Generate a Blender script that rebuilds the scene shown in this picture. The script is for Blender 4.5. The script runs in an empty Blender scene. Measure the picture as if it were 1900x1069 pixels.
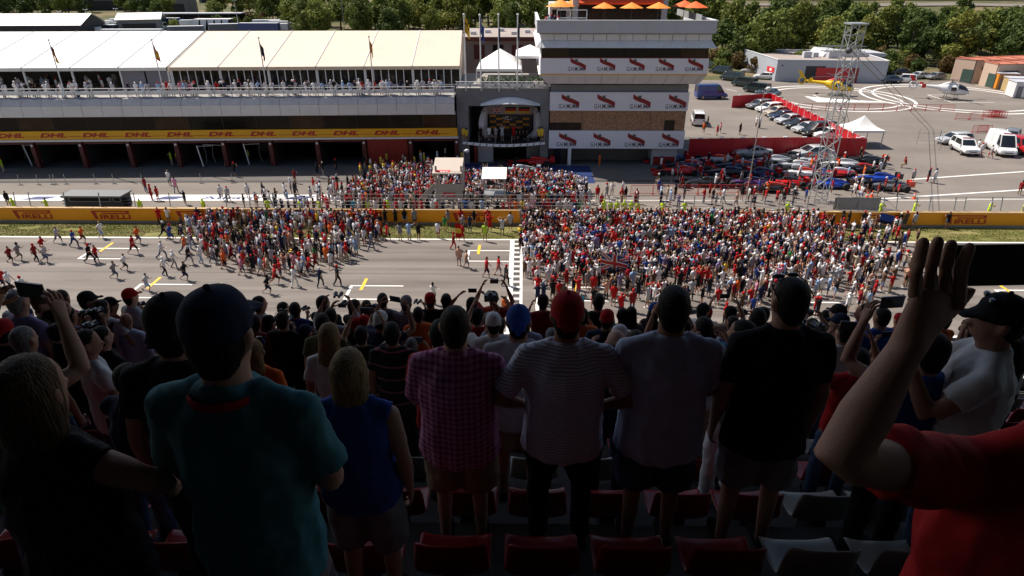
import bpy, bmesh, math, random
import numpy as np
from mathutils import Vector, Matrix, noise
R = math.radians
rnd = random.Random(7)
scene = bpy.context.scene
col = scene.collection

# ------------------------------------------------------------------ camera
CF, CT, CH, CYAW = 1193.0, R(26.3), 21.3, R(0.9)     # focal length in photo pixels, pitch down, height over the track, yaw
cam = bpy.data.cameras.new('camera'); camo = bpy.data.objects.new('camera', cam); col.objects.link(camo)
camo.location = (0, 0, CH)
camo.rotation_euler = (R(90) - CT, 0, CYAW)
cam.sensor_width = 36.0; cam.lens = CF / 1900 * 36; cam.clip_start = 0.05; cam.clip_end = 6000
scene.camera = camo

# ------------------------------------------------------------------ sky, sun, exposure
SUN = Vector((-0.60, 0.36, 1.0)).normalized()         # towards the sun
world = bpy.data.worlds.new('World'); scene.world = world; world.use_nodes = True
wn = world.node_tree.nodes; wl = world.node_tree.links
sky = wn.new('ShaderNodeTexSky'); sky.sky_type = 'NISHITA'; sky.sun_disc = False
sky.sun_elevation = math.asin(SUN.z); sky.sun_rotation = math.atan2(SUN.x, SUN.y)
sky.air_density = 1.0; sky.dust_density = 1.5
wl.new(sky.outputs[0], wn['Background'].inputs[0]); wn['Background'].inputs[1].default_value = 0.075
sl = bpy.data.lights.new('sun', 'SUN'); sl.energy = 4.6; sl.angle = R(0.53); sl.color = (1.0, 0.93, 0.84)
so = bpy.data.objects.new('sun', sl); col.objects.link(so)
so.rotation_euler = SUN.to_track_quat('Z', 'Y').to_euler(); so.location = (0, 0, 60)
vs = scene.view_settings
vs.view_transform = 'Standard'; vs.look = 'None'; vs.gamma = 1; vs.exposure = 0.54; vs.use_curve_mapping = False
cy = scene.cycles
cy.max_bounces = 5; cy.diffuse_bounces = 3; cy.glossy_bounces = 2; cy.transmission_bounces = 3; cy.transparent_max_bounces = 6
cy.caustics_reflective = False; cy.caustics_refractive = False
cy.use_denoising = True

# ------------------------------------------------------------------ photo pixel -> place
_c, _s = math.cos(CT), math.sin(CT)
def ray(px, py):
    u = (px - 950) / CF; v = (py - 534.5) / CF
    fx, fy, fz = u, _c - v * _s, -(_s + v * _c)
    return Vector((fx * math.cos(CYAW) - fy * math.sin(CYAW), fx * math.sin(CYAW) + fy * math.cos(CYAW), fz))
def G(px, py, z=0.0):                                  # the point at height z
    r = ray(px, py); t = (z - CH) / r.z
    return Vector((r.x * t, r.y * t, z))
def V(px, py, Y):                                      # the point at distance Y across the track
    r = ray(px, py); t = Y / r.y
    return Vector((r.x * t, Y, CH + r.z * t))

# ------------------------------------------------------------------ helpers
MATS = {}
def mat(name, c, rough=0.65, metal=0.0, var=0.10, scale=6.0, bump=0.0, bscale=None, spec=0.5, emit=None, alpha=None, coat=0.0):
    if name in MATS: return MATS[name]
    m = bpy.data.materials.new(name); m.use_nodes = True; MATS[name] = m
    nt = m.node_tree; n = nt.nodes; l = nt.links; b = n['Principled BSDF']
    b.inputs['Roughness'].default_value = rough; b.inputs['Metallic'].default_value = metal
    b.inputs['Specular IOR Level'].default_value = spec
    if coat: b.inputs['Coat Weight'].default_value = coat; b.inputs['Coat Roughness'].default_value = 0.08
    c = (c[0], c[1], c[2], 1)
    b.inputs['Base Color'].default_value = c
    if var or bump:
        tc = n.new('ShaderNodeTexCoord'); nz = n.new('ShaderNodeTexNoise')
        nz.inputs['Scale'].default_value = scale; nz.inputs['Detail'].default_value = 5; nz.inputs['Roughness'].default_value = 0.65
        l.new(tc.outputs['Object'], nz.inputs['Vector'])
        if var:
            mr = n.new('ShaderNodeMapRange'); l.new(nz.outputs['Fac'], mr.inputs[0])
            mr.inputs[1].default_value = 0.3; mr.inputs[2].default_value = 0.7
            mr.inputs[3].default_value = 1 - var; mr.inputs[4].default_value = 1 + var
            mx = n.new('ShaderNodeMix'); mx.data_type = 'RGBA'; mx.blend_type = 'MULTIPLY'; mx.inputs[0].default_value = 1
            mx.inputs[6].default_value = c; l.new(mr.outputs[0], mx.inputs[7]); l.new(mx.outputs[2], b.inputs['Base Color'])
            rr = n.new('ShaderNodeMapRange'); l.new(nz.outputs['Fac'], rr.inputs[0])
            rr.inputs[3].default_value = max(0, rough - 0.08); rr.inputs[4].default_value = min(1, rough + 0.08)
            l.new(rr.outputs[0], b.inputs['Roughness'])
        if bump:
            nb = n.new('ShaderNodeTexNoise'); nb.inputs['Scale'].default_value = bscale or scale * 3; nb.inputs['Detail'].default_value = 4
            l.new(tc.outputs['Object'], nb.inputs['Vector'])
            bp = n.new('ShaderNodeBump'); bp.inputs['Strength'].default_value = bump; bp.inputs['Distance'].default_value = 0.02
            l.new(nb.outputs['Fac'], bp.inputs['Height']); l.new(bp.outputs[0], b.inputs['Normal'])
    if emit:
        b.inputs['Emission Color'].default_value = (*emit[:3], 1); b.inputs['Emission Strength'].default_value = emit[3]
    if alpha is not None: b.inputs['Alpha'].default_value = alpha
    return m

def ramp_mat(name, stops, scale=(1, 1, 1), nscale=3.0, detail=6, rough=0.85, bump=0.0, speck=0.0, streak=None):
    """A ground surface: large patches from a colour ramp, fine speckle, optional streaks along x."""
    m = bpy.data.materials.new(name); m.use_nodes = True; MATS[name] = m
    nt = m.node_tree; n = nt.nodes; l = nt.links; b = n['Principled BSDF']; b.inputs['Roughness'].default_value = rough
    b.inputs['Specular IOR Level'].default_value = 0.3
    tc = n.new('ShaderNodeTexCoord'); mp = n.new('ShaderNodeMapping'); mp.inputs['Scale'].default_value = scale
    l.new(tc.outputs['Object'], mp.inputs['Vector'])
    nz = n.new('ShaderNodeTexNoise'); nz.inputs['Scale'].default_value = nscale; nz.inputs['Detail'].default_value = detail; nz.inputs['Roughness'].default_value = 0.7
    l.new(mp.outputs[0], nz.inputs['Vector'])
    cr = n.new('ShaderNodeValToRGB'); e = cr.color_ramp.elements
    while len(e) < len(stops): e.new(0.5)
    for i, (p, c) in enumerate(stops): e[i].position = p; e[i].color = (*c, 1)
    l.new(nz.outputs['Fac'], cr.inputs[0]); out = cr.outputs[0]
    def mul(out, vec, sc, lo, hi, a=0.3, z=0.7):
        q = n.new('ShaderNodeTexNoise'); q.inputs['Scale'].default_value = sc; q.inputs['Detail'].default_value = 3
        l.new(vec, q.inputs['Vector'])
        mr = n.new('ShaderNodeMapRange'); l.new(q.outputs['Fac'], mr.inputs[0])
        mr.inputs[1].default_value = a; mr.inputs[2].default_value = z; mr.inputs[3].default_value = lo; mr.inputs[4].default_value = hi
        mx = n.new('ShaderNodeMix'); mx.data_type = 'RGBA'; mx.blend_type = 'MULTIPLY'; mx.inputs[0].default_value = 1
        l.new(out, mx.inputs[6]); l.new(mr.outputs[0], mx.inputs[7]); return mx.outputs[2]
    if speck: out = mul(out, tc.outputs['Object'], 28, 1 - speck, 1 + speck)
    if streak:
        m2 = n.new('ShaderNodeMapping'); m2.inputs['Scale'].default_value = streak[0]; l.new(tc.outputs['Object'], m2.inputs['Vector'])
        out = mul(out, m2.outputs[0], 1.0, 1 - streak[1], 1 + streak[1] * 0.5)
    l.new(out, b.inputs['Base Color'])
    if bump:
        q = n.new('ShaderNodeTexNoise'); q.inputs['Scale'].default_value = 40; l.new(tc.outputs['Object'], q.inputs['Vector'])
        bp = n.new('ShaderNodeBump'); bp.inputs['Strength'].default_value = bump; bp.inputs['Distance'].default_value = 0.02
        l.new(q.outputs['Fac'], bp.inputs['Height']); l.new(bp.outputs[0], b.inputs['Normal'])
    return m

class MB:
    """collects faces and links them as one mesh object"""
    def __init__(s): s.v = []; s.f = []; s.m = []; s.k = 0
    def add(s, vs, fs):
        o = len(s.v); s.v += [tuple(p) for p in vs]
        for f in fs: s.f.append(tuple(i + o for i in f)); s.m.append(s.k)
        return s
    def mi(s, k): s.k = k; return s
    def box(s, x0, x1, y0, y1, z0, z1):
        return s.add([(x0,y0,z0),(x1,y0,z0),(x1,y1,z0),(x0,y1,z0),(x0,y0,z1),(x1,y0,z1),(x1,y1,z1),(x0,y1,z1)],
                     [(3,2,1,0),(4,5,6,7),(0,1,5,4),(1,2,6,5),(2,3,7,6),(3,0,4,7)])
    def bar(s, a, b, w, h=None, up=(0, 0, 1)):
        a = Vector(a); b = Vector(b); h = w if h is None else h; d = (b - a)
        if d.length < 1e-6: return s
        d.normalize(); up = Vector(up)
        if abs(d.dot(up)) > 0.98: up = Vector((1, 0, 0))
        x = d.cross(up).normalized(); y = x.cross(d).normalized()
        c = [x*(-w/2)+y*(-h/2), x*(w/2)+y*(-h/2), x*(w/2)+y*(h/2), x*(-w/2)+y*(h/2)]
        return s.add([a+k for k in c] + [b+k for k in c], [(3,2,1,0),(4,5,6,7),(0,1,5,4),(1,2,6,5),(2,3,7,6),(3,0,4,7)])
    def rings(s, rs, cap=True):
        n = len(rs[0]); o = [p for r in rs for p in r]; f = []
        for i in range(len(rs)-1):
            for j in range(n):
                a = i*n+j; b = i*n+(j+1) % n; f.append((a, b, b+n, a+n))
        if cap: f.append(tuple(range(n-1, -1, -1))); f.append(tuple((len(rs)-1)*n+j for j in range(n)))
        return s.add(o, f)
    def tube(s, pts, r, n=8, cap=True, xd=None):
        """r: a radius, or a list of radius or (rx, ry) per point"""
        P = [Vector(p) for p in pts]; rs = []
        for i, p in enumerate(P):
            t = (P[min(i+1, len(P)-1)] - P[max(i-1, 0)]); t = t.normalized() if t.length > 1e-9 else Vector((0,0,1))
            x = Vector(xd) if xd else (Vector((0,0,1)) if abs(t.z) < 0.9 else Vector((1,0,0)))
            x = (x - t*x.dot(t)); x = x.normalized() if x.length > 1e-6 else t.orthogonal().normalized()
            y = t.cross(x); q = r[i] if isinstance(r, (list, tuple)) else r
            qx, qy = q if isinstance(q, (list, tuple)) else (q, q)
            rs.append([p + x*(math.cos(2*math.pi*j/n)*qx) + y*(math.sin(2*math.pi*j/n)*qy) for j in range(n)])
        return s.rings(rs, cap)
    def ell(s, c, rx, ry, rz, n=12, m=8):
        c = Vector(c); rs = []
        for i in range(1, m):
            a = math.pi*i/m - math.pi/2
            rs.append([c + Vector((math.cos(a)*math.cos(2*math.pi*j/n)*rx, math.cos(a)*math.sin(2*math.pi*j/n)*ry, math.sin(a)*rz)) for j in range(n)])
        o = len(s.v); s.rings(rs, False)
        b = len(s.v); s.v += [tuple(c - Vector((0,0,rz))), tuple(c + Vector((0,0,rz)))]
        for j in range(n):
            s.f.append((o+(j+1) % n, o+j, b)); s.m.append(s.k)
            s.f.append((o+(m-2)*n+j, o+(m-2)*n+(j+1) % n, b+1)); s.m.append(s.k)
        return s
    def prism(s, poly, d):
        d = Vector(d); n = len(poly); P = [Vector(p) for p in poly]
        return s.add(P + [p+d for p in P], [tuple(range(n-1,-1,-1)), tuple(range(n, 2*n))] + [(i, (i+1) % n, n+(i+1) % n, n+i) for i in range(n)])
    def mesh(s, name):
        me = bpy.data.meshes.new(name); me.from_pydata(s.v, [], s.f)
        if any(s.m): me.polygons.foreach_set('material_index', s.m)
        return me
    def build(s, name, mats, parent=None, smooth=None, loc=None, rot=None, **tags):
        me = s.mesh(name)
        bm = bmesh.new(); bm.from_mesh(me); bmesh.ops.recalc_face_normals(bm, faces=bm.faces); bm.to_mesh(me); bm.free()
        return link(name, me, mats, parent, smooth, loc, rot, **tags)

def link(name, me, mats, parent=None, smooth=None, loc=None, rot=None, **tags):
    for m in (mats if isinstance(mats, (list, tuple)) else [mats]):
        if m is not None: me.materials.append(m)
    if smooth is not None:
        me.polygons.foreach_set('use_smooth', [True]*len(me.polygons))
        if smooth < 180: me.set_sharp_from_angle(angle=R(smooth))
    o = bpy.data.objects.new(name, me); col.objects.link(o)
    if parent is not None: o.parent = parent
    if loc is not None: o.location = loc
    if rot is not None: o.rotation_euler = rot
    tag(o, **tags)
    return o
def tag(o, label=None, cat=None, group=None, kind=None):
    if label: o['label'] = label
    if cat: o['category'] = cat
    if group: o['group'] = group
    if kind: o['kind'] = kind
    return o
def empty(name, loc=(0,0,0), rz=0.0, **tags):
    o = bpy.data.objects.new(name, None); col.objects.link(o); o.location = loc; o.rotation_euler = (0,0,rz); o.empty_display_size = 0.2
    return tag(o, **tags)
def inst(src, parent=None, loc=None, rot=None, scale=None, **tags):      # one object sharing its mesh
    c = src.copy(); col.objects.link(c); c.parent = parent
    if loc is not None: c.location = loc
    if rot is not None: c.rotation_euler = rot
    if scale is not None: c.scale = scale
    for k in ('label', 'category', 'group', 'kind'):
        if k in c and parent is not None: del c[k]
    return tag(c, **tags)
KIDS = {}
def kids(o):
    return [k for k in col.objects if k.parent == o]
def dup(src, loc, rz, tree, **tags):                                    # a thing with its parts; tree: [(part, [sub-parts])]
    c = inst(src, None, loc, (0,0,rz), **tags)
    for p, subs in tree:
        q = inst(p, c)
        for t in subs: inst(t, q)
    return c
tmp_scene = bpy.data.scenes.new('bake')
def bake(objs):
    """evaluates modifiers of temporary objects, returns meshes"""
    for o in objs: tmp_scene.collection.objects.link(o)
    vl = tmp_scene.view_layers[0]; vl.update(); dg = vl.depsgraph; dg.update()
    out = []
    for o in objs:
        out.append(bpy.data.meshes.new_from_object(o.evaluated_get(dg), depsgraph=dg))
    for o in objs:
        d = o.data; bpy.data.objects.remove(o)
        (bpy.data.curves if isinstance(d, bpy.types.Curve) else bpy.data.meshes).remove(d)
    return out
TXT = {}
def text_mesh(t, bold=0.0, shear=0.0, space=1.0, depth=0.0):
    """lettering in the x-z plane, facing -y, one unit high, starting at x=0"""
    k = (t, bold, shear, space, depth)
    if k in TXT: return TXT[k].copy()
    cu = bpy.data.curves.new('lettering', 'FONT'); cu.body = t; cu.offset = bold; cu.shear = shear; cu.space_character = space
    cu.resolution_u = 3; cu.extrude = depth; cu.fill_mode = 'FRONT' if depth == 0 else 'BOTH'
    me = bake([bpy.data.objects.new('lettering', cu)])[0]
    me.materials.clear()
    me.transform(Matrix.Rotation(R(90), 4, 'X'))
    xs = [v.co.x for v in me.vertices]; zs = [v.co.z for v in me.vertices]
    h = max(zs) - min(zs)
    me.transform(Matrix.Scale(1/h, 4) @ Matrix.Translation((-min(xs), 0, -min(zs))))
    TXT[k] = me
    return me.copy()
def text(name, t, m, parent, loc, w, h, rot=(0,0,0), **kw):
    me = text_mesh(t, **kw); mw = max(v.co.x for v in me.vertices)
    me.transform(Matrix.Diagonal((w/mw, 1, h, 1)))
    return link(name, me, m, parent, loc=loc, rot=rot)
# ================================================================== the setting: ground, track, pit lane, paddock
def sstep(a, b, x):
    t = min(1, max(0, (x-a)/(b-a))); return t*t*(3-2*t)
def hgt(x, y):
    y0 = 152 + 80*(1 - sstep(-30, 25, x))
    z = 0.052*max(0, min(y, 520) - y0)
    if y > y0 + 5: z += 0.5*noise.noise((x*0.03, y*0.03, 0))*sstep(y0+5, y0+40, y)
    return z
def GT(px, py):
    r = ray(px, py); o = Vector((0, 0, CH)); t = 20.0
    while t < 1500:
        p = o + r*t
        if p.z <= hgt(p.x, p.y): return p
        t += 0.5
    return o + r*1500

m_ground = ramp_mat('dry grass ground', [(0.3, (0.055, 0.065, 0.020)), (0.5, (0.10, 0.095, 0.038)), (0.64, (0.22, 0.15, 0.085)), (0.75, (0.08, 0.085, 0.028))], nscale=0.06, rough=0.95, speck=0.15)
m_track = ramp_mat('track asphalt', [(0.25, (0.148, 0.127, 0.112)), (0.5, (0.186, 0.160, 0.141)), (0.75, (0.218, 0.188, 0.166))], scale=(0.12, 0.5, 1), nscale=0.8, rough=0.8, speck=0.10, bump=0.15, streak=((0.012, 0.9, 1), 0.34))
m_pad = ramp_mat('paddock asphalt', [(0.25, (0.156, 0.134, 0.116)), (0.5, (0.198, 0.170, 0.147)), (0.75, (0.240, 0.206, 0.178))], nscale=0.07, detail=8, rough=0.85, speck=0.10, bump=0.1, streak=((0.05, 0.25, 1), 0.12))
m_apron = ramp_mat('pit apron concrete', [(0.25, (0.105, 0.095, 0.09)), (0.5, (0.13, 0.118, 0.108)), (0.8, (0.155, 0.14, 0.13))], nscale=0.15, rough=0.85, speck=0.08)
m_dark_asphalt = ramp_mat('dark pit asphalt', [(0.3, (0.055, 0.052, 0.052)), (0.7, (0.085, 0.08, 0.078))], nscale=0.2, rough=0.85, speck=0.1)
m_grass = ramp_mat('grass blades', [(0.3, (0.13, 0.15, 0.03)), (0.5, (0.19, 0.19, 0.05)), (0.62, (0.33, 0.28, 0.12)), (0.75, (0.15, 0.17, 0.035))], scale=(0.25, 0.8, 1), nscale=0.9, rough=0.9, speck=0.25)
m_soil = ramp_mat('verge soil', [(0.3, (0.10, 0.11, 0.025)), (0.5, (0.17, 0.16, 0.05)), (0.7, (0.27, 0.22, 0.10))], scale=(0.25, 0.8, 1), nscale=0.9, rough=0.95, speck=0.2)
m_paint = mat('white road paint', (0.80, 0.78, 0.74), 0.6, var=0.10, scale=9)
m_ypaint = mat('yellow road paint', (0.80, 0.47, 0.03), 0.6, var=0.10, scale=9)
m_oldpaint = mat('worn grey road paint', (0.27, 0.245, 0.22), 0.7, var=0.18, scale=7)
m_blackpaint = mat('black road paint', (0.035, 0.035, 0.04), 0.7, var=0.2, scale=7)
m_bluepaint = mat('blue pit floor paint', (0.008, 0.028, 0.12), 0.6, var=0.15, scale=3)
m_tar = mat('tar seam', (0.075, 0.068, 0.062), 0.8, var=0.2)

xs = sorted(set([-1600,-1000,-700,-500,-400] + list(range(-330, 331, 15)) + [400,500,700,1000,1600]))
ys = sorted(set([-300,-100,0,30,60,100] + list(range(120, 560, 12)) + [650,900,1400,2400]))
g = MB(); nx = len(xs)
g.add([(x, y, hgt(x, y) - 0.03) for y in ys for x in xs],
      [(j*nx+i, j*nx+i+1, (j+1)*nx+i+1, (j+1)*nx+i) for j in range(len(ys)-1) for i in range(nx-1)])
g.build('ground', m_ground, smooth=180, kind='structure')
def sheet(name, pts, z, m, parent=None, kind='structure'):
    o = MB().add([(p[0], p[1], z) for p in pts], [tuple(range(len(pts)))]).build(name, m, parent)
    if parent is None and kind: o['kind'] = kind
    return o
TY0, TY1, WY = 34.0, 52.7, 56.35           # near and far edge of the track, pit wall
track = sheet('track', [(-300, TY0), (300, TY0), (300, TY1), (-300, TY1)], 0.0, m_track)
paddock = sheet('paddock', [(-300, WY), (300, WY), (300, 151), (20, 151), (-25, 236), (-300, 236)], -0.008, m_pad)
apron = sheet('pit_apron', [(-120, 66.2), (-62, 69.4), (30, 71.2), (30, 92), (-120, 92)], -0.002, m_apron)
sheet('pit_fast_lane_seam', [(-120, 65.4), (-62, 68.6), (24, 70.4), (24, 71.2), (-62, 69.4), (-120, 66.2)], 0.002, m_dark_asphalt, apron)
verge = sheet('verge', [(-300, TY1+0.12), (300, TY1+0.12), (300, WY), (-300, WY)], 0.004, m_soil)
near_verge = sheet('near_verge', [(-300, 22), (300, 22), (300, TY0), (-300, TY0)], 0.004, m_soil)
sheet('pit_floor_blue', [(-9.8, 70.2), (8.2, 69.6), (8.2, 76.6), (-9.8, 77.6)], 0.004, m_bluepaint, paddock)

# grass of the verge: nobody could count it
def grass(name, x0, x1, y0, y1, n, h, z, label):
    r = np.random.default_rng(3); P = np.column_stack([r.uniform(x0, x1, n), r.uniform(y0, y1, n)])
    keep = np.array([noise.noise((p[0]*0.35, p[1]*0.9, 4.2)) > -0.28 for p in P]); P = P[keep]; n = len(P)
    a = r.uniform(0, math.pi, n); w = r.uniform(0.02, 0.05, n); hh = h*r.uniform(0.5, 1.3, n)
    dx, dy = np.cos(a)*w, np.sin(a)*w; lx, ly = r.normal(0, 0.05, n), r.normal(0, 0.05, n)
    v = np.empty((n, 3, 3)); v[:,0] = np.column_stack([P[:,0]-dx, P[:,1]-dy, np.full(n, z)]); v[:,1] = np.column_stack([P[:,0]+dx, P[:,1]+dy, np.full(n, z)])
    v[:,2] = np.column_stack([P[:,0]+lx, P[:,1]+ly, z+hh])
    me = bpy.data.meshes.new(name); me.from_pydata(v.reshape(-1, 3).tolist(), [], np.arange(n*3).reshape(-1, 3).tolist())
    return link(name, me, m_grass, label=label, cat='grass', kind='stuff')
grass('grass', -52, 50, TY1+0.25, WY-0.3, 90000, 0.055, 0.004, 'short patchy green and straw grass between track and orange wall')
grass('grass', -18, 30, 30.0, TY0-0.2, 20000, 0.06, 0.004, 'short dry grass below the grandstand rail')

def line(name, a, b, w, m, z=0.005, parent=track):
    a = Vector((a[0], a[1], 0)); b = Vector((b[0], b[1], 0)); d = (b-a).normalized(); n = Vector((-d.y, d.x, 0))*w/2
    return sheet(name, [a-n, b-n, b+n, a+n], z, m, parent)
line('track_edge_line', (-300, TY1), (300, TY1), 0.22, m_paint)
line('track_edge_line', (-300, TY0+0.5), (300, TY0+0.5), 0.18, m_paint)
# grid boxes every 16 m on each side of the track, opening towards +x
for k in range(-3, 5):
    for row, x0, yc in (('far', -4.45, 49.1), ('near', -12.75, 42.2)):
        x = x0 + 16*k
        if abs(x) > 60 or (row == 'far' and x > 6): continue
        L = 3.9
        line('grid_box_line', (x, yc-1.18), (x, yc+1.18), 0.22, m_paint)
        line('grid_box_line', (x+0.11, yc+1.10), (x+L, yc+1.10), 0.15, m_paint)
        line('grid_box_line', (x+0.11, yc-1.10), (x+L, yc-1.10), 0.15, m_paint)
        line('grid_mark', (x+0.85, yc+0.35), (x+0.85, yc+2.35), 0.24, m_ypaint, 0.010)
        line('old_grid_mark', (x+6.0, yc+0.7), (x+6.7, yc+0.7), 0.10, m_oldpaint)
        line('old_grid_mark', (x+6.0, yc+0.75), (x+6.0, yc+1.5), 0.12, m_oldpaint)
# chequered start line
sx = -0.72
line('start_line_edge', (sx-0.07, TY0+0.6), (sx-0.07, TY1-0.15), 0.36, m_paint, 0.006)
line('start_line_edge', (sx+0.72, TY0+0.6), (sx+0.72, TY1-0.15), 0.20, m_paint, 0.006)
nchk = 38; dy = (TY1-0.15-TY0-0.6)/nchk
for i in range(nchk):
    line('start_line_square', (sx+0.36, TY0+0.6+i*dy), (sx+0.36, TY0+0.6+(i+0.55)*dy), 0.48, m_blackpaint if i % 2 else m_paint, 0.0065)
line('start_line_bar', (1.15, TY0+0.6), (1.15, TY1-4.0), 0.24, m_paint)
for y, w in ((45.6, 0.05), (39.8, 0.05), (47.3, 0.03)):
    line('asphalt_seam', (-120, y), (120, y-0.3), w, m_tar, 0.003)
for px, py, L in ((690, 470, 3.0), (740, 500, 2.0), (300, 500, 2.4), (120, 520, 2.0)):
    p = G(px, py); line('skid_mark', (p.x, p.y), (p.x+L, p.y+0.1), 0.06, m_tar, 0.0035)
# pit lane lines and advertising strip painted on the pit lane
line('pit_lane_line', (-120, 61.6), (46, 64.3), 0.16, m_paint, 0.004, paddock)
line('pit_lane_line', (46, 64.6), (130, 66.5), 0.16, m_paint, 0.004, paddock)
a = G(1690, 333); b = G(1900, 310); line('pit_exit_line', (a.x, a.y), (b.x+25, b.y+4), 0.30, m_paint, 0.004, paddock)
a = G(1620, 370); b = G(1900, 342); line('pit_exit_line', (a.x, a.y), (b.x+25, b.y+3.2), 0.30, m_paint, 0.004, paddock)
sheet('pit_lane_strip', [(-90, 61.9), (-20, 63.2), (-20, 65.1), (-90, 63.8)], 0.003, m_paint, paddock)
m_sblue = mat('strip lettering blue', (0.03, 0.05, 0.16), 0.6)
for i in range(5):
    x = -74 + i*13.5; y = 62.55 + (x+74)*0.0186
    t = text_mesh('Allianz', bold=0.02); mw = max(v.co.x for v in t.vertices)
    t.transform(Matrix.Rotation(R(-90), 4, 'X') @ Matrix.Diagonal((6.6/mw, 1, 1.0, 1)))
    link('strip_lettering', t, m_sblue, paddock, loc=(x, y, 0.006), rot=(0, 0, 0.0186))
    sheet('strip_blue_field', [(x+8.6, y+0.1), (x+11.0, y+0.15), (x+12.0, y+1.25), (x+9.6, y+1.2)], 0.006, m_sblue, paddock)
# helipad rings
hr = MB()
def ringpts(c, r0, r1, a0=0, a1=360, n=64):
    v = []; f = []
    for i in range(n+1):
        a = R(a0+(a1-a0)*i/n); v += [(c[0]+r0*math.cos(a), c[1]+r0*math.sin(a), 0), (c[0]+r1*math.cos(a), c[1]+r1*math.sin(a), 0)]
        if i: f.append((2*i-2, 2*i-1, 2*i+1, 2*i))
    return v, f
HP = [(G(1548, 181), 13.6), (G(1765, 181), 15.6)]
for c, r in HP:
    for q, w in ((r, 0.55), (r-2.2, 0.5)):
        o = MB(); o.add(*ringpts((0, 0), q-w, q)); o.build('helipad_ring', m_paint, paddock, loc=(c.x, c.y, -0.003))
    o = MB(); o.add(*ringpts((0, 0), 5.2, 5.5, 45, 315, 3)); o.build('helipad_square', m_paint, paddock, loc=(c.x+1, c.y-1, -0.003))
p = G(1545, 184); sheet('helipad_pad', [(p.x-4, p.y-3), (p.x+10, p.y-3.2), (p.x+2, p.y-0.4), (p.x-4, p.y+3)], -0.002, m_paint, paddock)
for px, py in ((1447, 170), (1368, 170), (1430, 200)):
    p = G(px, py); line('bay_line', (p.x, p.y), (p.x-1.2, p.y+3.0), 0.16, m_paint, -0.002, paddock)
# far circuit section seen over the trees
for y0, w in ((GT(1500, 15).y, 11), (GT(1500, 5).y, 8)):
    v = []; f = []
    for i, x in enumerate(range(40, 420, 12)):
        yy = y0 + 6*math.sin(x*0.012)
        v += [(x, yy, hgt(x, yy)+0.35), (x, yy+w, hgt(x, yy+w)+0.35)]
        if i: f.append((2*i-2, 2*i, 2*i+1, 2*i-1))
    MB().add(v, f).build('far_track', m_pad, kind='structure')

# ------------------------------------------------------------------ pit wall with its banners and debris fence
m_orange = mat('orange banner vinyl', (0.92, 0.35, 0.004), 0.45, var=0.06, scale=0.6)
m_lred = mat('banner lettering red', (0.42, 0.012, 0.008), 0.5, var=0.04)
m_wcap = mat('wall cap cream', (0.50, 0.33, 0.16), 0.7, var=0.1)
m_steel = mat('galvanised steel', (0.42, 0.43, 0.43), 0.45, 0.7, var=0.12)
m_dsteel = mat('dark steel', (0.10, 0.10, 0.105), 0.5, 0.6, var=0.12)
m_conc = mat('concrete', (0.30, 0.28, 0.255), 0.85, var=0.16, scale=1.2, bump=0.2)
WH = 1.42
wall = MB().box(-130, 130, WY, WY+0.3, -0.1, WH-0.02).build('pit_wall', m_conc, label='long concrete pit wall clad in orange banners beside the grass', cat='wall')
for i in range(26):
    x = -130 + i*10
    BAN = globals().setdefault('BAN', []); BAN.append(MB().box(x+0.01, x+9.99, WY-0.03, WY-0.004, 0.24, WH-0.03).build('banner', m_orange, wall))
    MB().box(x+0.02, x+9.98, WY-0.04, WY+0.33, WH-0.02, WH+0.03).build('wall_cap', m_wcap, wall)
MB().box(-60, 60, WY+0.301, WY+1.5, -0.05, 0.50).build('walkway', m_conc, wall)
MB().box(-0.2, 27.5, WY-0.75, WY-0.035, 0.006, 0.235).build('ledge', m_conc, wall)
def logo_bars():                                       # the long-headed initial
    b = MB(); t = 0.02
    def poly(p): b.add([(x, -t, z) for x, z in p], [tuple(range(len(p)))])
    poly([(0.0, 0.80), (0.42, 0.80), (0.42, 0.66), (0.55, 0.0), (0.28, 0.0)])
    poly([(0.42, 0.80), (3.30, 0.80), (3.30, 0.70), (0.42, 0.70)])
    poly([(3.30, 0.80), (3.60, 0.80), (3.55, 0.50), (3.30, 0.50)])
    poly([(0.95, 0.60), (3.30, 0.60), (3.30, 0.50), (0.95, 0.50)])
    return b.mesh('logo_initial')
bars_me = logo_bars()
prest = text_mesh('IRELLI', bold=0.03)
_w = max(v.co.x for v in prest.vertices); prest.transform(Matrix.Translation((0.78, -0.02, 0)) @ Matrix.Diagonal((2.85/_w, 1, 0.42, 1)))
pl0 = None
for i, x in enumerate([-62.2, -55.2, -47.6, -40.2, -32.2, -24.6, -16.6, -6.4, 1.4, 9.2, 17.0, 25.0, 31.4, 39.0, 47.0, 55]):
    z = 0.40; bp_ = BAN[min(25, max(0, int((x+1.8+130)/10)))]
    if pl0 is None:
        pl0 = link('logo_initial', bars_me, m_lred, bp_, loc=(x, WY-0.035, z)); pl1 = link('logo_lettering', prest, m_lred, bp_, loc=(x, WY-0.035, z))
    else:
        inst(pl0, bp_, (x, WY-0.035, z)); inst(pl1, bp_, (x, WY-0.035, z))
fence = empty('debris_fence', (0, WY+0.35, WH), label='low debris fence of thin steel posts and wires along the pit wall', cat='fence')
b = MB().bar((0,0,0.0), (0,0.25,1.35), 0.07); post_me = b.mesh('fence_post')
fp = None
for x in [-49, -47.4] + [-46+3.3*i for i in range(5)] + [-27.5+2.2*i for i in range(14)] + [5.5+2.6*i for i in range(9)] + [29, 31, 33.2, 34.4, 36.2, 37.4, 39.7, 40.6, 43.0, 43.9, 46, 47]:
    if fp is None: fp = link('fence_post', post_me, m_steel, fence, loc=(x, 0, 0))
    else: inst(fp, fence, (x, 0, 0))
for z in (0.35, 0.65, 0.95, 1.30):
    MB().bar((-27.5, 0.2*z, z), (28, 0.2*z, z), 0.035).build('fence_wire', m_steel, fence)
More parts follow.
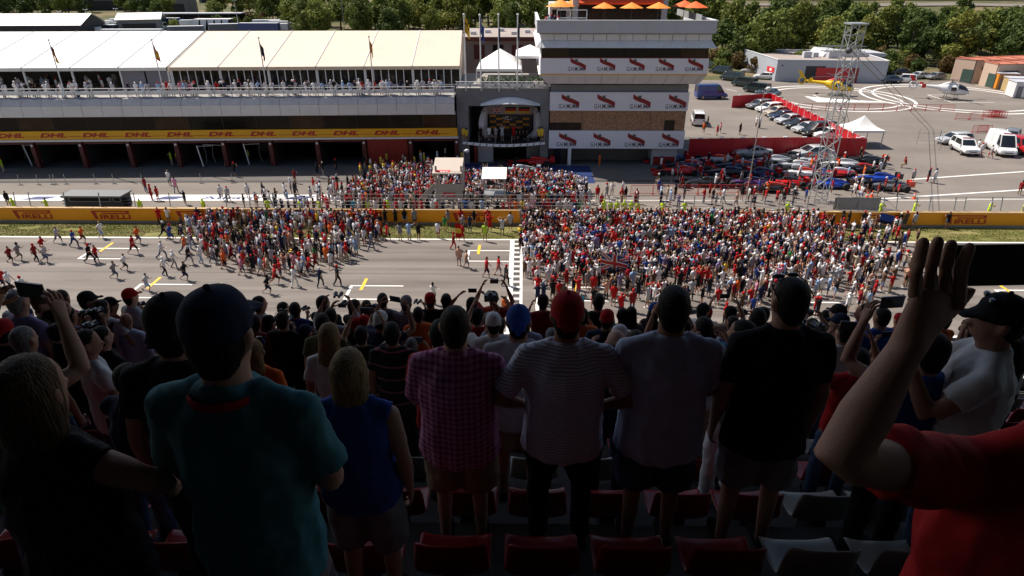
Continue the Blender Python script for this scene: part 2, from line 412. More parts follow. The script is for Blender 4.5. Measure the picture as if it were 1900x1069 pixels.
MB().bar((33.2, 0.25, 1.32), (60, 0.25, 1.32), 0.05).build('fence_wire', m_steel, fence)
m_mesh = mat('grey mesh screen', (0.30, 0.31, 0.31), 0.6, var=0.1)
MB().box(28.7, 32.9, 0.18, 0.20, 0.05, 1.25).build('mesh_screen', m_mesh, fence)
# ================================================================== pit building
m_wpanel = mat('white facade panel', (0.70, 0.68, 0.67), 0.55, var=0.07, scale=0.7)
m_wpanel2 = mat('mottled pinkish facade panel', (0.58, 0.54, 0.52), 0.6, var=0.12, scale=1.5)  # duller, pinker and more mottled than the lower panel row
m_grey = mat('grey rendered wall', (0.20, 0.20, 0.205), 0.75, var=0.10, scale=0.8)
m_lgrey = mat('light grey cladding', (0.50, 0.50, 0.535), 0.55, var=0.05, scale=0.6)
m_glass = mat('dark tinted glass', (0.014, 0.011, 0.010), 0.12, var=0.0, spec=0.22)
m_bglass = mat('bronze tinted glass', (0.040, 0.019, 0.008), 0.14, var=0.4, scale=0.7, spec=0.28)
m_redpil = mat('dark red painted steel', (0.10, 0.012, 0.010), 0.5, var=0.12, scale=2)
m_redsh = mat('red shutter', (0.26, 0.014, 0.010), 0.5, var=0.06, scale=2)
m_black = mat('black', (0.012, 0.012, 0.013), 0.5, var=0.1)
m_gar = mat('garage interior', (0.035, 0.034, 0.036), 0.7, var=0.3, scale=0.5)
m_yban = mat('yellow banner', (0.84, 0.42, 0.008), 0.5, var=0.05, scale=0.4)
m_dlet = mat('red lettering', (0.45, 0.02, 0.008), 0.5, var=0.04)
m_white = mat('white painted steel', (0.74, 0.74, 0.74), 0.4, var=0.04)
m_tent = mat('white tent fabric', (0.80, 0.78, 0.75), 0.6, var=0.04, scale=0.4, bump=0.12, bscale=0.8)
m_tent2 = mat('cream tent fabric', (0.66, 0.535, 0.415), 0.6, var=0.05, scale=0.4, bump=0.12, bscale=0.8)
m_wood = mat('plant leaf dark', (0.02, 0.035, 0.012), 0.6, var=0.3)
m_curt = mat('grey curtain', (0.22, 0.21, 0.24), 0.8, var=0.12, scale=4)
m_floor = mat('terrace floor', (0.30, 0.28, 0.26), 0.8)

PB = empty('pit_building', (-7.9, 77.2, 0), R(3.0), label='long pit garage building with yellow lettered fascia and white balcony panels', cat='building')
XL = -78.0
def part(b, name, m, parent=PB, smooth=None): return b.build(name, m, parent, smooth)
# garages: slab floor level with the apron, back wall, ceiling, dividing walls, pillars
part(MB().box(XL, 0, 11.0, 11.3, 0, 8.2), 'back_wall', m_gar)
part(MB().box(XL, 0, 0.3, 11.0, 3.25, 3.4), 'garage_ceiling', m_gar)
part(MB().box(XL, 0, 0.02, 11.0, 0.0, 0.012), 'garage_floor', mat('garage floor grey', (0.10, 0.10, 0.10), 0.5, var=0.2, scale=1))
pitch = 5.55; np_ = 15
for i in range(np_):
    x = -i*pitch
    part(MB().box(x-0.24, x+0.24, -0.15, 0.5, 0, 3.25), 'pillar', m_redpil)
    part(MB().box(x-0.08, x+0.08, 0.5, 11.0, 0.0, 3.25), 'dividing_wall', m_gar)
    part(MB().box(x-pitch+0.36, x-0.36, 0.05, 0.35, 2.85, 3.24), 'roller_box', m_redpil if i != 1 else m_redsh)
    s = MB().ell((x, -0.17, 2.75), 0.14, 0.03, 0.14, 10, 6); part(s, 'garage_number_disc', m_white)
part(MB().box(-2*pitch+0.36, -pitch-0.36, 0.10, 0.2, 0.0, 2.84), 'shutter', m_redsh)
for i in (0, 4, 7, 10, 12):
    x = -i*pitch - pitch/2
    part(MB().box(x-1.9, x+1.9, 10.8, 10.95, 0.3, 2.6), 'garage_screen', mat('garage panel %d' % i, [(0.10,0.10,0.11), (0.05,0.055,0.07), (0.14,0.13,0.12)][i % 3], 0.6, var=0.4, scale=1.2))
    part(MB().box(x-1.6, x+1.2, 7.5, 8.2, 0, 0.95), 'workbench', m_dsteel)
# ledge, lettered fascia, glazing band
part(MB().box(XL, 0.25, -0.45, 0.3, 3.26, 3.46), 'ledge', m_white)
fas = part(MB().box(XL, 0.15, -0.30, 0.0, 3.47, 4.46), 'fascia', m_yban)
dt = text_mesh('DHL', bold=0.05, shear=0.25); w = max(v.co.x for v in dt.vertices); dt.transform(Matrix.Diagonal((3.1/w, 1, 0.52, 1)))
d0 = link('lettering', dt, m_dlet, fas, loc=(-4.9, -0.32, 3.72))
db = MB().box(0, 0.9, -0.004, 0, 0, 0.05).build('lettering_stripe', m_dlet, fas, loc=(-5.9, -0.315, 3.80))
for i in range(15):
    x = -4.9 - i*4.85
    if i: inst(d0, fas, (x, -0.32, 3.72)); inst(db, fas, (x-1.0, -0.315, 3.80))
    inst(db, fas, (x+3.2, -0.315, 3.80))
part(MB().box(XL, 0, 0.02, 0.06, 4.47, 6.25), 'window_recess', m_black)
for i in range(20):
    x = -i*3.9
    wn_ = part(MB().box(x-3.84, x-0.06, -0.02, 0.0, 4.50, 6.22), 'window', m_glass if i % 4 else m_bglass)
    part(MB().box(x-0.05, x+0.05, -0.05, 0.015, 4.47, 6.24), 'mullion', m_black, wn_)
# balcony: soffit, two rows of panels, rail
part(MB().box(XL, 0.1, -1.35, 0.0, 6.26, 6.36), 'soffit', m_lgrey)
for i in range(35):
    x = -i*2.22
    part(MB().box(x-2.20, x-0.02, -1.45, -1.38, 6.30, 7.50), 'panel', m_wpanel)
    part(MB().add([(x-2.20,-1.42,7.52),(x-0.02,-1.42,7.52),(x-0.02,-0.80,8.26),(x-2.20,-0.80,8.26),(x-2.20,-1.35,7.50),(x-0.02,-1.35,7.50),(x-0.02,-0.74,8.22),(x-2.20,-0.74,8.22)],
                  [(0,1,2,3),(7,6,5,4),(0,4,5,1),(1,5,6,2),(2,6,7,3),(3,7,4,0)]), 'panel', m_wpanel2)
part(MB().box(XL, 0.05, -0.78, 26, 8.22, 8.32), 'terrace_floor', m_floor)
part(MB().box(XL, 0.05, -0.78, -0.70, 8.62, 9.02), 'rail_panel', m_white)
part(MB().box(XL, 0.05, -0.80, -0.68, 9.26, 9.33), 'handrail', m_white)
for i in range(40):
    part(MB().box(-i*1.95-0.05, -i*1.95+0.05, -0.78, -0.68, 8.32, 9.27), 'rail_post', m_white)
# swags of blue sheeting hung under the rail
m_sheet = mat('blue grey sheeting', (0.16, 0.19, 0.27), 0.7, var=0.15)
for i in range(9):
    x0 = -i*7.4 - 0.3; v = []; f = []
    for k in range(13):
        t = k/12; x = x0 - 7.0*t; d = 0.12 + 0.16*math.sin(math.pi*t) + 0.04*math.sin(9*t+i)
        v += [(x, -0.84, 8.36), (x, -0.86 - 0.05*math.sin(t*20), 8.36-d)]
        if k: f.append((2*k-2, 2*k-1, 2*k+1, 2*k))
    part(MB().add(v, f), 'sheeting', m_sheet)

# ------------------------------------------------------------------ the two marquees on the terrace
def pbp(x, y, z): return PB.matrix_basis @ Vector((x, y, z))
def marquee(x0, x1, bays, m, label, opens, curtains):
    mq = empty('marquee', pbp(x1, 2.6, 8.33), R(3.0), label=label, cat='marquee', group=None)
    W = x1 - x0; bw = W/bays; ey, ry, ez, rz = 0.0, 12.6, 2.85, 5.75
    for i in range(bays):
        a = -W + i*bw; b = a + bw
        v = []; f = []; nu, nv = 5, 9
        for q in range(nv):
            t = q/(nv-1)
            for u in range(nu):
                s = u/(nu-1); sag = -0.05*math.sin(math.pi*s)*math.sin(math.pi*t)
                v.append((a + 0.03 + (bw-0.06)*s, ey-0.25 + (ry-ey+0.25)*t, ez + (rz-ez)*t + sag))
        f = [(q*nu+u, q*nu+u+1, (q+1)*nu+u+1, (q+1)*nu+u) for q in range(nv-1) for u in range(nu-1)]
        v2 = [(x, 2*ry - y, z) for x, y, z in v]; n = len(v)
        bb = MB().add(v, f); bb.add(v2, [(d, c, b_, a_) for a_, b_, c, d in f])
        rp_ = bb.build('roof_panel', m, mq, smooth=180)
        bb = MB().box(a+0.02, b-0.02, -0.30, -0.26, ez-0.38, ez-0.02); bb.build('valance', m, mq)
        MB().tube([(a, -0.27, ez+0.03), (a, ry, rz+0.03)], 0.05, 6).build('rafter_seam', m_white, rp_)
        MB().box(a-0.09, a+0.09, -0.1, 0.1, 0, ez-0.4).build('leg', m_white, mq)
        if i in opens: continue
        if i in curtains:
            for k in range(2): MB().box(a+0.15+k*bw/2, a+bw/2-0.05+k*bw/2, 0.0, 0.04, 0.05, ez-0.45).build('curtain', m_curt, mq)
        else:
            nw = 6; ww = (bw-0.3)/nw
            for k in range(nw):
                MB().box(a+0.15+k*ww+0.05, a+0.15+(k+1)*ww-0.05, 0.0, 0.03, 0.75, ez-0.45).build('window', m_glass, mq)
                MB().box(a+0.15+k*ww-0.05, a+0.15+k*ww+0.05, -0.03, 0.05, 0.0, ez-0.4).build('mullion', m_white, mq)
            MB().box(a+0.1, b-0.1, -0.02, 0.05, 0.62, 0.74).build('transom', m_white, mq)
    MB().box(-0.09, 0.09, -0.1, 0.1, 0, ez-0.4).build('leg', m_white, mq)
    # gable end and back
    MB().add([(0, 0, 0), (0, 2*ry, 0), (0, 2*ry, ez), (0, ry, rz-0.03), (0, 0, ez)], [(0,1,2,3,4)]).build('gable', m, mq)
    MB().add([(-W, 0, 0), (-W, 2*ry, 0), (-W, 2*ry, ez), (-W, ry, rz-0.03), (-W, 0, ez)], [(0,1,2,3,4)]).build('gable', m, mq)
    MB().box(-W, 0, 2*ry-0.05, 2*ry, 0, ez).build('back_sheet', mat('marquee interior', (0.10, 0.085, 0.07), 0.8, var=0.3, scale=0.6), mq)
    MB().box(-W, 0, 7.0, 7.1, 0, ez-0.1).build('partition', mat('marquee interior', (0.10, 0.085, 0.07)), mq)
    return mq
marquee(-33.2, 0.6, 6, m_tent2, 'long cream marquee with glazed front on the pit building roof', (), ())
marquee(-77.5, -33.5, 8, m_tent, 'bright white marquee with open front bays full of guests on the roof', (0, 1, 2, 3, 4, 5, 6), (7,))

# ------------------------------------------------------------------ flagpoles
m_fl = {}
def flagmat(name, bands, vertical=False, emblem=None):
    """cloth with horizontal bands: [(share, colour)] from the top, along object z 0..1 (generated)"""
    m = bpy.data.materials.new('flag ' + name); m.use_nodes = True; n = m.node_tree.nodes; l = m.node_tree.links; b = n['Principled BSDF']; b.inputs['Roughness'].default_value = 0.8
    uv = n.new('ShaderNodeUVMap'); sp = n.new('ShaderNodeSeparateXYZ'); l.new(uv.outputs[0], sp.inputs[0])
    cr = n.new('ShaderNodeValToRGB'); cr.color_ramp.interpolation = 'CONSTANT'; e = cr.color_ramp.elements
    while len(e) < len(bands): e.new(0.5)
    p = 0
    for i, (s, c) in enumerate(bands): e[i].position = p; e[i].color = (*c, 1); p += s
    l.new(sp.outputs[0 if vertical else 1], cr.inputs[0]); l.new(cr.outputs[0], b.inputs['Base Color'])
    return m
def flag(parent, w, h, m, loc, droop=0.75, seed=0, name='flag'):
    """a cloth hanging from the pole top: hoist along z, folds out to +x and sags"""
    nu, nv = 9, 9; v = []; f = []; uvs = []
    for j in range(nv):
        for i in range(nu):
            u = i/(nu-1); t = j/(nv-1)
            x = w*u*(1-droop) + 0.12*math.sin(u*7+seed)*u; y = 0.22*math.sin(u*9+seed*2+t*2)*u
            z = -h*t - w*u*droop*0.95
            v.append((x, y, z)); uvs.append((u, t))
    f = [(j*nu+i, j*nu+i+1, (j+1)*nu+i+1, (j+1)*nu+i) for j in range(nv-1) for i in range(nu-1)]
    me = bpy.data.meshes.new(name); me.from_pydata(v, [], f); ul = me.uv_layers.new(name='UVMap')
    for lp in me.loops: ul.data[lp.index].uv = uvs[lp.vertex_index]
    return link(name, me, m, parent, smooth=180, loc=loc)
RED, YEL, BLK, GRN, BLU, WHT = (0.45,0.012,0.012), (0.70,0.42,0.01), (0.012,0.012,0.014), (0.02,0.2,0.04), (0.02,0.06,0.30), (0.75,0.75,0.75)
fm_de = flagmat('black red gold', [(0.33, BLK), (0.33, RED), (0.34, YEL)])
fm_es = flagmat('red yellow red', [(0.25, RED), (0.5, YEL), (0.25, RED)])
fm_na = flagmat('navy', [(1.0, (0.01, 0.018, 0.05))])
fm_ca = flagmat('yellow red stripes', [(0.111, YEL if i % 2 == 0 else RED) for i in range(9)])
fm_bl = flagmat('blue', [(0.5, BLU), (0.06, WHT), (0.44, BLU)])
fm_ye = flagmat('yellow print', [(0.3, YEL), (0.12, BLK), (0.58, YEL)])
def flagpole(base, top, m, label, fw, fh, droop, seed, r=0.075):
    p = empty('flagpole', base, label=label, cat='flagpole')
    d = Vector(top) - Vector(base)
    MB().tube([(0,0,0), d], [r, r*0.7], 8).build('pole', m_white, p, smooth=60)
    MB().tube([(0,0,0), (0,0,0.25)], r*1.8, 8).build('base', m_steel, p)
    MB().ell(d, r*1.6, r*1.6, r*1.4, 8, 6).build('finial', m_white, p, smooth=180)
    if m is not None: flag(p, fw, fh, m, d + Vector((0, 0, -0.15)), droop, seed)
    return p
for px0, py0, px1, py1, m, lb, sd in ((122, 181, 95, 92, fm_de, 'white leaning flagpole with black red and gold flag on the balcony', 1), (306, 180, 284, 87, fm_es, 'white leaning flagpole with red and yellow flag on the balcony', 2),
                                 (497, 176, 482, 82, fm_na, 'white leaning flagpole with dark navy flag on the balcony', 3), (694, 173, 685, 76, fm_ca, 'white leaning flagpole with yellow and red striped flag on the balcony', 4)):
    # foot on the balcony edge, standing straight
    a = V(px0, py0, 77.2 + (V(px0, py0, 76).x + 7.9)*math.tan(R(3.0)) - 1.0); h = 6.1
    b = a + Vector((0, 0, h))
    flagpole(a, b, m, lb, 1.5, 1.25, 0.80, sd)

# ------------------------------------------------------------------ podium block between garages and tower
PD = empty('podium_block', (0, 0, 0), label='grey podium block with curved stage and white canopy between garages and tower', cat='building')
x0, x1, fy = -7.75, 3.15, 77.4
bk = mat('podium backdrop black', (0.012, 0.012, 0.014), 0.5)
part(MB().box(x0, x1, fy, fy+12, 6.95, 8.9), 'upper_wall', m_grey, PD)
part(MB().box(x0, x0+1.35, fy, fy+12, 0, 6.95), 'side_wall', m_grey, PD)
part(MB().box(x1-1.0, x1, fy, fy+12, 0, 6.95), 'side_wall', m_grey, PD)
part(MB().box(x0+1.35, x1-1.0, fy+5, fy+12, 0, 6.95), 'back_wall', m_gar, PD)
part(MB().box(x0+1.35, x1-1.0, fy+0.2, fy+5, 2.35, 2.62), 'stage_slab', bk, PD)
part(MB().box(x0+1.9, x0+2.2, fy+0.6, fy+3.0, 0, 2.35), 'red_door_post', m_redsh, PD)
part(MB().box(x0+2.3, x0+4.2, fy+1.0, fy+1.2, 0, 2.35), 'grey_door', m_lgrey, PD)
part(MB().box(x1-2.6, x1-1.1, fy+1.0, fy+1.2, 0, 2.35), 'grey_door', m_grey, PD)
# curved stage front, leaning out
v = []; n = 13
for i in range(n):
    t = i/(n-1); x = x0+0.6 + (x1-x0-1.0)*t; y = fy - 0.5 - 1.3*math.sin(math.pi*t)
    v += [(x, y, 2.55), (x, y+0.06, 2.86), (x, fy+0.3, 2.60), (x, fy+0.3, 2.40)]
f = []
for i in range(n-1):
    for k in range(4): f.append((4*i+k, 4*i+4+k, 4*i+4+(k+1) % 4, 4*i+(k+1) % 4))
f += [(0,1,2,3), (4*n-1,4*n-2,4*n-3,4*n-4)]
part(MB().add(v, f), 'stage_edge', m_white, PD)
v = [(v[4*i][0], v[4*i][1]+0.08, 2.87) for i in range(n)] + [(x1-0.4, fy+5, 2.87), (x0+0.6, fy+5, 2.87)]
part(MB().add(v, [tuple(range(len(v)))]), 'stage_floor', bk, PD)
for i in range(12):
    t = (i+0.7)/12.4; x = x0+0.6 + (x1-x0-1.0)*t; y = fy - 0.5 - 1.3*math.sin(math.pi*t) - 0.02
    part(MB().add([(x-0.14, y, 2.60), (x-0.02, y, 2.60), (x+0.14, y+0.03, 2.82), (x+0.02, y+0.03, 2.82)], [(0,1,2,3)]), 'stage_mark', bk, PD)
for x in np.linspace(x0+0.7, x1-0.5, 6):
    t = (x-x0-0.6)/(x1-x0-1.0); part(MB().tube([(x, fy-0.42-1.2*math.sin(math.pi*t), 2.87), (x, fy-0.42-1.2*math.sin(math.pi*t), 3.85)], 0.02, 6), 'stage_rail_post', m_steel, PD)
# backdrop with side scrolls
part(MB().box(-4.1, -0.35+0.0, fy+2.3, fy+2.4, 2.88, 5.55), 'backdrop', bk, PD)
part(MB().box(-0.352, 1.25, fy+2.3, fy+2.4, 2.88, 5.55), 'backdrop', bk, PD)
part(MB().box(-4.3, 1.45, fy+2.25, fy+2.5, 5.56, 6.58), 'flag_panel', mat('podium silver', (0.33, 0.31, 0.32), 0.4, var=0.05), PD)
m_scroll = mat('podium scroll white', (0.55, 0.52, 0.54), 0.4, var=0.08, scale=1)
for sgn, xc in ((-1, -4.3), (1, 1.45)):
    v = []; n = 12
    for i in range(n):
        t = i/(n-1); z = 2.88 + 3.7*t; bow = 0.75*math.sin(math.pi*min(1, t*0.9+0.05)) - 0.35
        xo = xc + sgn*(0.55 + bow); xi = xc + sgn*(-0.05 if t > 0.25 else -0.9*(0.25-t)/0.25-0.05)
        yy = fy + 0.5 + 1.4*abs(t-0.45)
        v += [(xi, yy+0.6, z), (xo, yy, z)]
    f = [(2*i, 2*i+1, 2*i+3, 2*i+2) for i in range(n-1)]
    o = part(MB().add(v, f), 'side_scroll', m_scroll, PD, 180)
    md = o.modifiers.new('s', 'SOLIDIFY'); md.thickness = 0.08
    text('scroll_lettering', 'F1', bk, PD, (xc + sgn*0.5 - 0.3, fy+0.55, 6.1), 0.7, 0.32, bold=0.03, shear=0.35)
m_pyel = mat('podium logo yellow', (0.62, 0.33, 0.01), 0.5)
for i, z in enumerate((5.25, 4.90, 4.55, 4.20, 3.85)):
    for k in range(4):
        x = -3.95 + k*1.62 + (0.81 if i % 2 else 0)
        if x > 0.6 or (i < 2 and -2.6 < x < -0.3): continue
        part(MB().box(x, x+0.74, fy+2.27, fy+2.295, z, z+0.22), 'logo_plate', m_pyel, PD)
        part(MB().box(x+0.10, x+0.64, fy+2.262, fy+2.268, z+0.07, z+0.15), 'logo_bar', m_dlet, PD)
text('backdrop_lettering', 'F1', m_white, PD, (-2.2, fy+2.26, 5.02), 0.6, 0.30, bold=0.02, shear=0.4)
text('backdrop_lettering', 'Formula 1', m_lgrey, PD, (-1.5, fy+2.26, 5.10), 0.9, 0.16, shear=0.3)
part(MB().tube([(-2.35, fy+2.25, 5.25), (-2.3, fy+2.25, 5.05), (-1.9, fy+2.25, 4.92), (-1.2, fy+2.25, 4.92)], 0.03, 6), 'backdrop_swoosh', m_white, PD)
# flags over the backdrop
def band_flag(x, bands):
    z = 6.45; h = 0.75/len(bands)
    for c, m in enumerate(bands): part(MB().box(x, x+1.35, fy+2.20, fy+2.24, z-(c+1)*h, z-c*h), 'flag_band', m, PD)
mk, mr, my = mat('flag black', BLK), mat('flag red', RED), mat('flag gold', YEL)
band_flag(-2.10, [mk, mr, my]); band_flag(-0.45, [mk, mr, my])
mb_ = mat('flag blue', (0.015, 0.03, 0.16)); mw_ = mat('flag white', WHT)
X, Z = -3.75, 5.70
part(MB().box(X, X+1.35, fy+2.20, fy+2.24, Z, Z+0.75), 'flag_field', mb_, PD)
def uj(a, b, w, m, y, par, nm='flag_stripe'):
    a = Vector(a); b = Vector(b); d = (b-a).normalized(); q = Vector((-d.y, d.x))*w/2
    pts = [a-q, b-q, b+q, a+q]; part(MB().add([(p.x, y, p.y) for p in pts], [(0,1,2,3)]), nm, m, par)
for a, b in (((X+0.05,Z+0.03),(X+1.30,Z+0.72)), ((X+0.05,Z+0.72),(X+1.30,Z+0.03))):
    uj(a, b, 0.16, mw_, fy+2.195, PD); uj(a, b, 0.06, mr, fy+2.188, PD)
uj((X+0.675, Z+0.01), (X+0.675, Z+0.74), 0.24, mw_, fy+2.182, PD); uj((X, Z+0.375), (X+1.35, Z+0.375), 0.24, mw_, fy+2.180, PD)
uj((X+0.675, Z), (X+0.675, Z+0.75), 0.14, mr, fy+2.174, PD); uj((X, Z+0.375), (X+1.35, Z+0.375), 0.14, mr, fy+2.172, PD)
# white canopy
v = []; n = 17
for i in range(n):
    t = i/(n-1); x = -4.9 + 7.0*t; s = math.sin(math.pi*t)
    v += [(x, fy-0.5-0.45*s, 7.05+0.30*s), (x, fy-0.3-0.2*s, 7.15+0.75*s+0.08*math.sin(t*18)), (x, fy-0.02, 7.25+0.75*s), (x, fy-0.02, 7.0+0.25*s)]
f = []
for i in range(n-1):
    for k in range(4): f.append((4*i+k, 4*i+4+k, 4*i+4+(k+1) % 4, 4*i+(k+1) % 4))
f += [(0,1,2,3), (4*n-1,4*n-2,4*n-3,4*n-4)]
part(MB().add(v, f), 'canopy', mat('canopy white', (0.66, 0.68, 0.70), 0.3, var=0.05), PD, 50)
# roof terrace of the podium block: rail, planters, plants
part(MB().box(x0, x1+0.1, fy-0.05, fy+12, 8.9, 9.0), 'roof_slab', m_floor, PD)
part(MB().box(x0, x1+0.1, fy-0.02, fy+0.08, 9.15, 9.45), 'rail_panel', m_white, PD)
part(MB().box(x0, x1+0.1, fy-0.04, fy+0.10, 9.66, 9.72), 'handrail', m_white, PD)
for i in range(8): part(MB().box(x0+0.1+i*1.5, x0+0.2+i*1.5, fy-0.02, fy+0.08, 9.0, 9.66), 'rail_post', m_white, PD)
for px, py0, py1, m, lb, sd, dr in ((865, 169, 27, fm_ye, 'white flagpole with yellow printed flag on the podium roof', 5, 0.6), (893, 169, 28, fm_bl, 'white flagpole with blue and white flag on the podium roof', 6, 0.75), (926, 170, 27, fm_na, 'white flagpole with dark flag behind it above the podium canopy', 7, 0.95), (960, 168, 27, fm_na, 'white flagpole with furled navy flag beside the tower', 8, 0.9)):
    a = V(px, py0, fy-0.12); b = V(px, py1, fy-0.12); b.x = a.x
    flagpole(a, b, m, lb, 1.6, 1.6, dr, sd, 0.085)

# ------------------------------------------------------------------ tower
TW = empty('race_control_tower', (0, 0, 0), label='white control tower with lettered panels, orange parasols and roof pavilion', cat='tower')
def T(b, name, m, s=None): return b.build(name, m, TW, s)
tx0, tx1, ty = 3.2, 19.35, 77.0
D = 14
# ground floor
T(MB().box(tx0, tx0+2.3, ty+0.6, ty+D, 0, 2.1), 'ground_wall', m_black)
T(MB().box(tx0+2.35, tx0+2.75, ty+0.05, ty+0.5, 0, 2.1), 'column', m_white)
T(MB().box(tx0+2.8, tx1-3.6, ty+2.6, ty+2.8, 0, 2.1), 'garage_shutter', mat('grey shutter', (0.13, 0.13, 0.135), 0.6, var=0.05))
T(MB().box(tx1-3.6, tx1-0.6, ty+0.4, ty+D, 0, 2.1), 'ground_wall', mat('pale grey wall', (0.42, 0.42, 0.44), 0.7))
T(MB().box(tx1-3.4, tx1-0.8, ty+0.33, ty+0.38, 0, 1.0), 'red_gate', m_redsh)
T(MB().box(tx0+0.6, tx0+1.5, ty+0.55, ty+0.59, 0, 2.0), 'door', m_glass)
T(MB().box(tx0, tx1, ty+0.3, ty+D, 2.1, 2.16), 'soffit', m_grey)
# storeys
T(MB().box(tx0+0.1, tx1-0.1, ty+0.3, ty+D, 2.17, 9.4), 'core', m_grey)
m_sign = mat('sign panel white', (0.76, 0.76, 0.82), 0.5, var=0.03, scale=0.5)
SP = [T(MB().box(tx0, tx1, ty-0.02, ty+0.28, 2.06, 4.18), 'sign_panel', m_sign)]
SP.append(T(MB().box(tx0, tx1, ty-0.02, ty+0.28, 6.52, 8.62), 'sign_panel', m_sign))
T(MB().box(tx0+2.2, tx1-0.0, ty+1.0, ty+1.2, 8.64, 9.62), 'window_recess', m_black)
m_crowdrefl = mat('glass with painted crowd reflection', (0.30, 0.155, 0.085), 0.30, var=0.75, scale=7, spec=0.6)  # blotchy brown colour stands in for the crowd's reflection
xw = [tx0+0.05, tx0+3.9, tx0+11.9, tx1-0.05]
for i in range(3):
    T(MB().box(xw[i]+0.03, xw[i+1]-0.03, ty+0.22, ty+0.27, 4.2, 6.5), 'window', m_crowdrefl)
T(MB().box(tx0+0.1, tx0+3.8, ty+0.16, ty+0.21, 4.22, 5.1), 'window', m_glass)
T(MB().box(tx1-2.5, tx1-1.3, ty+0.16, ty+0.21, 4.22, 5.4), 'window', m_glass)
for i in range(5):
    a = tx0+2.3 + i*(tx1-tx0-2.3)/5; T(MB().box(a+0.04, a-0.04+(tx1-tx0-2.3)/5, ty+0.95, ty+0.99, 8.66, 9.6), 'window', m_glass if i % 2 else m_bglass)
for k in range(3): T(MB().box(tx0+0.7, tx0+1.7, ty+0.5-k*0.02, ty+0.9, 8.7+k*0.28, 8.78+k*0.28), 'stair_tread', m_lgrey)
# overhanging upper storeys
ux0, ux1, uy = 2.0, 20.75, 75.7
def frus(z0, z1, a0, a1, name, m, dep=D+3):
    """a storey band leaning out: a = (xl, xr, y) at the bottom and top"""
    (l0, r0, y0), (l1, r1, y1) = a0, a1; yb = 77+dep
    return T(MB().add([(l0,y0,z0),(r0,y0,z0),(r0,yb,z0),(l0,yb,z0),(l1,y1,z1),(r1,y1,z1),(r1,yb,z1),(l1,yb,z1)],
                  [(3,2,1,0),(4,5,6,7),(0,1,5,4),(1,2,6,5),(2,3,7,6),(3,0,4,7)]), name, m)
lo = (2.9, 20.1, 76.4); hi = (ux0-0.35, ux1+0.1, uy-0.25)
frus(9.65, 10.72, lo, (ux0-0.2, ux1, uy+0.05), 'lower_band', m_wpanel)
nb = 10
for i in range(nb):                                   # panel joints proud of the band
    a = 3.6 + i*(16.0/(nb-1)); T(MB().bar((a, 76.36, 9.68), (a*1.04-0.3, uy+0.03, 10.70), 0.05), 'panel_joint', m_lgrey)
T(MB().box(ux0-0.02, ux1, uy-0.05, uy+0.02, 10.735, 10.83), 'yellow_edge', m_yban)
SP.append(T(MB().box(ux0, ux1, uy-0.02, 77+D+3, 10.84, 12.50), 'sign_panel', m_sign))
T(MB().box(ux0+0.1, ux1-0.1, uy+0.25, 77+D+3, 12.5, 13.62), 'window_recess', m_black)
for i in range(6):
    a = ux0+0.15 + i*(ux1-ux0-0.3)/6; T(MB().box(a+0.03, a-0.03+(ux1-ux0-0.3)/6, uy+0.16, uy+0.20, 12.52, 13.6), 'window', m_glass if i not in (0, 5) else m_bglass)
T(MB().box(ux0+0.02, ux1-0.02, uy+0.10, uy+0.24, 12.505, 12.58), 'red_sill', m_redsh)
# louvre band: lower flared skirt and vertical panels
frus(13.64, 14.35, (ux0-0.55, ux1+0.55, uy-0.55), (ux0-0.05, ux1+0.05, uy-0.02), 'flared_skirt', m_wpanel)
for i in range(13):
    w = (ux1-ux0)/13; a = ux0 + i*w
    T(MB().box(a+0.03, a+w-0.03, uy-0.06, uy+0.1, 14.37, 15.12), 'panel', m_wpanel)
    T(MB().bar((a, uy-0.50, 13.70), (a, uy-0.04, 14.33), 0.07), 'skirt_rib', m_white)
T(MB().box(ux0+0.02, ux1-0.02, uy+0.12, 77+D+3, 14.36, 15.12), 'band_core', m_lgrey)
# parapet
px0, px1, py_, pyb = ux0-0.45, ux1+0.30, uy-0.35, 90.5
T(MB().box(px0, px1, py_, py_+0.25, 15.14, 16.38), 'parapet', m_lgrey)
T(MB().box(px0, px0+0.25, py_+0.26, pyb, 15.14, 16.38), 'parapet', m_lgrey)
T(MB().box(px1-0.25, px1, py_+0.26, pyb, 15.14, 16.38), 'parapet', m_lgrey)
T(MB().box(px0-0.05, px1+0.05, py_-0.05, py_+0.30, 16.385, 16.46), 'coping', m_white)
T(MB().box(px0-0.05, px0+0.30, py_+0.31, pyb, 16.385, 16.46), 'coping', m_white)
T(MB().box(px1-0.30, px1+0.05, py_+0.31, pyb, 16.385, 16.46), 'coping', m_white)
T(MB().box(px0+0.26, px1-0.26, py_+0.26, pyb, 15.0, 15.16), 'roof_terrace', m_floor)
# pavilion
m_awn = mat('red orange awning', (0.72, 0.075, 0.012), 0.6, var=0.06, scale=1)
m_paras = mat('orange parasol cloth', (0.80, 0.27, 0.03), 0.7, var=0.08, scale=2)
m_paras2 = mat('red orange parasol cloth', (0.78, 0.13, 0.02), 0.7, var=0.08, scale=2)
vx0, vx1, vy = 6.0, 16.2, 80.6
T(MB().box(vx0+0.4, vx1-0.4, vy+0.35, vy+8, 15.17, 18.6), 'pavilion_core', m_gar)
for i in range(6):
    w = (vx1-vx0-1.0)/6; a = vx0+0.5 + i*w
    T(MB().box(a+0.04, a+w-0.04, vy+0.25, vy+0.3, 15.2, 18.4), 'pavilion_window', m_bglass)
    T(MB().box(a-0.04, a+0.04, vy+0.2, vy+0.33, 15.17, 18.5), 'mullion', m_redpil)
for x in (vx0, vx1): T(MB().box(x-0.32, x+0.32, vy-0.3, vy+0.34, 15.17, 21.0), 'pavilion_column', m_lgrey)
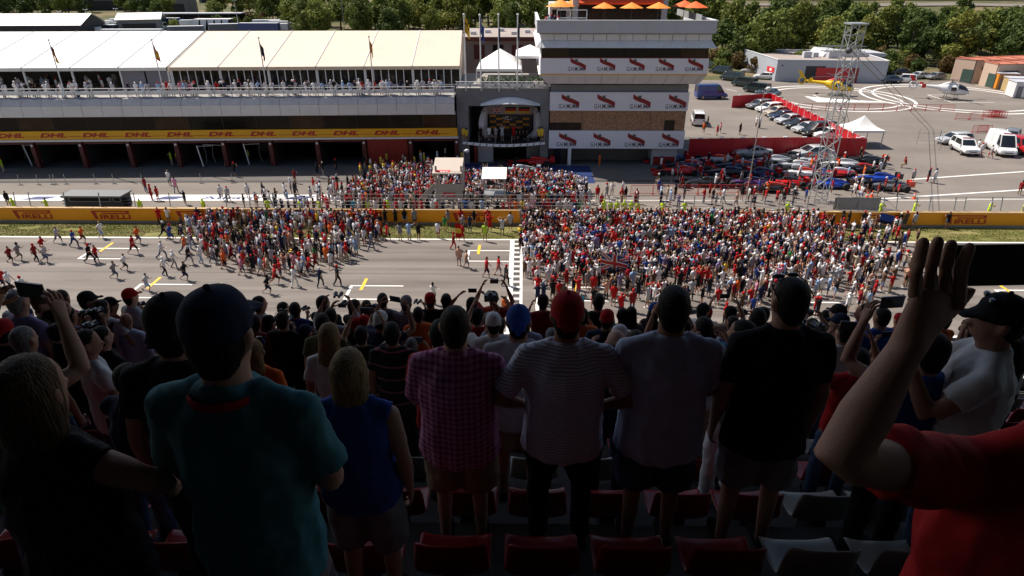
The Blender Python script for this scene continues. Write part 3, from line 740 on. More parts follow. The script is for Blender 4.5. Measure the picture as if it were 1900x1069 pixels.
T(MB().add([(vx0+0.35, vy-1.1, 18.0), (vx1-0.35, vy-1.1, 18.0), (vx1-0.35, vy+0.2, 18.9), (vx0+0.35, vy+0.2, 18.9), (vx0+0.35, vy-1.1, 17.82), (vx1-0.35, vy-1.1, 17.82)], [(0,1,2,3), (0,4,5,1)]), 'awning', m_awn)
T(MB().box(vx0+0.35, vx1-0.35, vy-0.2, vy+8, 18.95, 21.0), 'pavilion_upper', m_awn)
T(MB().box(vx0-2.9, vx0-0.5, vy+0.5, vy+5, 15.17, 17.9), 'stair_house', m_wpanel)
T(MB().box(vx0-2.6, vx0-1.0, vy+0.45, vy+0.49, 16.2, 17.2), 'stair_window', m_glass)
for (a, b) in (((px0+2.2, py_+1.2, 15.16), (px0+2.2, py_+1.2, 17.4)), ((px0+2.2, py_+1.2, 17.4), (vx0+1.0, py_+1.2, 17.4)), ((vx0+1.0, py_+1.2, 15.16), (vx0+1.0, py_+1.2, 17.4)), ((vx0-0.8, py_+1.2, 15.16), (vx0-0.8, py_+1.2, 17.4)), ((px0+2.2, py_+1.2, 16.6), (vx0+1.0, py_+1.2, 16.6))):
    T(MB().bar(a, b, 0.08), 'steel_frame', m_white)
T(MB().box(vx0+0.4, vx1-0.4, vy-1.45, vy-1.40, 16.15, 16.22), 'handrail', m_steel)
T(MB().box(px1-1.4, px1-1.32, py_+1.5, pyb-1, 16.2, 16.9), 'glass_screen', m_mesh)
def parasol(loc, r, m, label, rz=0.0, z=2.6):
    p = empty('parasol', loc, rz, label=label, cat='parasol', group='parasols on the tower terrace')
    n = 8
    for i in range(n):
        a0, a1 = 2*math.pi*i/n, 2*math.pi*(i+1)/n
        e0 = (r*math.cos(a0), r*math.sin(a0), z); e1 = (r*math.cos(a1), r*math.sin(a1), z); mid = (r*0.95*math.cos((a0+a1)/2), r*0.95*math.sin((a0+a1)/2), z+0.02)
        MB().add([(0,0,z+r*0.45), e0, mid, e1], [(0,1,2),(0,2,3)]).build('cloth_panel', m, p)
    MB().tube([(0,0,0), (0,0,z+r*0.45)], 0.035, 6).build('pole', m_dsteel, p)
    MB().tube([(0,0,0), (0,0,0.08)], 0.3, 10).build('base', m_dsteel, p)
for px, py, Y, m, lb, q in ((1040, 12, 80, m_paras, 'orange parasol beside the white steel frame, on the tower terrace', 1.7), (1062, 12, 82, m_paras, 'orange parasol against the pavilion column, behind the white steel frame', 1.6),
                      (1121, 15, 78.8, m_paras, 'orange parasol in front of the pavilion, next to the white steel frame', 1.35), (1172, 15, 78.8, m_paras, 'middle one of three orange parasols in front of the pavilion glass', 1.35), (1222, 15, 78.8, m_paras, 'orange parasol in front of the pavilion, beside its outer column', 1.4),
                      (1270, 12, 82, m_paras2, 'red orange parasol half hidden beyond the pavilion column', 1.5), (1290, 14, 81, m_paras2, 'red orange parasol over the terrace corner above the car park', 1.5)):
    a = V(px, py, Y); parasol((a.x, Y, 15.16), q, m, lb, rnd.random(), a.z-15.16)
# signs: ribbon, crest and lettering
m_rib = mat('sash red', (0.30, 0.012, 0.020), 0.5, var=0.15, scale=3)
m_rib2 = mat('sash dark red', (0.12, 0.008, 0.010), 0.5)
m_letk = mat('lettering black', (0.03, 0.03, 0.045), 0.5)
m_crest = mat('crest green', (0.05, 0.09, 0.05), 0.5, var=0.4, scale=20)
def ribbon():
    b = MB()
    pts = [(0.0, 1.42), (0.35, 1.20), (0.8, 1.02), (1.3, 0.86), (1.75, 0.66), (2.1, 0.48)]
    v = []
    for i, (x, z) in enumerate(pts): v += [(x, -0.01, z+0.24), (x, -0.01, z-0.27)]
    b.add(v, [(2*i, 2*i+1, 2*i+3, 2*i+2) for i in range(len(pts)-1)])
    b.mi(1); v = []
    for i, (x, z) in enumerate(pts): v += [(x, -0.018, z+0.03), (x, -0.018, z-0.05)]
    b.add(v, [(2*i, 2*i+1, 2*i+3, 2*i+2) for i in range(len(pts)-1)])
    return b.mesh('sash')
rb = ribbon(); lt = text_mesh('G.H.MUMM', bold=0.012); w = max(v.co.x for v in lt.vertices); lt.transform(Matrix.Diagonal((2.35/w, 1, 0.52, 1)))
cr_ = MB().tube([(0.78, -0.02, 1.12), (0.78, -0.03, 1.46)], [(0.12, 0.02), (0.17, 0.02)], 8).mesh('crest')
r0 = None
for z, y, xs_, sc in ((2.12, ty-0.025, np.linspace(1033, 1225, 4), 1.0), (6.60, ty-0.025, np.linspace(1037, 1236, 4), 1.0), (10.98, uy-0.025, np.linspace(1054, 1272, 5), 0.84)):
    for px in xs_:
        x = V(px, 240 if z < 4 else (185 if z < 8 else 120), y).x
        sp_ = SP[0 if z < 4 else (1 if z < 8 else 2)]
        if r0 is None:
            r0 = link('sash', rb, [m_rib, m_rib2], sp_, loc=(x+0.30, y, z+0.18)); l0 = link('lettering', lt, m_letk, sp_, loc=(x, y-0.004, z+0.18)); c0 = link('crest', cr_, m_crest, sp_, loc=(x+0.30, y-0.03, z+0.2))
        else:
            inst(r0, sp_, (x+0.30*sc, y, z+0.18), scale=(sc, 1, sc)); inst(l0, sp_, (x, y-0.004, z+0.18), scale=(sc, 1, sc)); inst(c0, sp_, (x+0.30*sc, y-0.03, z+0.2), scale=(sc, 1, sc))
# ================================================================== vehicles
m_tyre = mat('tyre rubber', (0.014, 0.014, 0.014), 0.8, var=0.1)
m_rim = mat('alloy rim', (0.35, 0.35, 0.36), 0.35, 0.8, var=0.05)
m_cglass = mat('car glass', (0.012, 0.015, 0.018), 0.06, var=0, spec=0.8)
m_lampw = mat('headlight', (0.75, 0.76, 0.78), 0.15, var=0)
m_lampr = mat('tail light', (0.35, 0.01, 0.01), 0.2, var=0)
m_plate = mat('number plate', (0.7, 0.7, 0.68), 0.5, var=0)
def paint(name, c, rough=0.28): return mat('car paint ' + name, c, rough, 0.0, var=0.02, coat=0.6)
CP = dict(silver=paint('silver', (0.42, 0.43, 0.44), 0.3), white=paint('white', (0.78, 0.78, 0.77)), black=paint('black', (0.012, 0.014, 0.014)), navy=paint('navy', (0.012, 0.02, 0.045)), grey=paint('grey', (0.16, 0.17, 0.18)),
          blue=paint('blue', (0.015, 0.05, 0.22)), red=paint('red', (0.42, 0.012, 0.012)), beige=paint('beige', (0.42, 0.36, 0.28)), dgreen=paint('dark green', (0.012, 0.026, 0.022)), steel=paint('steel blue', (0.06, 0.09, 0.13)))
def wheel_mesh(r, w):
    return MB().tube([(0, -w/2, 0), (0, -w/2+0.03, 0), (0, w/2-0.03, 0), (0, w/2, 0)], [r*0.90, r, r, r*0.90], 18, xd=(1,0,0)).mesh('wheel')
def rim_mesh(r, w):
    return MB().tube([(0, -w/2-0.008, 0), (0, w/2+0.008, 0)], r*0.62, 14, xd=(1,0,0)).mesh('rim')
WM = {}
def wheel(parent, x, y, r, w):
    k = (r, w)
    if k not in WM:
        a = link('wheel', wheel_mesh(r, w), m_tyre, parent, smooth=40, loc=(x, y, r)); WM[k] = (a, link('rim', rim_mesh(r, w), m_rim, a, smooth=40)); return
    q = inst(WM[k][0], parent, (x, y, r)); inst(WM[k][1], q)
KIND = {  # half width, body stations (x, z low, z high), cabin (rear base, rear top, front top, front base, z belt, z roof), wheels x, wheel r
    'sedan': (0.90, [(-2.32,.42,.78),(-2.25,.30,.98),(-1.5,.22,1.00),(-.2,.20,.96),(.9,.20,.95),(1.8,.24,.84),(2.22,.30,.70),(2.32,.38,.58)], (-1.85,-1.05,.25,1.10,.95,1.42), (-1.35,1.38), .32),
    'estate': (0.90, [(-2.32,.42,.80),(-2.28,.30,1.02),(-1.5,.22,1.02),(-.2,.20,.98),(.9,.20,.96),(1.8,.24,.85),(2.22,.30,.72),(2.32,.38,.58)], (-2.24,-1.95,.25,1.10,.98,1.46), (-1.35,1.38), .32),
    'coupe': (0.94, [(-2.22,.45,.80),(-2.15,.30,.95),(-1.5,.20,.97),(-.4,.18,.90),(.6,.18,.90),(1.6,.22,.82),(2.15,.28,.66),(2.27,.36,.54)], (-1.75,-.75,-.15,.75,.90,1.28), (-1.3,1.42), .34),
    'suv': (0.94, [(-2.30,.50,.95),(-2.25,.36,1.12),(-1.4,.30,1.12),(0,.30,1.10),(.9,.30,1.08),(1.8,.34,1.00),(2.2,.40,.88),(2.28,.48,.7)], (-2.2,-1.95,.35,1.05,1.08,1.72), (-1.35,1.38), .37),
    'van': (0.98, [(-2.5,.45,1.0),(-2.45,.30,1.15),(-1.4,.26,1.16),(0,.26,1.15),(1.2,.26,1.12),(2.0,.30,1.02),(2.42,.36,.85),(2.5,.44,.66)], (-2.44,-2.36,.85,1.75,1.10,1.92), (-1.55,1.6), .35),
    'bigvan': (1.02, [(-2.9,.5,1.1),(-2.85,.34,1.3),(-1.4,.30,1.3),(0,.30,1.3),(1.6,.30,1.25),(2.4,.34,1.12),(2.8,.40,.92),(2.9,.48,.7)], (-2.84,-2.80,1.25,2.2,1.24,2.55), (-1.8,1.9), .37),
}
BODY = {}
def vehicle(kind, loc, rz, colour, label, cat='car', group=None, solid=0.0, doors=False, name=None, bar=None, scale=1.0):
    hw, st, (c0, c1, c2, c3, zb, zr), wx, wr = KIND[kind]; pm = CP[colour]
    root = empty(name or {'van': 'parked_van', 'bigvan': 'parked_van'}.get(kind, 'parked_car'), loc, rz, label=label, cat=cat, group=group)
    root.scale = (scale,)*3
    key = kind
    if key not in BODY:
        b = MB(); rs = []
        for i, (x, z0, z1) in enumerate(st):
            k = 0.86 if i in (0, len(st)-1) else (0.95 if i in (1, len(st)-2) else 1.0); w = hw*k; h = z1-z0
            rs.append([Vector(p) for p in ((x,-w*.86,z0),(x,-w,z0+h*.28),(x,-w,z0+h*.66),(x,-w*.93,z1-.05),(x,-w*.80,z1),(x,w*.80,z1),(x,w*.93,z1-.05),(x,w,z0+h*.66),(x,w,z0+h*.28),(x,w*.86,z0))])
        b.rings(rs)
        def gh(z, f):                                  # greenhouse outline at a height: f 0 belt .. 1 roof
            xr = c0+(c1-c0)*f; xf = c3+(c2-c3)*f; w = hw*(0.90-0.16*f)
            return [Vector((xr,-w,z)), Vector((xf-.12,-w,z)), Vector((xf,-w*.72,z)), Vector((xf,w*.72,z)), Vector((xf-.12,w,z)), Vector((xr,w,z))]
        g = MB(); g.rings([gh(zb-.06, 0), gh(zb+(zr-zb)*.5, .52), gh(zr-.05, .96)])
        r = MB(); r.rings([gh(zr-.06, .93), gh(zr, 1.0), [p*1 - Vector((p.x*0.06, p.y*0.1, -0.03)) for p in gh(zr, 1.0)]])
        for sy in (-1, 1):
            for (xa, xb) in ((c0, c1), (c3-.04, c2-.04)):
                r.bar((xa, sy*hw*.885, zb-.03), (xb, sy*hw*.745, zr-.02), 0.09)
            xm = (c1+c2)/2-.15; r.bar((xm, sy*hw*.905, zb-.03), (xm, sy*hw*.755, zr-.02), 0.10)
        if kind in ('bigvan',):
            for sy in (-1, 1): r.add([(c0+.05, sy*hw*.90, zb-.04), (0.9, sy*hw*.90, zb-.04), (0.6, sy*hw*.76, zr-.03), (c1+.05, sy*hw*.76, zr-.03)], [(0,1,2,3)])
        lw = MB(); xf = st[-1][0]
        for sy in (-1, 1): lw.ell((xf-.10, sy*hw*.66, st[-1][2]+.10), .10, .17, .07, 8, 6)
        lr = MB(); xr = st[0][0]
        for sy in (-1, 1): lr.box(xr-.012, xr+.06, sy*hw*.74-.12, sy*hw*.74+.12, st[0][2]-.14, st[0][2]-.02)
        BODY[key] = [x.mesh(k) for x, k in ((b, 'body'), (g, 'glazing'), (r, 'roof'))] + [None, None]
        for me in BODY[key][:3]:
            bm = bmesh.new(); bm.from_mesh(me); bmesh.ops.recalc_face_normals(bm, faces=bm.faces); bm.to_mesh(me); bm.free()
            me.polygons.foreach_set('use_smooth', [True]*len(me.polygons)); me.set_sharp_from_angle(angle=R(38)); me.materials.append(None)
        one = MB().ell((0,0,0), .10, .17, .07, 8, 6).mesh('headlight'); one.materials.append(m_lampw); BODY[key][3] = one
        two = MB().box(-.012,.06,-.12,.12,-.07,.07).mesh('tail_light'); two.materials.append(m_lampr); BODY[key][4] = two
    def mk(nm, me, m, loc=None, par=None):
        o = bpy.data.objects.new(nm, me); col.objects.link(o); o.parent = par or root
        if loc: o.location = loc
        if m is not None: o.material_slots[0].link = 'OBJECT'; o.material_slots[0].material = m
        return o
    B = BODY[key]
    body = mk('body', B[0], pm); mk('glazing', B[1], pm if solid else m_cglass); mk('roof', B[2], pm)
    for sy in (-1, 1):
        mk('headlight', B[3], None, (st[-1][0]-.10, sy*hw*.66, st[-1][2]+.08), body); mk('tail_light', B[4], None, (st[0][0], sy*hw*.70, st[0][2]-.06), body)
        for x in wx: wheel(root, x, sy*(hw-.10), wr, .20)
        MB().box(c3-.35, c3-.15, min(sy*hw, sy*(hw+.16)), max(sy*hw, sy*(hw+.16)), zb-.03, zb+.10).build('mirror', pm, body)
    MB().box(st[-1][0]-.01, st[-1][0]+.012, -.26, .26, .44, .55).build('plate', m_plate, body)
    MB().box(st[-1][0]-.05, st[-1][0]+.008, -hw*.45, hw*.45, .56, .66).build('grille', m_black, body)
    if doors:
        d = MB().box(-0.04, 0.0, 0, .95, 0, 1.35).build('open_door', pm, root, loc=(-2.46, hw*.9, .45), rot=(0,0,R(20)))
    if bar: MB().box(c2-.45, c2-.2, -.5, .5, zr+.03, zr+.14).build('light_bar', bar, root)
    return root
def facing(a, b): return math.atan2(b.y-a.y, b.x-a.x)

# pen of parked cars
pen = [('estate', 'grey', 1395, 195), ('estate', 'white', 1413, 201), ('sedan', 'beige', 1427, 208), ('sedan', 'navy', 1436, 216), ('sedan', 'silver', 1449, 223), ('sedan', 'black', 1466, 231), ('sedan', 'silver', 1481, 239), ('van', 'black', 1500, 245)]
nm = {0: 'grey estate car at the top of the pen by the red hoarding', 1: 'white estate car parked inside the red hoarding', 2: 'beige saloon between white estate and navy saloon in the red pen', 3: 'navy saloon parked beside the beige one in the red pen', 4: 'silver saloon between navy and black saloons in the red pen',
      5: 'black saloon between two silver saloons in the red pen', 6: 'silver saloon next to the black van in the red pen', 7: 'black van with coloured print at the end of the red pen row'}
for i, (k, c, px, py) in enumerate(pen):
    p = G(px, py+6); vehicle(k, (p.x+1.2, p.y, 0), R(200), c, nm[i], group='cars parked in the red pen', cat='van' if k == 'van' else 'car')
p = G(1393, 290); vehicle('coupe', (p.x, p.y, 0), R(182), 'silver', 'silver sports coupe on the pit lane below the red hoarding', scale=1.08)
p = G(1505, 293); vehicle('sedan', (p.x, p.y, 0), R(188), 'silver', 'silver saloon with side stripes beside the lattice mast', scale=1.10)
p = G(1537, 256); vehicle('sedan', (p.x, p.y, 0), R(182), 'white', 'white saloon half hidden behind the red hoarding corner')
# row of dark vans with open rear doors
for i, (px, py) in enumerate(((1320, 126), (1336, 134), (1357, 146), (1380, 157), (1403, 168))):
    p = G(px, py+4); vehicle('van', (p.x, p.y, 0), R(133), 'dgreen', 'dark green van with rear door open in the row behind the tower', 'van', 'dark vans behind the tower', doors=True)
p = G(1424, 178); vehicle('sedan', (p.x, p.y, 0), R(130), 'steel', 'dark blue saloon at the end of the row of dark vans')
for k, c, px, py, a, lb in (('sedan', 'silver', 1331, 117, 80, 'silver saloon farthest back beside the tower'), ('suv', 'white', 1343, 115, 75, 'white off-roader beside the tower, behind the dark vans'), ('estate', 'white', 1361, 113, 75, 'white estate beside the wire fence behind the dark vans'),
                            ('suv', 'dgreen', 1381, 114, 75, 'dark off-roader against the grey hall corner'), ('sedan', 'silver', 1394, 133, 150, 'silver saloon parked along the end wall of the grey hall'), ('estate', 'white', 1418, 144, 155, 'white estate under the red sign of the grey hall'),
                            ('bigvan', 'blue', 1318, 180, 5, 'blue van with white roof and awning beside the tower'), ('van', 'white', 1294, 226, 80, 'white van half hidden by the tower corner'), ('sedan', 'steel', 1650, 150, 180, 'dark blue saloon at the corner of the grey hall'),
                            ('suv', 'white', 1675, 150, 160, 'white off-roader beside the grey hall'), ('sedan', 'silver', 1703, 143, 200, 'silver saloon between white off-roader and red cap car by the trees'), ('sedan', 'grey', 1735, 144, 200, 'grey car with open doors by the trees behind the white helicopter'), ('sedan', 'black', 1668, 136, 180, 'black saloon in the back row by the trees'),
                            ('estate', 'silver', 1768, 263, 190, 'silver saloon beside the white pickup and wire fence'), ('suv', 'grey', 1872, 262, 230, 'grey off-roader behind the white ambulance')):
    p = G(px, py+3); vehicle(k, (p.x, p.y, 0), R(a), c, lb, 'van' if 'van' in k else 'car')
m_orl = mat('orange stripe', (0.75, 0.16, 0.02), 0.5, var=0)
p = G(1787, 283); vehicle('suv', (p.x, p.y, 0), R(262), 'white', 'white rescue off-roader with red roof stripe beside the ambulance', 'car', bar=m_lampr, scale=1.05)
p = G(1853, 283); vehicle('bigvan', (p.x, p.y, 0), R(255), 'white', 'tall white ambulance van with attendants in front', 'ambulance', bar=m_lampr, solid=0, name='ambulance')
p = G(1895, 283); vehicle('suv', (p.x, p.y, 0), R(262), 'red', 'red rescue jeep parked next to the ambulance', 'car', scale=1.1)

# racing cars
def rp(name, c): return mat('racing livery ' + name, c, 0.22, var=0.03, coat=0.5)
m_carbon = mat('carbon black', (0.016, 0.016, 0.018), 0.35, var=0.1)
F1M = {}
def f1_mesh():
    def L(st, n=10):
        rs = []
        for x, zc, hw, hh in st: rs.append([Vector((x, hw*math.copysign(abs(math.cos(a))**0.75, math.cos(a)), zc + hh*math.copysign(abs(math.sin(a))**0.75, math.sin(a)))) for a in [2*math.pi*(j+0.5)/n for j in range(n)]])
        return MB().rings(rs)
    F1M['body'] = L([(2.35,.30,.05,.04),(2.0,.34,.12,.09),(1.4,.42,.20,.13),(.8,.47,.28,.18),(.3,.47,.36,.22),(-.1,.46,.40,.24),(-.9,.45,.36,.26),(-1.8,.42,.22,.22),(-2.3,.40,.10,.10)])
    F1M['engine_cover'] = L([(.05,.78,.08,.10),(-.15,.82,.17,.18),(-.7,.76,.16,.22),(-1.4,.64,.11,.20),(-2.1,.52,.05,.12)])
    F1M['sidepod'] = L([(.25,.36,.20,.20),(-.1,.38,.26,.24),(-.9,.36,.24,.22),(-1.6,.28,.13,.14)])
    F1M['floor'] = MB().box(-1.9, 1.0, -.68, .68, .07, .11)
    b = MB().box(2.15, 2.55, -.88, .88, .12, .15); b.box(2.05, 2.22, -.86, .86, .20, .225)
    for s in (-1, 1): b.box(2.0, 2.6, s*.88-.015, s*.88+.015, .09, .33)
    F1M['front_wing'] = b
    b = MB().box(-2.55, -2.2, -.38, .38, .84, .88); b.box(-2.5, -2.3, -.38, .38, .42, .45)
    for s in (-1, 1): b.box(-2.62, -2.12, s*.39-.015, s*.39+.015, .40, .95)
    F1M['rear_wing'] = b
    F1M['cockpit'] = L([(.62,.66,.10,.03),(.35,.67,.22,.05),(.02,.68,.20,.05)], 8)
    F1M['wheel'] = MB().tube([(0,-.17,0),(0,-.13,0),(0,.13,0),(0,.17,0)], [.30,.335,.335,.30], 16, xd=(1,0,0))
    for k in F1M:
        me = F1M[k].mesh(k); bm = bmesh.new(); bm.from_mesh(me); bmesh.ops.recalc_face_normals(bm, faces=bm.faces); bm.to_mesh(me); bm.free()
        me.polygons.foreach_set('use_smooth', [True]*len(me.polygons)); me.set_sharp_from_angle(angle=R(42)); me.materials.append(None); F1M[k] = me
f1_mesh()
def racing_car(px, py, rz, body, cover, wing, label):
    p = G(px, py); root = empty('racing_car', (p.x, p.y, 0), R(rz), label=label, cat='racing car', group='racing cars parked after the race')
    def mk(nm, m, loc=(0,0,0)):
        o = bpy.data.objects.new(nm, F1M[nm]); col.objects.link(o); o.parent = root; o.location = loc; o.material_slots[0].link = 'OBJECT'; o.material_slots[0].material = m
    mk('body', body); mk('engine_cover', cover); mk('sidepod', body, (0,.42,0)); mk('sidepod', body, (0,-.42,0)); mk('floor', m_carbon)
    mk('front_wing', wing); mk('rear_wing', wing); mk('cockpit', m_carbon)
    for x, y in ((1.65,.76),(1.65,-.76),(-1.75,.74),(-1.75,-.74)):
        mk('wheel', m_tyre, (x, y, .335))
    root.scale = (1.1,)*3
    for x in (1.65, -1.75):
        for s in (-1, 1): MB().bar((x-.25, s*.2, .38), (x, s*.62, .34), .04).build('suspension_arm', m_carbon, root)
rR, rB, rS, rK, rO, rU, rW, rT, rG = rp('red', (.55,.015,.012)), rp('navy', (.012,.02,.075)), rp('silver', (.42,.44,.46)), rp('black', (.015,.015,.017)), rp('orange red', (.75,.05,.015)), rp('blue', (.015,.055,.36)), rp('white', (.75,.75,.75)), rp('teal silver', (.25,.42,.42)), rp('grey', (.12,.13,.14))
rY = rp('yellow', (.75,.42,.02)); rV = rp('violet', (.09,.03,.12))
for a in ((985, 306, 178, rR, rR, rR, 'red racing car parked on the blue floor below the podium'), (958, 322, 176, rT, rS, rS, 'silver and teal racing car beside the red one below the podium'),
          (1255, 323, 180, rR, rR, rR, 'all red racing car beside the tower corner'), (1270, 312, 178, rB, rR, rR, 'navy racing car with red engine cover beside the tower'), (1325, 302, 178, rS, rO, rO, 'silver racing car with orange red cover below the silver coupe'),
          (1365, 313, 178, rB, rO, rR, 'navy racing car with red and yellow cover in the middle row'), (1303, 345, 180, rK, rK, rK, 'black racing car against the red crowd barrier'), (1400, 327, 178, rB, rB, rR, 'plain navy racing car in the middle row'),
          (1430, 303, 176, rS, rS, rG, 'silver racing car behind the dark ones near the silver saloon'), (1385, 345, 178, rV, rB, rB, 'dark violet racing car near the barrier'), (1470, 313, 177, rS, rW, rG, 'white and silver racing car beside the lattice mast'),
          (1480, 327, 177, rW, rO, rG, 'white racing car with bright red cover beside the lattice mast'), (1555, 310, 176, rW, rS, rK, 'white racing car behind the red nosed one, beyond the mast'), (1590, 319, 176, rK, rR, rK, 'black racing car with red cover beyond the mast'),
          (1530, 348, 177, rU, rU, rK, 'blue racing car right behind the lattice mast'), (1620, 337, 176, rU, rU, rK, 'bright blue racing car at the open end of the row'), (1640, 352, 176, rG, rG, rO, 'grey racing car with orange wing at the open end of the row'),
          (1345, 325, 178, rK, rB, rR, 'black racing car with navy cover squeezed between two navy ones'), (1235, 300, 178, rB, rU, rR, 'navy and blue racing car against the tower wall'), (1420, 355, 178, rK, rO, rK, 'black racing car with orange cover near the light pole'), (1500, 303, 177, rS, rG, rS, 'silver and grey racing car below the silver saloon'), (1545, 327, 176, rR, rW, rK, 'red and white racing car just beyond the mast'), (1600, 303, 176, rK, rG, rO, 'black and grey racing car beside the hoarding end'),
          (1450, 345, 178, rR, rK, rR, 'red and black racing car near the mast foot'), (1460, 296, 178, rK, rK, rO, 'black racing car with orange wing beside the silver saloon')):
    racing_car(*a)

# ------------------------------------------------------------------ red hoarding
m_hoard = mat('red hoarding', (0.52, 0.012, 0.020), 0.4, var=0.05, scale=0.6)
def hoarding(pts, h, label, step=2.5):
    root = empty('hoarding', pts[0], label=label, cat='hoarding')
    for a, b in zip(pts[:-1], pts[1:]):
        n = max(1, round((b-a).length/step)); d = (b-a)/n
        for i in range(n):
            p = a + d*i - pts[0]; q = a + d*(i+1) - pts[0]; e = d.normalized()*0.02
            MB().bar((p.x+e.x, p.y+e.y, h/2), (q.x-e.x, q.y-e.y, h/2), 0.08, h).build('panel', m_hoard, root)
            MB().box(p.x-.05, p.x+.05, p.y+.05, p.y+.13, 0, h+.05).build('post', m_white, root)
            MB().box(p.x+d.x/2-.25, p.x+d.x/2+.25, p.y+d.y/2-.12, p.y+d.y/2+.12, h+.005, h+.10).build('weight', m_white, root)
hoarding([G(1357, 200), G(1428, 195), G(1602, 288)], 2.0, 'red hoarding running diagonally behind the parked cars')
hoarding([G(1276, 291), G(1470, 288), G(1601, 290)], 2.3, 'long red hoarding above the racing cars, beside the tower')

# ------------------------------------------------------------------ white pop-up tent
p = G(1592, 268); pt = empty('pop_up_tent', (p.x, p.y, 0), label='small white pop-up tent behind the red hoarding corner', cat='tent')
for sx_ in (-2, 2):
    for sy_ in (-2, 2): MB().box(sx_-.05, sx_+.05, sy_-.05, sy_+.05, 0, 2.3).build('leg', m_steel, pt)
apex = (0, 0, 3.9)
for a, b in (((-2.1,-2.1),(2.1,-2.1)), ((2.1,-2.1),(2.1,2.1)), ((2.1,2.1),(-2.1,2.1)), ((-2.1,2.1),(-2.1,-2.1))):
    v = []; n = 7
    for i in range(n):
        t = i/(n-1); z = 2.3 + 1.6*t**1.6; v += [(a[0]*(1-t), a[1]*(1-t), z), (b[0]*(1-t), b[1]*(1-t), z)]
    MB().add(v, [(2*i, 2*i+1, 2*i+3, 2*i+2) for i in range(n-1)]).build('roof_panel', m_tent, pt, smooth=180)
    MB().add([(a[0], a[1], 2.31), (b[0], b[1], 2.31), (b[0], b[1], 2.05), (a[0], a[1], 2.05)], [(0,1,2,3)]).build('valance', m_tent, pt)

# ------------------------------------------------------------------ helicopters
def helicopter(px, py, rz, m1, m2, mtail, label):
    p = G(px, py); root = empty('helicopter', (p.x, p.y, 0), R(rz), label=label, cat='helicopter')
    def ringx(x, zc, hw, hh, n=14): return [Vector((x, hw*math.cos(2*math.pi*j/n), zc+hh*math.sin(2*math.pi*j/n))) for j in range(n)]
    b = MB().rings([ringx(*q) for q in ((3.1,1.25,.15,.15),(2.8,1.35,.50,.45),(2.2,1.55,.80,.72),(1.3,1.70,.95,.92),(.3,1.75,.97,.98),(-.8,1.80,.90,.92),(-1.6,1.95,.60,.62),(-2.2,2.05,.32,.36),(-4.2,2.15,.20,.24),(-5.8,2.25,.15,.18))]); fu = b.build('fuselage', m1, root, smooth=50)
    g = MB().rings([ringx(*q) for q in ((2.86,1.50,.40,.30),(2.3,1.80,.74,.55),(1.5,1.98,.90,.68),(1.05,2.02,.94,.66))]); g.build('windscreen', m_cglass, fu, smooth=50)
    for s in (-1, 1):
        MB().box(-.1, .75, s*.965-.02, s*.965+.02, 1.55, 2.25).build('side_window', m_cglass, fu)
        MB().tube([(2.1, s*1.05, .22), (1.9, s*1.05, .08), (-1.1, s*1.05, .08)], .055, 8).build('skid', m_dsteel, root)
        for x in (1.2, -.5): MB().tube([(x, s*.55, 1.0), (x, s*1.05, .08)], .045, 6).build('skid_strut', m_dsteel, root)
    MB().rings([ringx(*q) for q in ((1.1,2.65,.25,.15),(.4,2.8,.42,.30),(-.6,2.75,.40,.30),(-1.5,2.5,.20,.18))]).build('engine_cowling', m2, root, smooth=50)
    MB().tube([(0,0,2.9),(0,0,3.42)], .09, 8).build('rotor_mast', m_dsteel, root)
    hub_ = MB().tube([(0,0,3.34),(0,0,3.46)], .28, 10).build('rotor_hub', m_dsteel, root)
    for k in range(4):
        a = R(28+90*k); MB().bar((.2*math.cos(a), .2*math.sin(a), 3.41), (5.0*math.cos(a), 5.0*math.sin(a), 3.26), .30, .03).build('rotor_blade', m_dsteel, hub_)
    # shrouded tail rotor and fin
    v, f = ringpts((0, 0), .50, .74, n=24)
    o = MB().add([(x, -.12, z) for x, z, _ in v] , f); o.add([(x, .12, z) for x, z, _ in v], f)
    o.rings([[Vector((.74*math.cos(a), y, .74*math.sin(a))) for a in np.linspace(0, 2*math.pi, 24, endpoint=False)] for y in (-.12, .12)], False)
    o.rings([[Vector((.50*math.cos(a), y, .50*math.sin(a))) for a in np.linspace(0, 2*math.pi, 24, endpoint=False)] for y in (-.12, .12)], False)
    o.build('tail_shroud', m1, root, smooth=40, loc=(-6.15, 0, 2.25))
    for k in range(5): a = R(72*k); MB().bar((0,0,0), (.5*math.cos(a), 0, .5*math.sin(a)), .05).build('tail_blade', m_dsteel, root, loc=(-6.15, 0, 2.25))
    MB().prism([(-5.7,-.06,2.85), (-6.5,-.06,2.85), (-7.1,-.06,4.0), (-6.6,-.06,4.0)], (0,.12,0)).build('tail_fin', mtail, root)
    MB().box(-4.9, -4.4, -1.1, 1.1, 2.2, 2.26).build('tailplane', m1, root)
    for s in (-1, 1): MB().box(-4.95, -4.3, s*1.1-.03, s*1.1+.03, 1.95, 2.65).build('end_fin', mtail, root)
hy = mat('helicopter yellow', (0.75, 0.48, 0.015), 0.3, var=0.03); hr_ = mat('helicopter red', (0.55, 0.015, 0.012), 0.3, var=0.03); hw_ = mat('helicopter white', (0.74, 0.74, 0.74), 0.3, var=0.03)
helicopter(1548, 176, -28, hy, hr_, hy, 'yellow rescue helicopter standing on the helipad beside the lattice mast')
helicopter(1758, 184, -18, hw_, hw_, hr_, 'white helicopter with red tail fin on the second helipad')

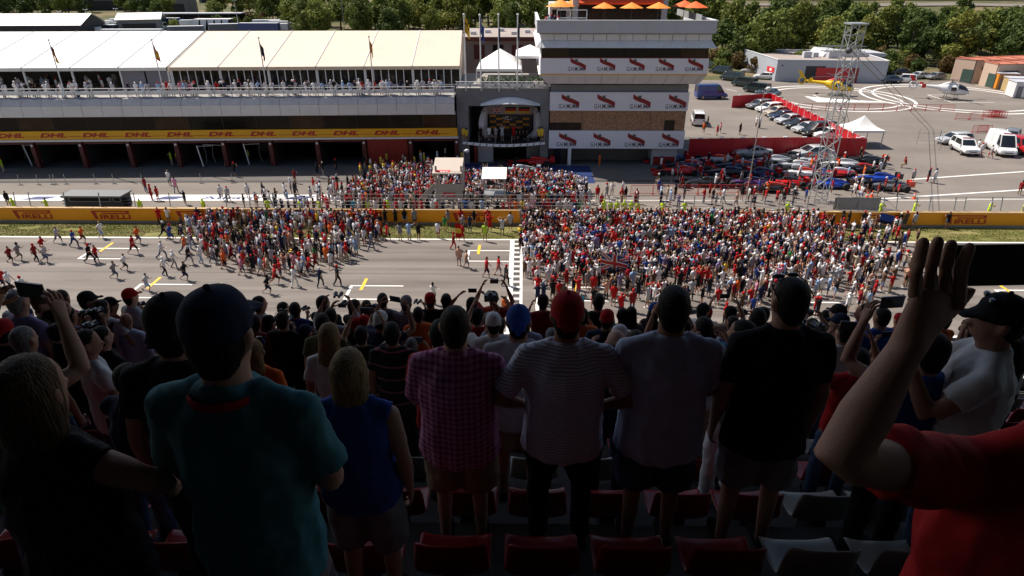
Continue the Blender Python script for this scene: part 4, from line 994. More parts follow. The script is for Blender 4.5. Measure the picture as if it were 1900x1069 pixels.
# ------------------------------------------------------------------ lattice mast with guy cables
b0 = G(1517, 372); topz = V(1580, 45, b0.y).z
lm = empty('lattice_mast', (b0.x, b0.y, 0), label='tall steel lattice mast with side arm and guy cables at the pit lane', cat='mast')
m_alu = mat('aluminium truss', (0.50, 0.51, 0.52), 0.4, 0.6, var=0.08)
hw = 0.62; cs = [(-hw,-hw), (hw,-hw), (hw,hw), (-hw,hw)]
for (x, y) in cs: MB().tube([(x, y, 0), (x, y, topz)], .055, 6).build('leg', m_alu, lm)
nseg = 18; dz = topz/nseg
for k in range(nseg):
    z0, z1 = k*dz, (k+1)*dz
    for j in range(4):
        a, b = cs[j], cs[(j+1) % 4]
        if (k+j) % 2: a, b = b, a
        MB().bar((a[0], a[1], z0), (b[0], b[1], z1), .05).build('brace', m_alu, lm)
        if k % 2 == 0: MB().bar((a[0], a[1], z1), (b[0], b[1], z1), .045).build('strut', m_alu, lm)
MB().box(-.8, .8, -.8, .8, topz, topz+.12).build('head_plate', m_alu, lm)
za = V(1560, 95, b0.y).z
for s in (-1, 1):
    MB().bar((-2.6, s*.4, za), (1.2, s*.4, za), .06).build('side_arm', m_alu, lm); MB().bar((-2.6, s*.4, za+.45), (1.2, s*.4, za+.45), .06).build('side_arm', m_alu, lm)
for k in range(6): MB().bar((-2.6+k*.55, -.4, za+.45*(k % 2)), (-2.05+k*.55, -.4, za+.45*((k+1) % 2)), .045).build('arm_brace', m_alu, lm)
MB().ell((-.5, -.75, topz-2.2), .3, .3, .3, 10, 8).build('floodlight', m_dsteel, lm)
m_cab = mat('cable strap', (0.17, 0.11, 0.03), 0.7, var=0.1)
ce = G(1731, 241); MB().tube([(.5, 0, topz-2), (ce.x-b0.x, ce.y-b0.y, .1)], .028, 5).build('guy_cable', m_cab, lm)
ce = G(1722, 242); MB().tube([(.2, 0, topz-2.4), (ce.x-b0.x, ce.y-b0.y, .1)], .028, 5).build('guy_cable', m_cab, lm)
ce = G(1600, 330); MB().tube([(0, 0, topz-6), (ce.x-b0.x, ce.y-b0.y, .1)], .02, 5).build('guy_cable', m_dsteel, lm)

# ------------------------------------------------------------------ light poles
def pole(a, top, label, r=.07, head=None):
    p = empty('light_pole', a, label=label, cat='light pole')
    h = top; MB().tube([(0,0,0), (0,0,h)], [r, r*.6], 8).build('pole', m_steel, p, smooth=60)
    MB().tube([(0,0,0), (0,0,.3)], r*2, 8).build('base', m_conc, p)
    if head == 'cam':
        MB().ell((.35, 0, h), .28, .18, .2, 10, 8).build('lamp_head', m_white, p, smooth=180); MB().bar((0,0,h), (.4,0,h), .05).build('arm', m_white, p)
    else:
        for s in (-1, 1): MB().box(s*.6-.25, s*.6+.25, -.15, .15, h-.06, h+.06).build('lamp_head', m_white, p)
        MB().bar((-.7,0,h-.08), (.7,0,h-.08), .06).build('arm', m_steel, p)
a = G(1383, 378); pole(a, V(1412, 165, a.y).z, 'thin steel light pole among the people beside the racing cars', .06, 'cam')
a = G(862, 330); pole(a, V(863, 280, a.y).z, 'short pole with white lamp head above the camera platform', .06, 'cam')

# ------------------------------------------------------------------ platforms on the pit wall
m_bei = mat('beige sheet metal', (0.40, 0.36, 0.31), 0.6, var=0.08, scale=0.8); m_cream = mat('cream roof sheet', (0.50, 0.42, 0.35), 0.55, var=0.04)
Yp = 59.0
def vx(px, py, Y=Yp): return V(px, py, Y)
pf = empty('camera_platform', (vx(835, 386).x, Yp, 0), label='beige marshal platform with cream roof and stairs on the pit wall', cat='platform')
zf = vx(835, 371).z; zt = vx(835, 341).z; zr_ = vx(835, 320).z
for x in (-1.2, 1.2):
    for y in (0.1, 2.0): MB().box(x-.09, x+.09, y-.09, y+.09, 0, zr_+.6).build('column', m_bei, pf)
MB().box(-1.25, 1.3, 0, 2.2, zf, zt-.9).build('deck', m_bei, pf)
MB().box(-1.2, 1.3, -.08, -.02, zf-.02, zt).build('parapet', m_bei, pf)
MB().box(1.22, 1.3, -.02, 2.3, 0.0, zr_+.2).build('side_sheet', m_bei, pf)
MB().add([(-1.5,-.3,zr_), (1.25,-.3,zr_), (1.25,2.5,zr_+.75), (-1.5,2.5,zr_+.75), (-1.5,-.3,zr_-.1), (1.25,-.3,zr_-.1), (1.25,2.5,zr_+.65), (-1.5,2.5,zr_+.65)], [(0,1,2,3),(7,6,5,4),(0,4,5,1),(1,5,6,2),(2,6,7,3),(3,7,4,0)]).build('roof', m_cream, pf)
for k in range(9): MB().box(-1.3-k*.26-.26, -1.3-k*.26, 0, .9, zf-.2-k*.27, zf-.14-k*.27).build('stair_tread', m_steel, pf)
MB().bar((-1.25, -.05, zt-.1), (-3.7, -.05, .6), .07, .5).build('stair_cheek', m_bei, pf)
m_lr = mat('sign red', (0.62, 0.02, 0.02), 0.5, var=0)
MB().box(-.6, .55, -.11, -.09, zf+.35, zf+.75).build('sign_plate', m_lr, pf)
text('sign_lettering', 'RACC', m_white, pf, (-.25, -.115, zf+.42), .7, .22, bold=.02, shear=.2)
MB().add([(-.6,-.112,zf+.35),(-.3,-.112,zf+.35),(-.3,-.112,zf+.55)], [(0,1,2)]).build('sign_flag', m_white, pf)
sl_ = math.atan2(.75, 2.8)
o = MB().add([(-1.25,0,0.05),(-.45+.6,0,0.05),(-.45+.6,0,.42),(-1.25,0,.42)], [(0,1,2,3)]).build('sign_plate', m_lr, pf, loc=(0,-.2,zr_+.06), rot=(-(R(90)-sl_),0,0))
text('sign_lettering', 'RACC', m_white, pf, (-.75, -.2, zr_+.075), .75, .26, rot=(-(R(90)-sl_),0,0), bold=.02, shear=.2)
o = pf.children
text('sign_lettering', 'Circuit de', m_letk, pf, (.25, -.04, zr_+.125), .9, .11, rot=(-(R(90)-sl_),0,0))
text('sign_lettering', 'Catalunya', m_letk, pf, (.25, -.2, zr_+.075), .9, .11, rot=(-(R(90)-sl_),0,0))
p2 = empty('commentary_platform', (vx(917, 386, 60).x, 60.2, 0), label='steel scaffold platform with white roof sheet beside the beige platform', cat='platform')
zr2 = vx(917, 330, 60.2).z; zd = vx(917, 362, 60.2).z
for x in (-1.0, 1.0):
    for y in (0, 1.8): MB().box(x-.05, x+.05, y-.05, y+.05, 0, zr2).build('column', m_steel, p2)
MB().box(-1.1, 1.1, -.1, 1.9, zd-.08, zd).build('deck', m_steel, p2)
MB().add([(-1.2,-.3,zr2), (1.2,-.3,zr2), (1.2,2.1,zr2+.45), (-1.2,2.1,zr2+.45), (-1.2,-.3,zr2-.06), (1.2,-.3,zr2-.06), (1.2,2.1,zr2+.39), (-1.2,2.1,zr2+.39)], [(0,1,2,3),(7,6,5,4),(0,4,5,1),(1,5,6,2),(2,6,7,3),(3,7,4,0)]).build('roof', m_tent, p2)
for z in (zd+.5, zd+1.0): MB().bar((-1,-.05,z), (1,-.05,z), .05).build('rail', m_steel, p2)
MB().bar((-1,-.05,.1), (1,-.05,zd), .05).build('brace', m_steel, p2); MB().bar((1,-.05,.1), (-1,-.05,zd), .05).build('brace', m_steel, p2)
MB().box(-.7, -.1, .3, .5, zd+.9, zd+1.3).build('screen', m_black, p2)
# black pit wall stand
gx0, gx1 = vx(124, 388, 58).x, vx(231, 388, 58).x; gz = vx(180, 363, 58).z
gs = empty('pit_stand', ((gx0+gx1)/2, 58.0, 0), label='black pit wall stand with overhanging roof and screens', cat='stand')
L = (gx1-gx0)/2; H2 = gz
MB().box(-L, L, .0, 1.5, .9, H2).build('body', m_black, gs)
MB().box(-L+.1, L-.1, .1, 1.4, 0, .88).build('base', m_carbon, gs)
MB().add([(-L-.1,-.25,H2+.02), (L+.1,-.25,H2+.02), (L+.5,1.1,H2+.22), (-L+.2,1.1,H2+.22), (-L-.1,-.25,H2-.10), (L+.1,-.25,H2-.10), (L+.5,1.1,H2+.12), (-L+.2,1.1,H2+.12)], [(0,1,2,3),(7,6,5,4),(0,4,5,1),(1,5,6,2),(2,6,7,3),(3,7,4,0)]).build('roof', mat('stand roof grey', (0.10, 0.105, 0.11), 0.5), gs)
for a, b in ((-L+.5, L-1.1), (L-.85, L-.1)):
    for (x0_, x1_, z0_, z1_) in ((a, b, H2-.22, H2-.16), (a, b, 1.5, 1.56), (a, a+.06, 1.56, H2-.22), (b-.06, b, 1.56, H2-.22)):
        MB().box(x0_, x1_, -.03, -.005, z0_, z1_).build('screen_frame', mat('frame grey', (0.2, 0.2, 0.2), 0.5), gs)
    MB().box(a+.07, b-.07, -.015, -.004, 1.57, H2-.23).build('screen', m_glass, gs)
for z in (.9, 1.2, 1.5, 1.8): MB().box(-L-.35, -L, .1, .5, z, z+.06).build('step', m_dsteel, gs); MB().box(L, L+.45, .1, .8, z-.2, z-.14).build('step', m_dsteel, gs)

# ------------------------------------------------------------------ crowd barriers, cones, wire fences
m_bred = mat('barrier red', (0.42, 0.02, 0.02), 0.5, var=0.08)
def barrier_mesh(L=2.3, h=1.05):
    b = MB()
    for z in (.15, h): b.bar((0,0,z), (L,0,z), .045)
    for x in (0, L): b.bar((x,0,.15), (x,0,h), .045); b.bar((x,-.3,.03), (x,.3,.03), .045); b.bar((x,0,.03), (x,0,.15), .045)
    n = 14
    for i in range(1, n): b.bar((L*i/n,0,.15), (L*i/n,0,h), .018)
    return b.mesh('crowd_barrier')
bm_ = barrier_mesh(); br0 = None
def barriers(a, b, label, group):
    global br0
    n = max(1, round((b-a).length/2.35)); d = (b-a)/n; rz = math.atan2(d.y, d.x)
    for i in range(n):
        p = a + d*i
        if br0 is None: br0 = link('crowd_barrier', bm_, m_bred, loc=p, rot=(0,0,rz), label=label, cat='barrier', group=group)
        else: inst(br0, None, p, (0,0,rz), label=label, cat='barrier', group=group)
barriers(G(1170, 362), G(1420, 360), 'red steel crowd barrier in the line before the racing cars', 'crowd barriers before the racing cars')
barriers(G(1480, 204), G(1770, 206), 'low red barrier along the edge of the helipads', 'barriers along the helipads')
for k in range(5): inst(br0, None, G(1822+k*5, 217+k*0.6), (0,0,R(2+k)), label='red barrier in the loose bunch beside the helipad', cat='barrier', group='red barriers stacked by the helipad')
for k, (px, py) in enumerate(((1772, 222), (1797, 222), (1803, 246), (1812, 247))): inst(br0, None, G(px, py), (0,0,R(k*3)), label='red barrier standing on the open tarmac between helipad and rescue vehicles', cat='barrier', group='red barriers on the open tarmac')
m_cone = mat('cone orange', (0.80, 0.10, 0.02), 0.5, var=0)
for px, py, lb in ((1608, 369, 'orange traffic cone beside the grey racing car'), (1696, 369, 'orange traffic cone alone on the white pit exit line'), (1617, 366, 'orange traffic cone behind another one near the grey racing car')):
    p = G(px, py); c = empty('traffic_cone', p, label=lb, cat='cone')
    MB().tube([(0,0,.04), (0,0,.75)], [.17, .03], 10).build('cone', m_cone, c, smooth=60); MB().box(-.2,.2,-.2,.2,0,.04).build('base', m_cone, c); MB().tube([(0,0,.38),(0,0,.52)], [.105,.078], 10).build('band', m_white, c)
def wire_fence(pts, h, label, step=3.0, wires=4):
    root = empty('wire_fence', pts[0], label=label, cat='fence')
    for a, b in zip(pts[:-1], pts[1:]):
        n = max(1, round((b-a).length/step)); d = (b-a)/n
        for i in range(n+1):
            p = a + d*i - pts[0]; MB().tube([(p.x, p.y, p.z), (p.x, p.y, p.z+h)], .035, 5).build('post', m_steel, root)
        for w in range(wires):
            z = h*(w+1)/wires; MB().tube([a-pts[0]+Vector((0,0,z)), b-pts[0]+Vector((0,0,z))], .015, 4).build('wire', m_steel, root)
wire_fence([G(1700, 268), G(1740, 268), G(1742, 280)], 2.0, 'bent wire fence beside the silver saloon and rescue vehicles')
wire_fence([G(1330, 112), G(1392, 110)], 2.2, 'wire fence behind the parked cars beside the grey hall', 4)
wire_fence([G(1640, 128), G(1770, 132)], 2.4, 'wire fence below the bushes behind the helipads', 4)

# ------------------------------------------------------------------ buildings on the paddock's far side
m_hall = mat('hall cladding grey', (0.40, 0.42, 0.46), 0.55, var=0.04, scale=0.3); m_hroof = mat('hall flat roof', (0.34, 0.28, 0.25), 0.85, var=0.15, scale=0.4)
def hall(pts, h, label, mw, mr, name='hall', par=0.4):
    a, b, c, d = pts
    root = empty(name, a, label=label, cat='building')
    P = [p - a for p in pts]; n4 = ['front_wall', 'side_wall', 'back_wall', 'side_wall']
    for i in range(4):
        p, q = P[i], P[(i+1) % 4]; e = (q-p).normalized()*0.10
        MB().bar((p.x+e.x, p.y+e.y, h/2), (q.x-e.x, q.y-e.y, h/2), .2, h).build(n4[i], mw, root)
        MB().bar((p.x-e.x, p.y-e.y, h+.05), (q.x+e.x, q.y+e.y, h+.05), .34, .11).build('coping', m_white if par else mr, root)
    MB().add([(p.x, p.y, h-par) for p in P], [(0,1,2,3)]).build('roof', mr, root)
    return root
a, b = G(1438, 151), G(1640, 154); h = V(1443, 111, a.y).z; c, d = b + Vector((2, 20, 0)), Vector(G(1391, 134))
hl = hall([a, b, c, d + Vector((0, 6, 0))], h, 'grey flat-roofed hall with deep red doorway behind the helipads', m_hall, m_hroof)
q = (b-a).normalized()
def onwall(t0, t1, z0, z1, name, m, off=-.13):
    p0, p1 = q*t0, q*t1; return MB().bar((p0.x, p0.y+off, (z0+z1)/2), (p1.x, p1.y+off, (z0+z1)/2), .04, z1-z0).build(name, m, hl)
Lw = (b-a).length
onwall(Lw*.26, Lw*.44, .05, 3.2, 'open_bay', m_gar); onwall(Lw*.36, Lw*.66, .05, 2.9, 'red_door', m_hoard, -.17); onwall(Lw*.67, Lw*.745, .05, 2.9, 'red_door', m_redsh, -.17)
onwall(.8, 1.1, h-1.3, h-1.0, 'wall_lamp', m_black)
sd = (d - a); e = sd.normalized(); MB().bar((e.x*1.0-.14, e.y*1.0, 2.1), (e.x*4.6-.14, e.y*4.6, 2.1), .05, 1.0).build('red_sign', m_lr, hl); MB().bar((e.x*2.2-.17, e.y*2.2, 2.1), (e.x*3.2-.17, e.y*3.2, 2.1), .05, .5).build('sign_print', m_white, hl)
for x, y, s in ((8, 7, 1.2), (10.5, 8, .8), (13, 6, 1.5)): MB().box(x, x+s*1.4, y, y+s, h-.4, h+s*.7).build('roof_unit', m_lgrey, hl)
MB().prism([(13, 9, h-.38), (27, 9, h-.38), (27, 9, h+.3), (14, 9, h+.9)], (0, 8, 0)).build('roof_vault', m_lgrey, hl)
m_terra = mat('pink render', (0.50, 0.37, 0.28), 0.8, var=0.05, scale=0.5); m_tile = mat('terracotta roof', (0.46, 0.15, 0.09), 0.8, var=0.12, scale=1)
for k, (pa, pb, ph, lb) in enumerate((((1762, 150), (1800, 155), 108, 'pink rendered block with tile roof at the wood edge, behind its twin'), ((1815, 158), (1840, 164), 115, 'pink rendered block with green door beside the orange cabin'))):
    a = G(*pa); b = G(*pb); h = V(pa[0], ph, a.y).z; w = Vector((26, 3, 0))
    hh = hall([a, b, b+w, a+w+Vector((0,4,0))], h, lb, m_terra, m_tile, 'store_block', 0.0)
    e = (b-a).normalized(); MB().bar((e.x*2.0-.1, e.y*2.0-.12, 1.4), (e.x*4.2-.1, e.y*4.2-.12, 1.4), .05, 2.6).build('door', mat('green door', (0.035, 0.07, 0.055), 0.6), hh)
    v0 = b - a; MB().bar((v0.x+1.5, v0.y-.1, h-1.6), (v0.x+4.5, v0.y+.25, h-1.6), .05, .7).build('window', m_glass, hh)
    for s in range(7): MB().bar((v0.x*.5+1+s*3.6, v0.y*.5-.6, h+.13), (v0.x*.5+1+s*3.6, v0.y*.5+4, h+.13), .4, .06).build('roof_rib', m_tile, hh)
for pa, w, dd, hh_, m, lb in (((1846, 166), 3.5, 3, 3.0, mat('orange cabin', (0.62, 0.22, 0.02), .6), 'orange site cabin beside the pink block'), ((1868, 172), 4, 3, 2.6, mat('tan cabin', (0.42, 0.30, 0.14), .6), 'tan cabin between orange cabin and white container'), ((1878, 182), 9, 3.4, 2.8, m_wpanel, 'white corrugated container beside the helipad')):
    p = G(*pa); root = empty('site_cabin', p, R(-12), label=lb, cat='cabin')
    MB().box(0, w, 0, dd, .1, hh_).build('body', m, root); MB().box(-.1, w+.1, -.1, dd+.1, hh_, hh_+.12).build('roof', m_lgrey, root); MB().box(.4, 1.3, -.04, -.01, .1, 2.1).build('door', m_grey, root)
    for s in range(int(w*2)): MB().box(s*.5+.2, s*.5+.25, -.03, -.005, 2.15, hh_-.05).build('rib', m_lgrey, root)
# brown paddock building and white marquees behind the podium
Yb = 108
a = V(862, 100, Yb); pbld = empty('paddock_office', (a.x, Yb, 0), label='brown paddock building with red trimmed flat roof behind the podium', cat='building')
zt_ = V(930, 68, Yb).z; wd = V(1010, 68, Yb).x - a.x + 8
MB().box(0, wd, 0, 16, 0, zt_-.6).build('wall', mat('brown plaster', (0.26, 0.20, 0.17), .8, var=.08), pbld); MB().box(-.5, wd, -.6, 16.5, zt_-.62, zt_-.1).build('eave', m_redpil, pbld); MB().box(-.4, wd, -.5, 16.4, zt_-.08, zt_).build('roof', m_hroof, pbld)
for i in range(5): MB().box(1.5+i*3.0, 3.2+i*3.0, -.06, -.01, zt_-3.4, zt_-1.2).build('window', m_glass if i % 2 else m_redpil, pbld)
for i in range(7): MB().box(.8+i*2.2, 1.7+i*2.2, 3+(i % 3)*3, 4+(i % 3)*3, zt_+.005, zt_+.5).build('roof_unit', m_lgrey, pbld)
def peaked(px, py, w, dd, he, hp, Y, label):
    p = V(px, py, Y); r = empty('party_tent', (p.x, Y, 8.95), label=label, cat='tent'); z0 = p.z - 8.95
    for x in (-w/2, w/2):
        for y in (0, dd): MB().box(x-.06, x+.06, y-.06, y+.06, 0, z0).build('leg', m_white, r)
    A = [(-w/2,0,z0), (w/2,0,z0), (w/2,dd,z0), (-w/2,dd,z0)]; ap = (0, dd/2, z0+hp)
    for i in range(4): MB().add([A[i], A[(i+1) % 4], ap], [(0,1,2)]).build('roof_panel', m_tent, r)
    MB().box(-w/2, w/2, -.03, 0, z0-.3, z0).build('valance', m_tent, r)
peaked(926, 128, 5.4, 8, 2.4, 1.9, 80.6, 'white peaked tent on the podium roof among the plants')
peaked(984, 104, 3.6, 7, 2.4, 1.0, 84, 'smaller white tent on the podium roof against the tower')
# plants along the podium roof rail
leafc = MB(); r_ = random.Random(5)
for k in range(260):
    a = r_.uniform(0, 6.28); rr = r_.uniform(0, .5); z = r_.uniform(.2, 1.15); c = Vector((rr*math.cos(a), rr*math.sin(a), z)); u = Vector((r_.uniform(-1,1), r_.uniform(-1,1), r_.uniform(-.3,1))).normalized()*.16; w = u.orthogonal().normalized()*.06
    leafc.add([c-w, c+u, c+w], [(0,1,2)])
lc = leafc.mesh('foliage'); m_lf = mat('shrub leaf', (0.035, 0.065, 0.018), .6, var=.4, scale=3); s0 = None
for i in range(9):
    p = Vector((-4.6+i*.92 + r_.uniform(-.1,.1), 78.0+r_.uniform(0,.3), 9.0)); root = empty('potted_shrub', p, r_.random()*6, label='dark green potted shrub along the podium roof rail', cat='shrub', group='potted shrubs on the podium roof')
    MB().tube([(0,0,0),(0,0,.4)], [.2,.26], 10).build('pot', m_grey, root)
    if s0 is None: s0 = link('foliage', lc, m_lf, root)
    else: inst(s0, root, (0,0,0))

# ------------------------------------------------------------------ queue posts and refuelling booms before the garages
for i, px in enumerate((38, 72, 97, 103, 123, 178, 212, 265, 374, 432)):
    p = G(px, 343 - i*0.4); q = empty('queue_post', p, label='thin steel queue post with flat foot on the pit lane', cat='post', group='queue posts along the pit lane')
    MB().tube([(0,0,0), (0,0,1.1)], .03, 6).build('post', m_steel, q); MB().tube([(0,0,0), (0,0,.04)], .22, 10).build('foot', m_dsteel, q)
for i, (px, py, s_) in enumerate(((60, 308, 1), (85, 302, -1), (378, 310, 1), (418, 308, -1), (463, 306, 1))):
    p = G(px, py); q = empty('garage_boom', p, label=['white garage boom leaning out beside a marshal', 'short white boom beside the taller one', 'pale boom with hanging hoses outside a garage', 'pale boom next to the hanging hoses', 'thin boom beside the red pillars'][i], cat='boom')
    MB().tube([(0,0,0), (-.3*s_,0,2.6)], .08, 8).build('upright', m_white, q); MB().tube([(-.3*s_,0,2.5), (1.9*s_,-.6,2.75)], .045, 6).build('arm', m_steel, q)
    MB().tube([(1.9*s_,-.6,2.75), (1.7*s_,-.6,1.6), (1.9*s_,-.6,.6)], .05, 6).build('hose', m_dsteel, q); MB().box(-.3,.3,-.3,.3,0,.06).build('base', m_dsteel, q)
# ================================================================== trees and shrubs on the bank, paddock trucks
def leafmat(name, c0, c1):
    m = bpy.data.materials.new(name); m.use_nodes = True; MATS[name] = m; n = m.node_tree.nodes; l = m.node_tree.links; b = n['Principled BSDF']
    b.inputs['Roughness'].default_value = 0.65; b.inputs['Specular IOR Level'].default_value = 0.25
    tc = n.new('ShaderNodeTexCoord'); nz = n.new('ShaderNodeTexNoise'); nz.inputs['Scale'].default_value = 0.9; nz.inputs['Detail'].default_value = 3; l.new(tc.outputs['Object'], nz.inputs['Vector'])
    oi = n.new('ShaderNodeObjectInfo'); ad = n.new('ShaderNodeMath'); ad.operation = 'MULTIPLY_ADD'; ad.inputs[1].default_value = 0.5; l.new(oi.outputs['Random'], ad.inputs[0]); l.new(nz.outputs['Fac'], ad.inputs[2])
    mr = n.new('ShaderNodeMapRange'); l.new(ad.outputs[0], mr.inputs[0]); mr.inputs[1].default_value = 0.35; mr.inputs[2].default_value = 1.15
    mx = n.new('ShaderNodeMix'); mx.data_type = 'RGBA'; l.new(mr.outputs[0], mx.inputs[0]); mx.inputs[6].default_value = (*c0, 1); mx.inputs[7].default_value = (*c1, 1)
    l.new(mx.outputs[2], b.inputs['Base Color'])
    tr = n.new('ShaderNodeBsdfTranslucent'); l.new(mx.outputs[2], tr.inputs['Color']); ms = n.new('ShaderNodeMixShader'); ms.inputs[0].default_value = 0.25
    l.new(b.outputs[0], ms.inputs[1]); l.new(tr.outputs[0], ms.inputs[2]); l.new(ms.outputs[0], n['Material Output'].inputs[0])
    return m
LM = [leafmat('leaf mid green', (0.075, 0.11, 0.02), (0.23, 0.26, 0.055)), leafmat('leaf dark green', (0.04, 0.072, 0.016), (0.125, 0.165, 0.036)), leafmat('leaf yellow green', (0.10, 0.13, 0.02), (0.26, 0.26, 0.055)), leafmat('leaf russet', (0.08, 0.055, 0.018), (0.19, 0.12, 0.04))]
m_bark = mat('bark', (0.09, 0.065, 0.045), 0.9, var=0.3, scale=8)
def crown_mesh(seed, shape, n, leaf):
    """leaf sprays spread through several lobes; shape: (radius, height, base height)"""
    r = np.random.default_rng(seed); rad, hh, zb = shape
    nl = 11; lob = []
    for k in range(nl):
        t = r.uniform(0, 1); a = r.uniform(0, 6.28); q = rad*(0.62*math.sqrt(max(0.05, 1-(2*t-0.9)**2)))*r.uniform(0.35, 1.0)
        lob.append((q*math.cos(a), q*math.sin(a), zb + hh*(0.12+0.80*t), rad*r.uniform(0.30, 0.52)))
    L = np.array(lob); pick = r.integers(0, nl, n); d = r.normal(size=(n, 3)); d /= np.linalg.norm(d, axis=1)[:, None]
    rr = r.uniform(0.55, 1.0, n)**0.5*L[pick, 3]*(1+0.25*np.sin(d[:, 0]*7+d[:, 2]*9))
    c = L[pick, :3] + d*rr[:, None]*np.array([1, 1, 0.85])
    nrm = d + r.normal(scale=0.5, size=(n, 3)); nrm /= np.linalg.norm(nrm, axis=1)[:, None]
    u = np.cross(nrm, r.normal(size=(n, 3))); u /= np.linalg.norm(u, axis=1)[:, None]; w = np.cross(nrm, u)
    s = leaf*r.uniform(0.55, 1.35, n)[:, None]
    v = np.stack([c-u*s, c+w*s*0.55+nrm*s*0.15, c+u*s, c-w*s*0.55+nrm*s*0.15], 1).reshape(-1, 3)
    me = bpy.data.meshes.new('crown'); me.from_pydata(v.tolist(), [], np.arange(n*4).reshape(-1, 4).tolist())
    tk = MB().tube([(0,0,0), (0.05,0,zb*0.6), (0.1,0.05,zb+hh*0.35), (0.12,0.1,zb+hh*0.7)], [rad*0.075, rad*0.06, rad*0.04, rad*0.012], 7)
    for k in range(6): tk.tube([(0.08,0.03,zb+hh*(0.1+0.06*k)), (L[k,0]*0.5, L[k,1]*0.5, (zb+hh*0.15+L[k,2])/2), tuple(L[k,:3])], [rad*0.03, rad*0.02, rad*0.006], 5)
    return me, tk.mesh('trunk')
TV = [crown_mesh(1, (3.8, 7.5, 2.2), 2600, 0.36), crown_mesh(2, (4.6, 7.0, 1.6), 2800, 0.38), crown_mesh(3, (3.0, 8.5, 1.8), 2200, 0.33), crown_mesh(4, (4.2, 6.2, 1.2), 2600, 0.36), crown_mesh(5, (2.6, 9.5, 1.2), 2200, 0.32)]
SV = [crown_mesh(11, (2.2, 2.4, 0.2), 1100, 0.27), crown_mesh(12, (2.8, 2.0, 0.1), 1200, 0.28), crown_mesh(13, (1.7, 3.0, 0.2), 1000, 0.25)]
TOBJ = {}
def plant(vs, i, lm, p, sc, rz, name, label, group, cat):
    root = empty(name, p, rz, label=label, cat=cat, group=group); root.scale = (sc, sc, sc*rnd.uniform(0.9, 1.1))
    key = (id(vs), i)
    if key not in TOBJ:
        for me in vs[i]: me.materials.append(None)
        TOBJ[key] = vs[i]
    for nm, me, m in (('crown', vs[i][0], LM[lm]), ('trunk', vs[i][1], m_bark)):
        o = bpy.data.objects.new(nm, me); col.objects.link(o); o.parent = root; o.material_slots[0].link = 'OBJECT'; o.material_slots[0].material = m
kn = ['mid green', 'dark green', 'yellow green', 'russet']
def wood(n, px0, px1, py0, py1, vs, kinds, scale, seed, where, name='tree', cat='tree', mind=3.0):
    r = random.Random(seed); pts = []
    tries = 0
    while len(pts) < n and tries < n*40:
        tries += 1
        p = GT(r.uniform(px0, px1), r.uniform(py0, py1))
        if all((p-q).length > mind for q in pts): pts.append(p)
    for p in pts:
        k = r.choice(kinds); i = r.randrange(len(vs))
        form = (['broad', 'spreading', 'slender', 'rounded', 'tall narrow'] if cat == 'tree' else ['rounded', 'low spreading', 'upright'])[i]
        plant(vs, i, k, p - Vector((0, 0, 0.1)), scale*r.uniform(0.8, 1.2), r.uniform(0, 6.28), name, '%s %s %s %s' % (form, kn[k], 'tree' if cat == 'tree' else 'bush', where), ('trees ' if cat == 'tree' else 'bushes ') + where, cat)
wood(34, 1335, 1930, 92, 128, TV, [0, 1, 1, 1, 2], 1.15, 21, 'on the bank behind the helipads', mind=4.5)
wood(32, 1330, 1960, 66, 94, TV, [0, 1, 1, 0], 1.12, 22, 'higher up the bank behind the helipads', mind=5.5)
wood(44, 1320, 1790, 112, 136, SV, [0, 2, 3, 3, 1], 1.2, 23, 'at the foot of the bank', 'bush', 'bush', 2.0)
wood(22, 1000, 1345, 22, 75, TV, [0, 1, 2], 1.35, 24, 'behind the tower', mind=6)
wood(34, 545, 1010, 52, 80, TV, [0, 0, 2, 2, 1], 1.25, 25, 'behind the cream marquee', mind=5)
wood(40, 530, 1010, 14, 50, TV, [0, 2, 0, 1], 1.5, 26, 'on the rise above the paddock', mind=7)
wood(26, 390, 570, 10, 46, TV, [0, 2, 0], 1.15, 27, 'above the paddock trucks', mind=6)
wood(40, -20, 330, 10, 38, TV, [0, 1, 1, 0], 1.0, 28, 'behind the paddock halls', mind=5.5)
wood(24, 300, 560, 36, 55, SV, [0, 2, 3], 1.3, 29, 'beside the paddock road', 'bush', 'bush', 4)

# ------------------------------------------------------------------ far paddock: halls, trucks, canopies
def gable(p, w, d, h, rise, rz, mw, mr, label, name='paddock_hall'):
    r = empty(name, p, rz, label=label, cat='building')
    for nm_, b in (('front_wall', (0,w,0,.2)), ('back_wall', (0,w,d-.2,d)), ('side_wall', (0,.2,.21,d-.21)), ('side_wall', (w-.2,w,.21,d-.21))): MB().box(*b, 0, h).build(nm_, mw, r)
    nb_ = 6
    for i in range(nb_):
        a, b = -.6+(w+1.2)*i/nb_+.03, -.6+(w+1.2)*(i+1)/nb_-.03
        MB().add([(a,-.6,h), (b,-.6,h), (b,d/2,h+rise), (a,d/2,h+rise)], [(0,1,2,3)]).build('roof_panel', mr, r); MB().add([(a,d+.6,h), (b,d+.6,h), (b,d/2,h+rise), (a,d/2,h+rise)], [(0,1,2,3)]).build('roof_panel', mr, r)
    for x in (0.02, w-.02): MB().add([(x,0,h), (x,d,h), (x,d/2,h+rise)], [(0,1,2)]).build('gable', mw, r)
    MB().box(1.5, w-1.5, -.05, -.01, .2, h*.7).build('door', m_gar, r)
    return r
p = GT(-40, 78); gable(p, 34, 16, 5, 3.2, R(4), m_gar, m_tent, 'dark paddock hall with big white roof behind the white marquee')
p = GT(222, 62); gable(p, 14, 14, 4.5, 2.0, R(20), m_grey, m_tent, 'small grey hall with white roof beside the truck yard')
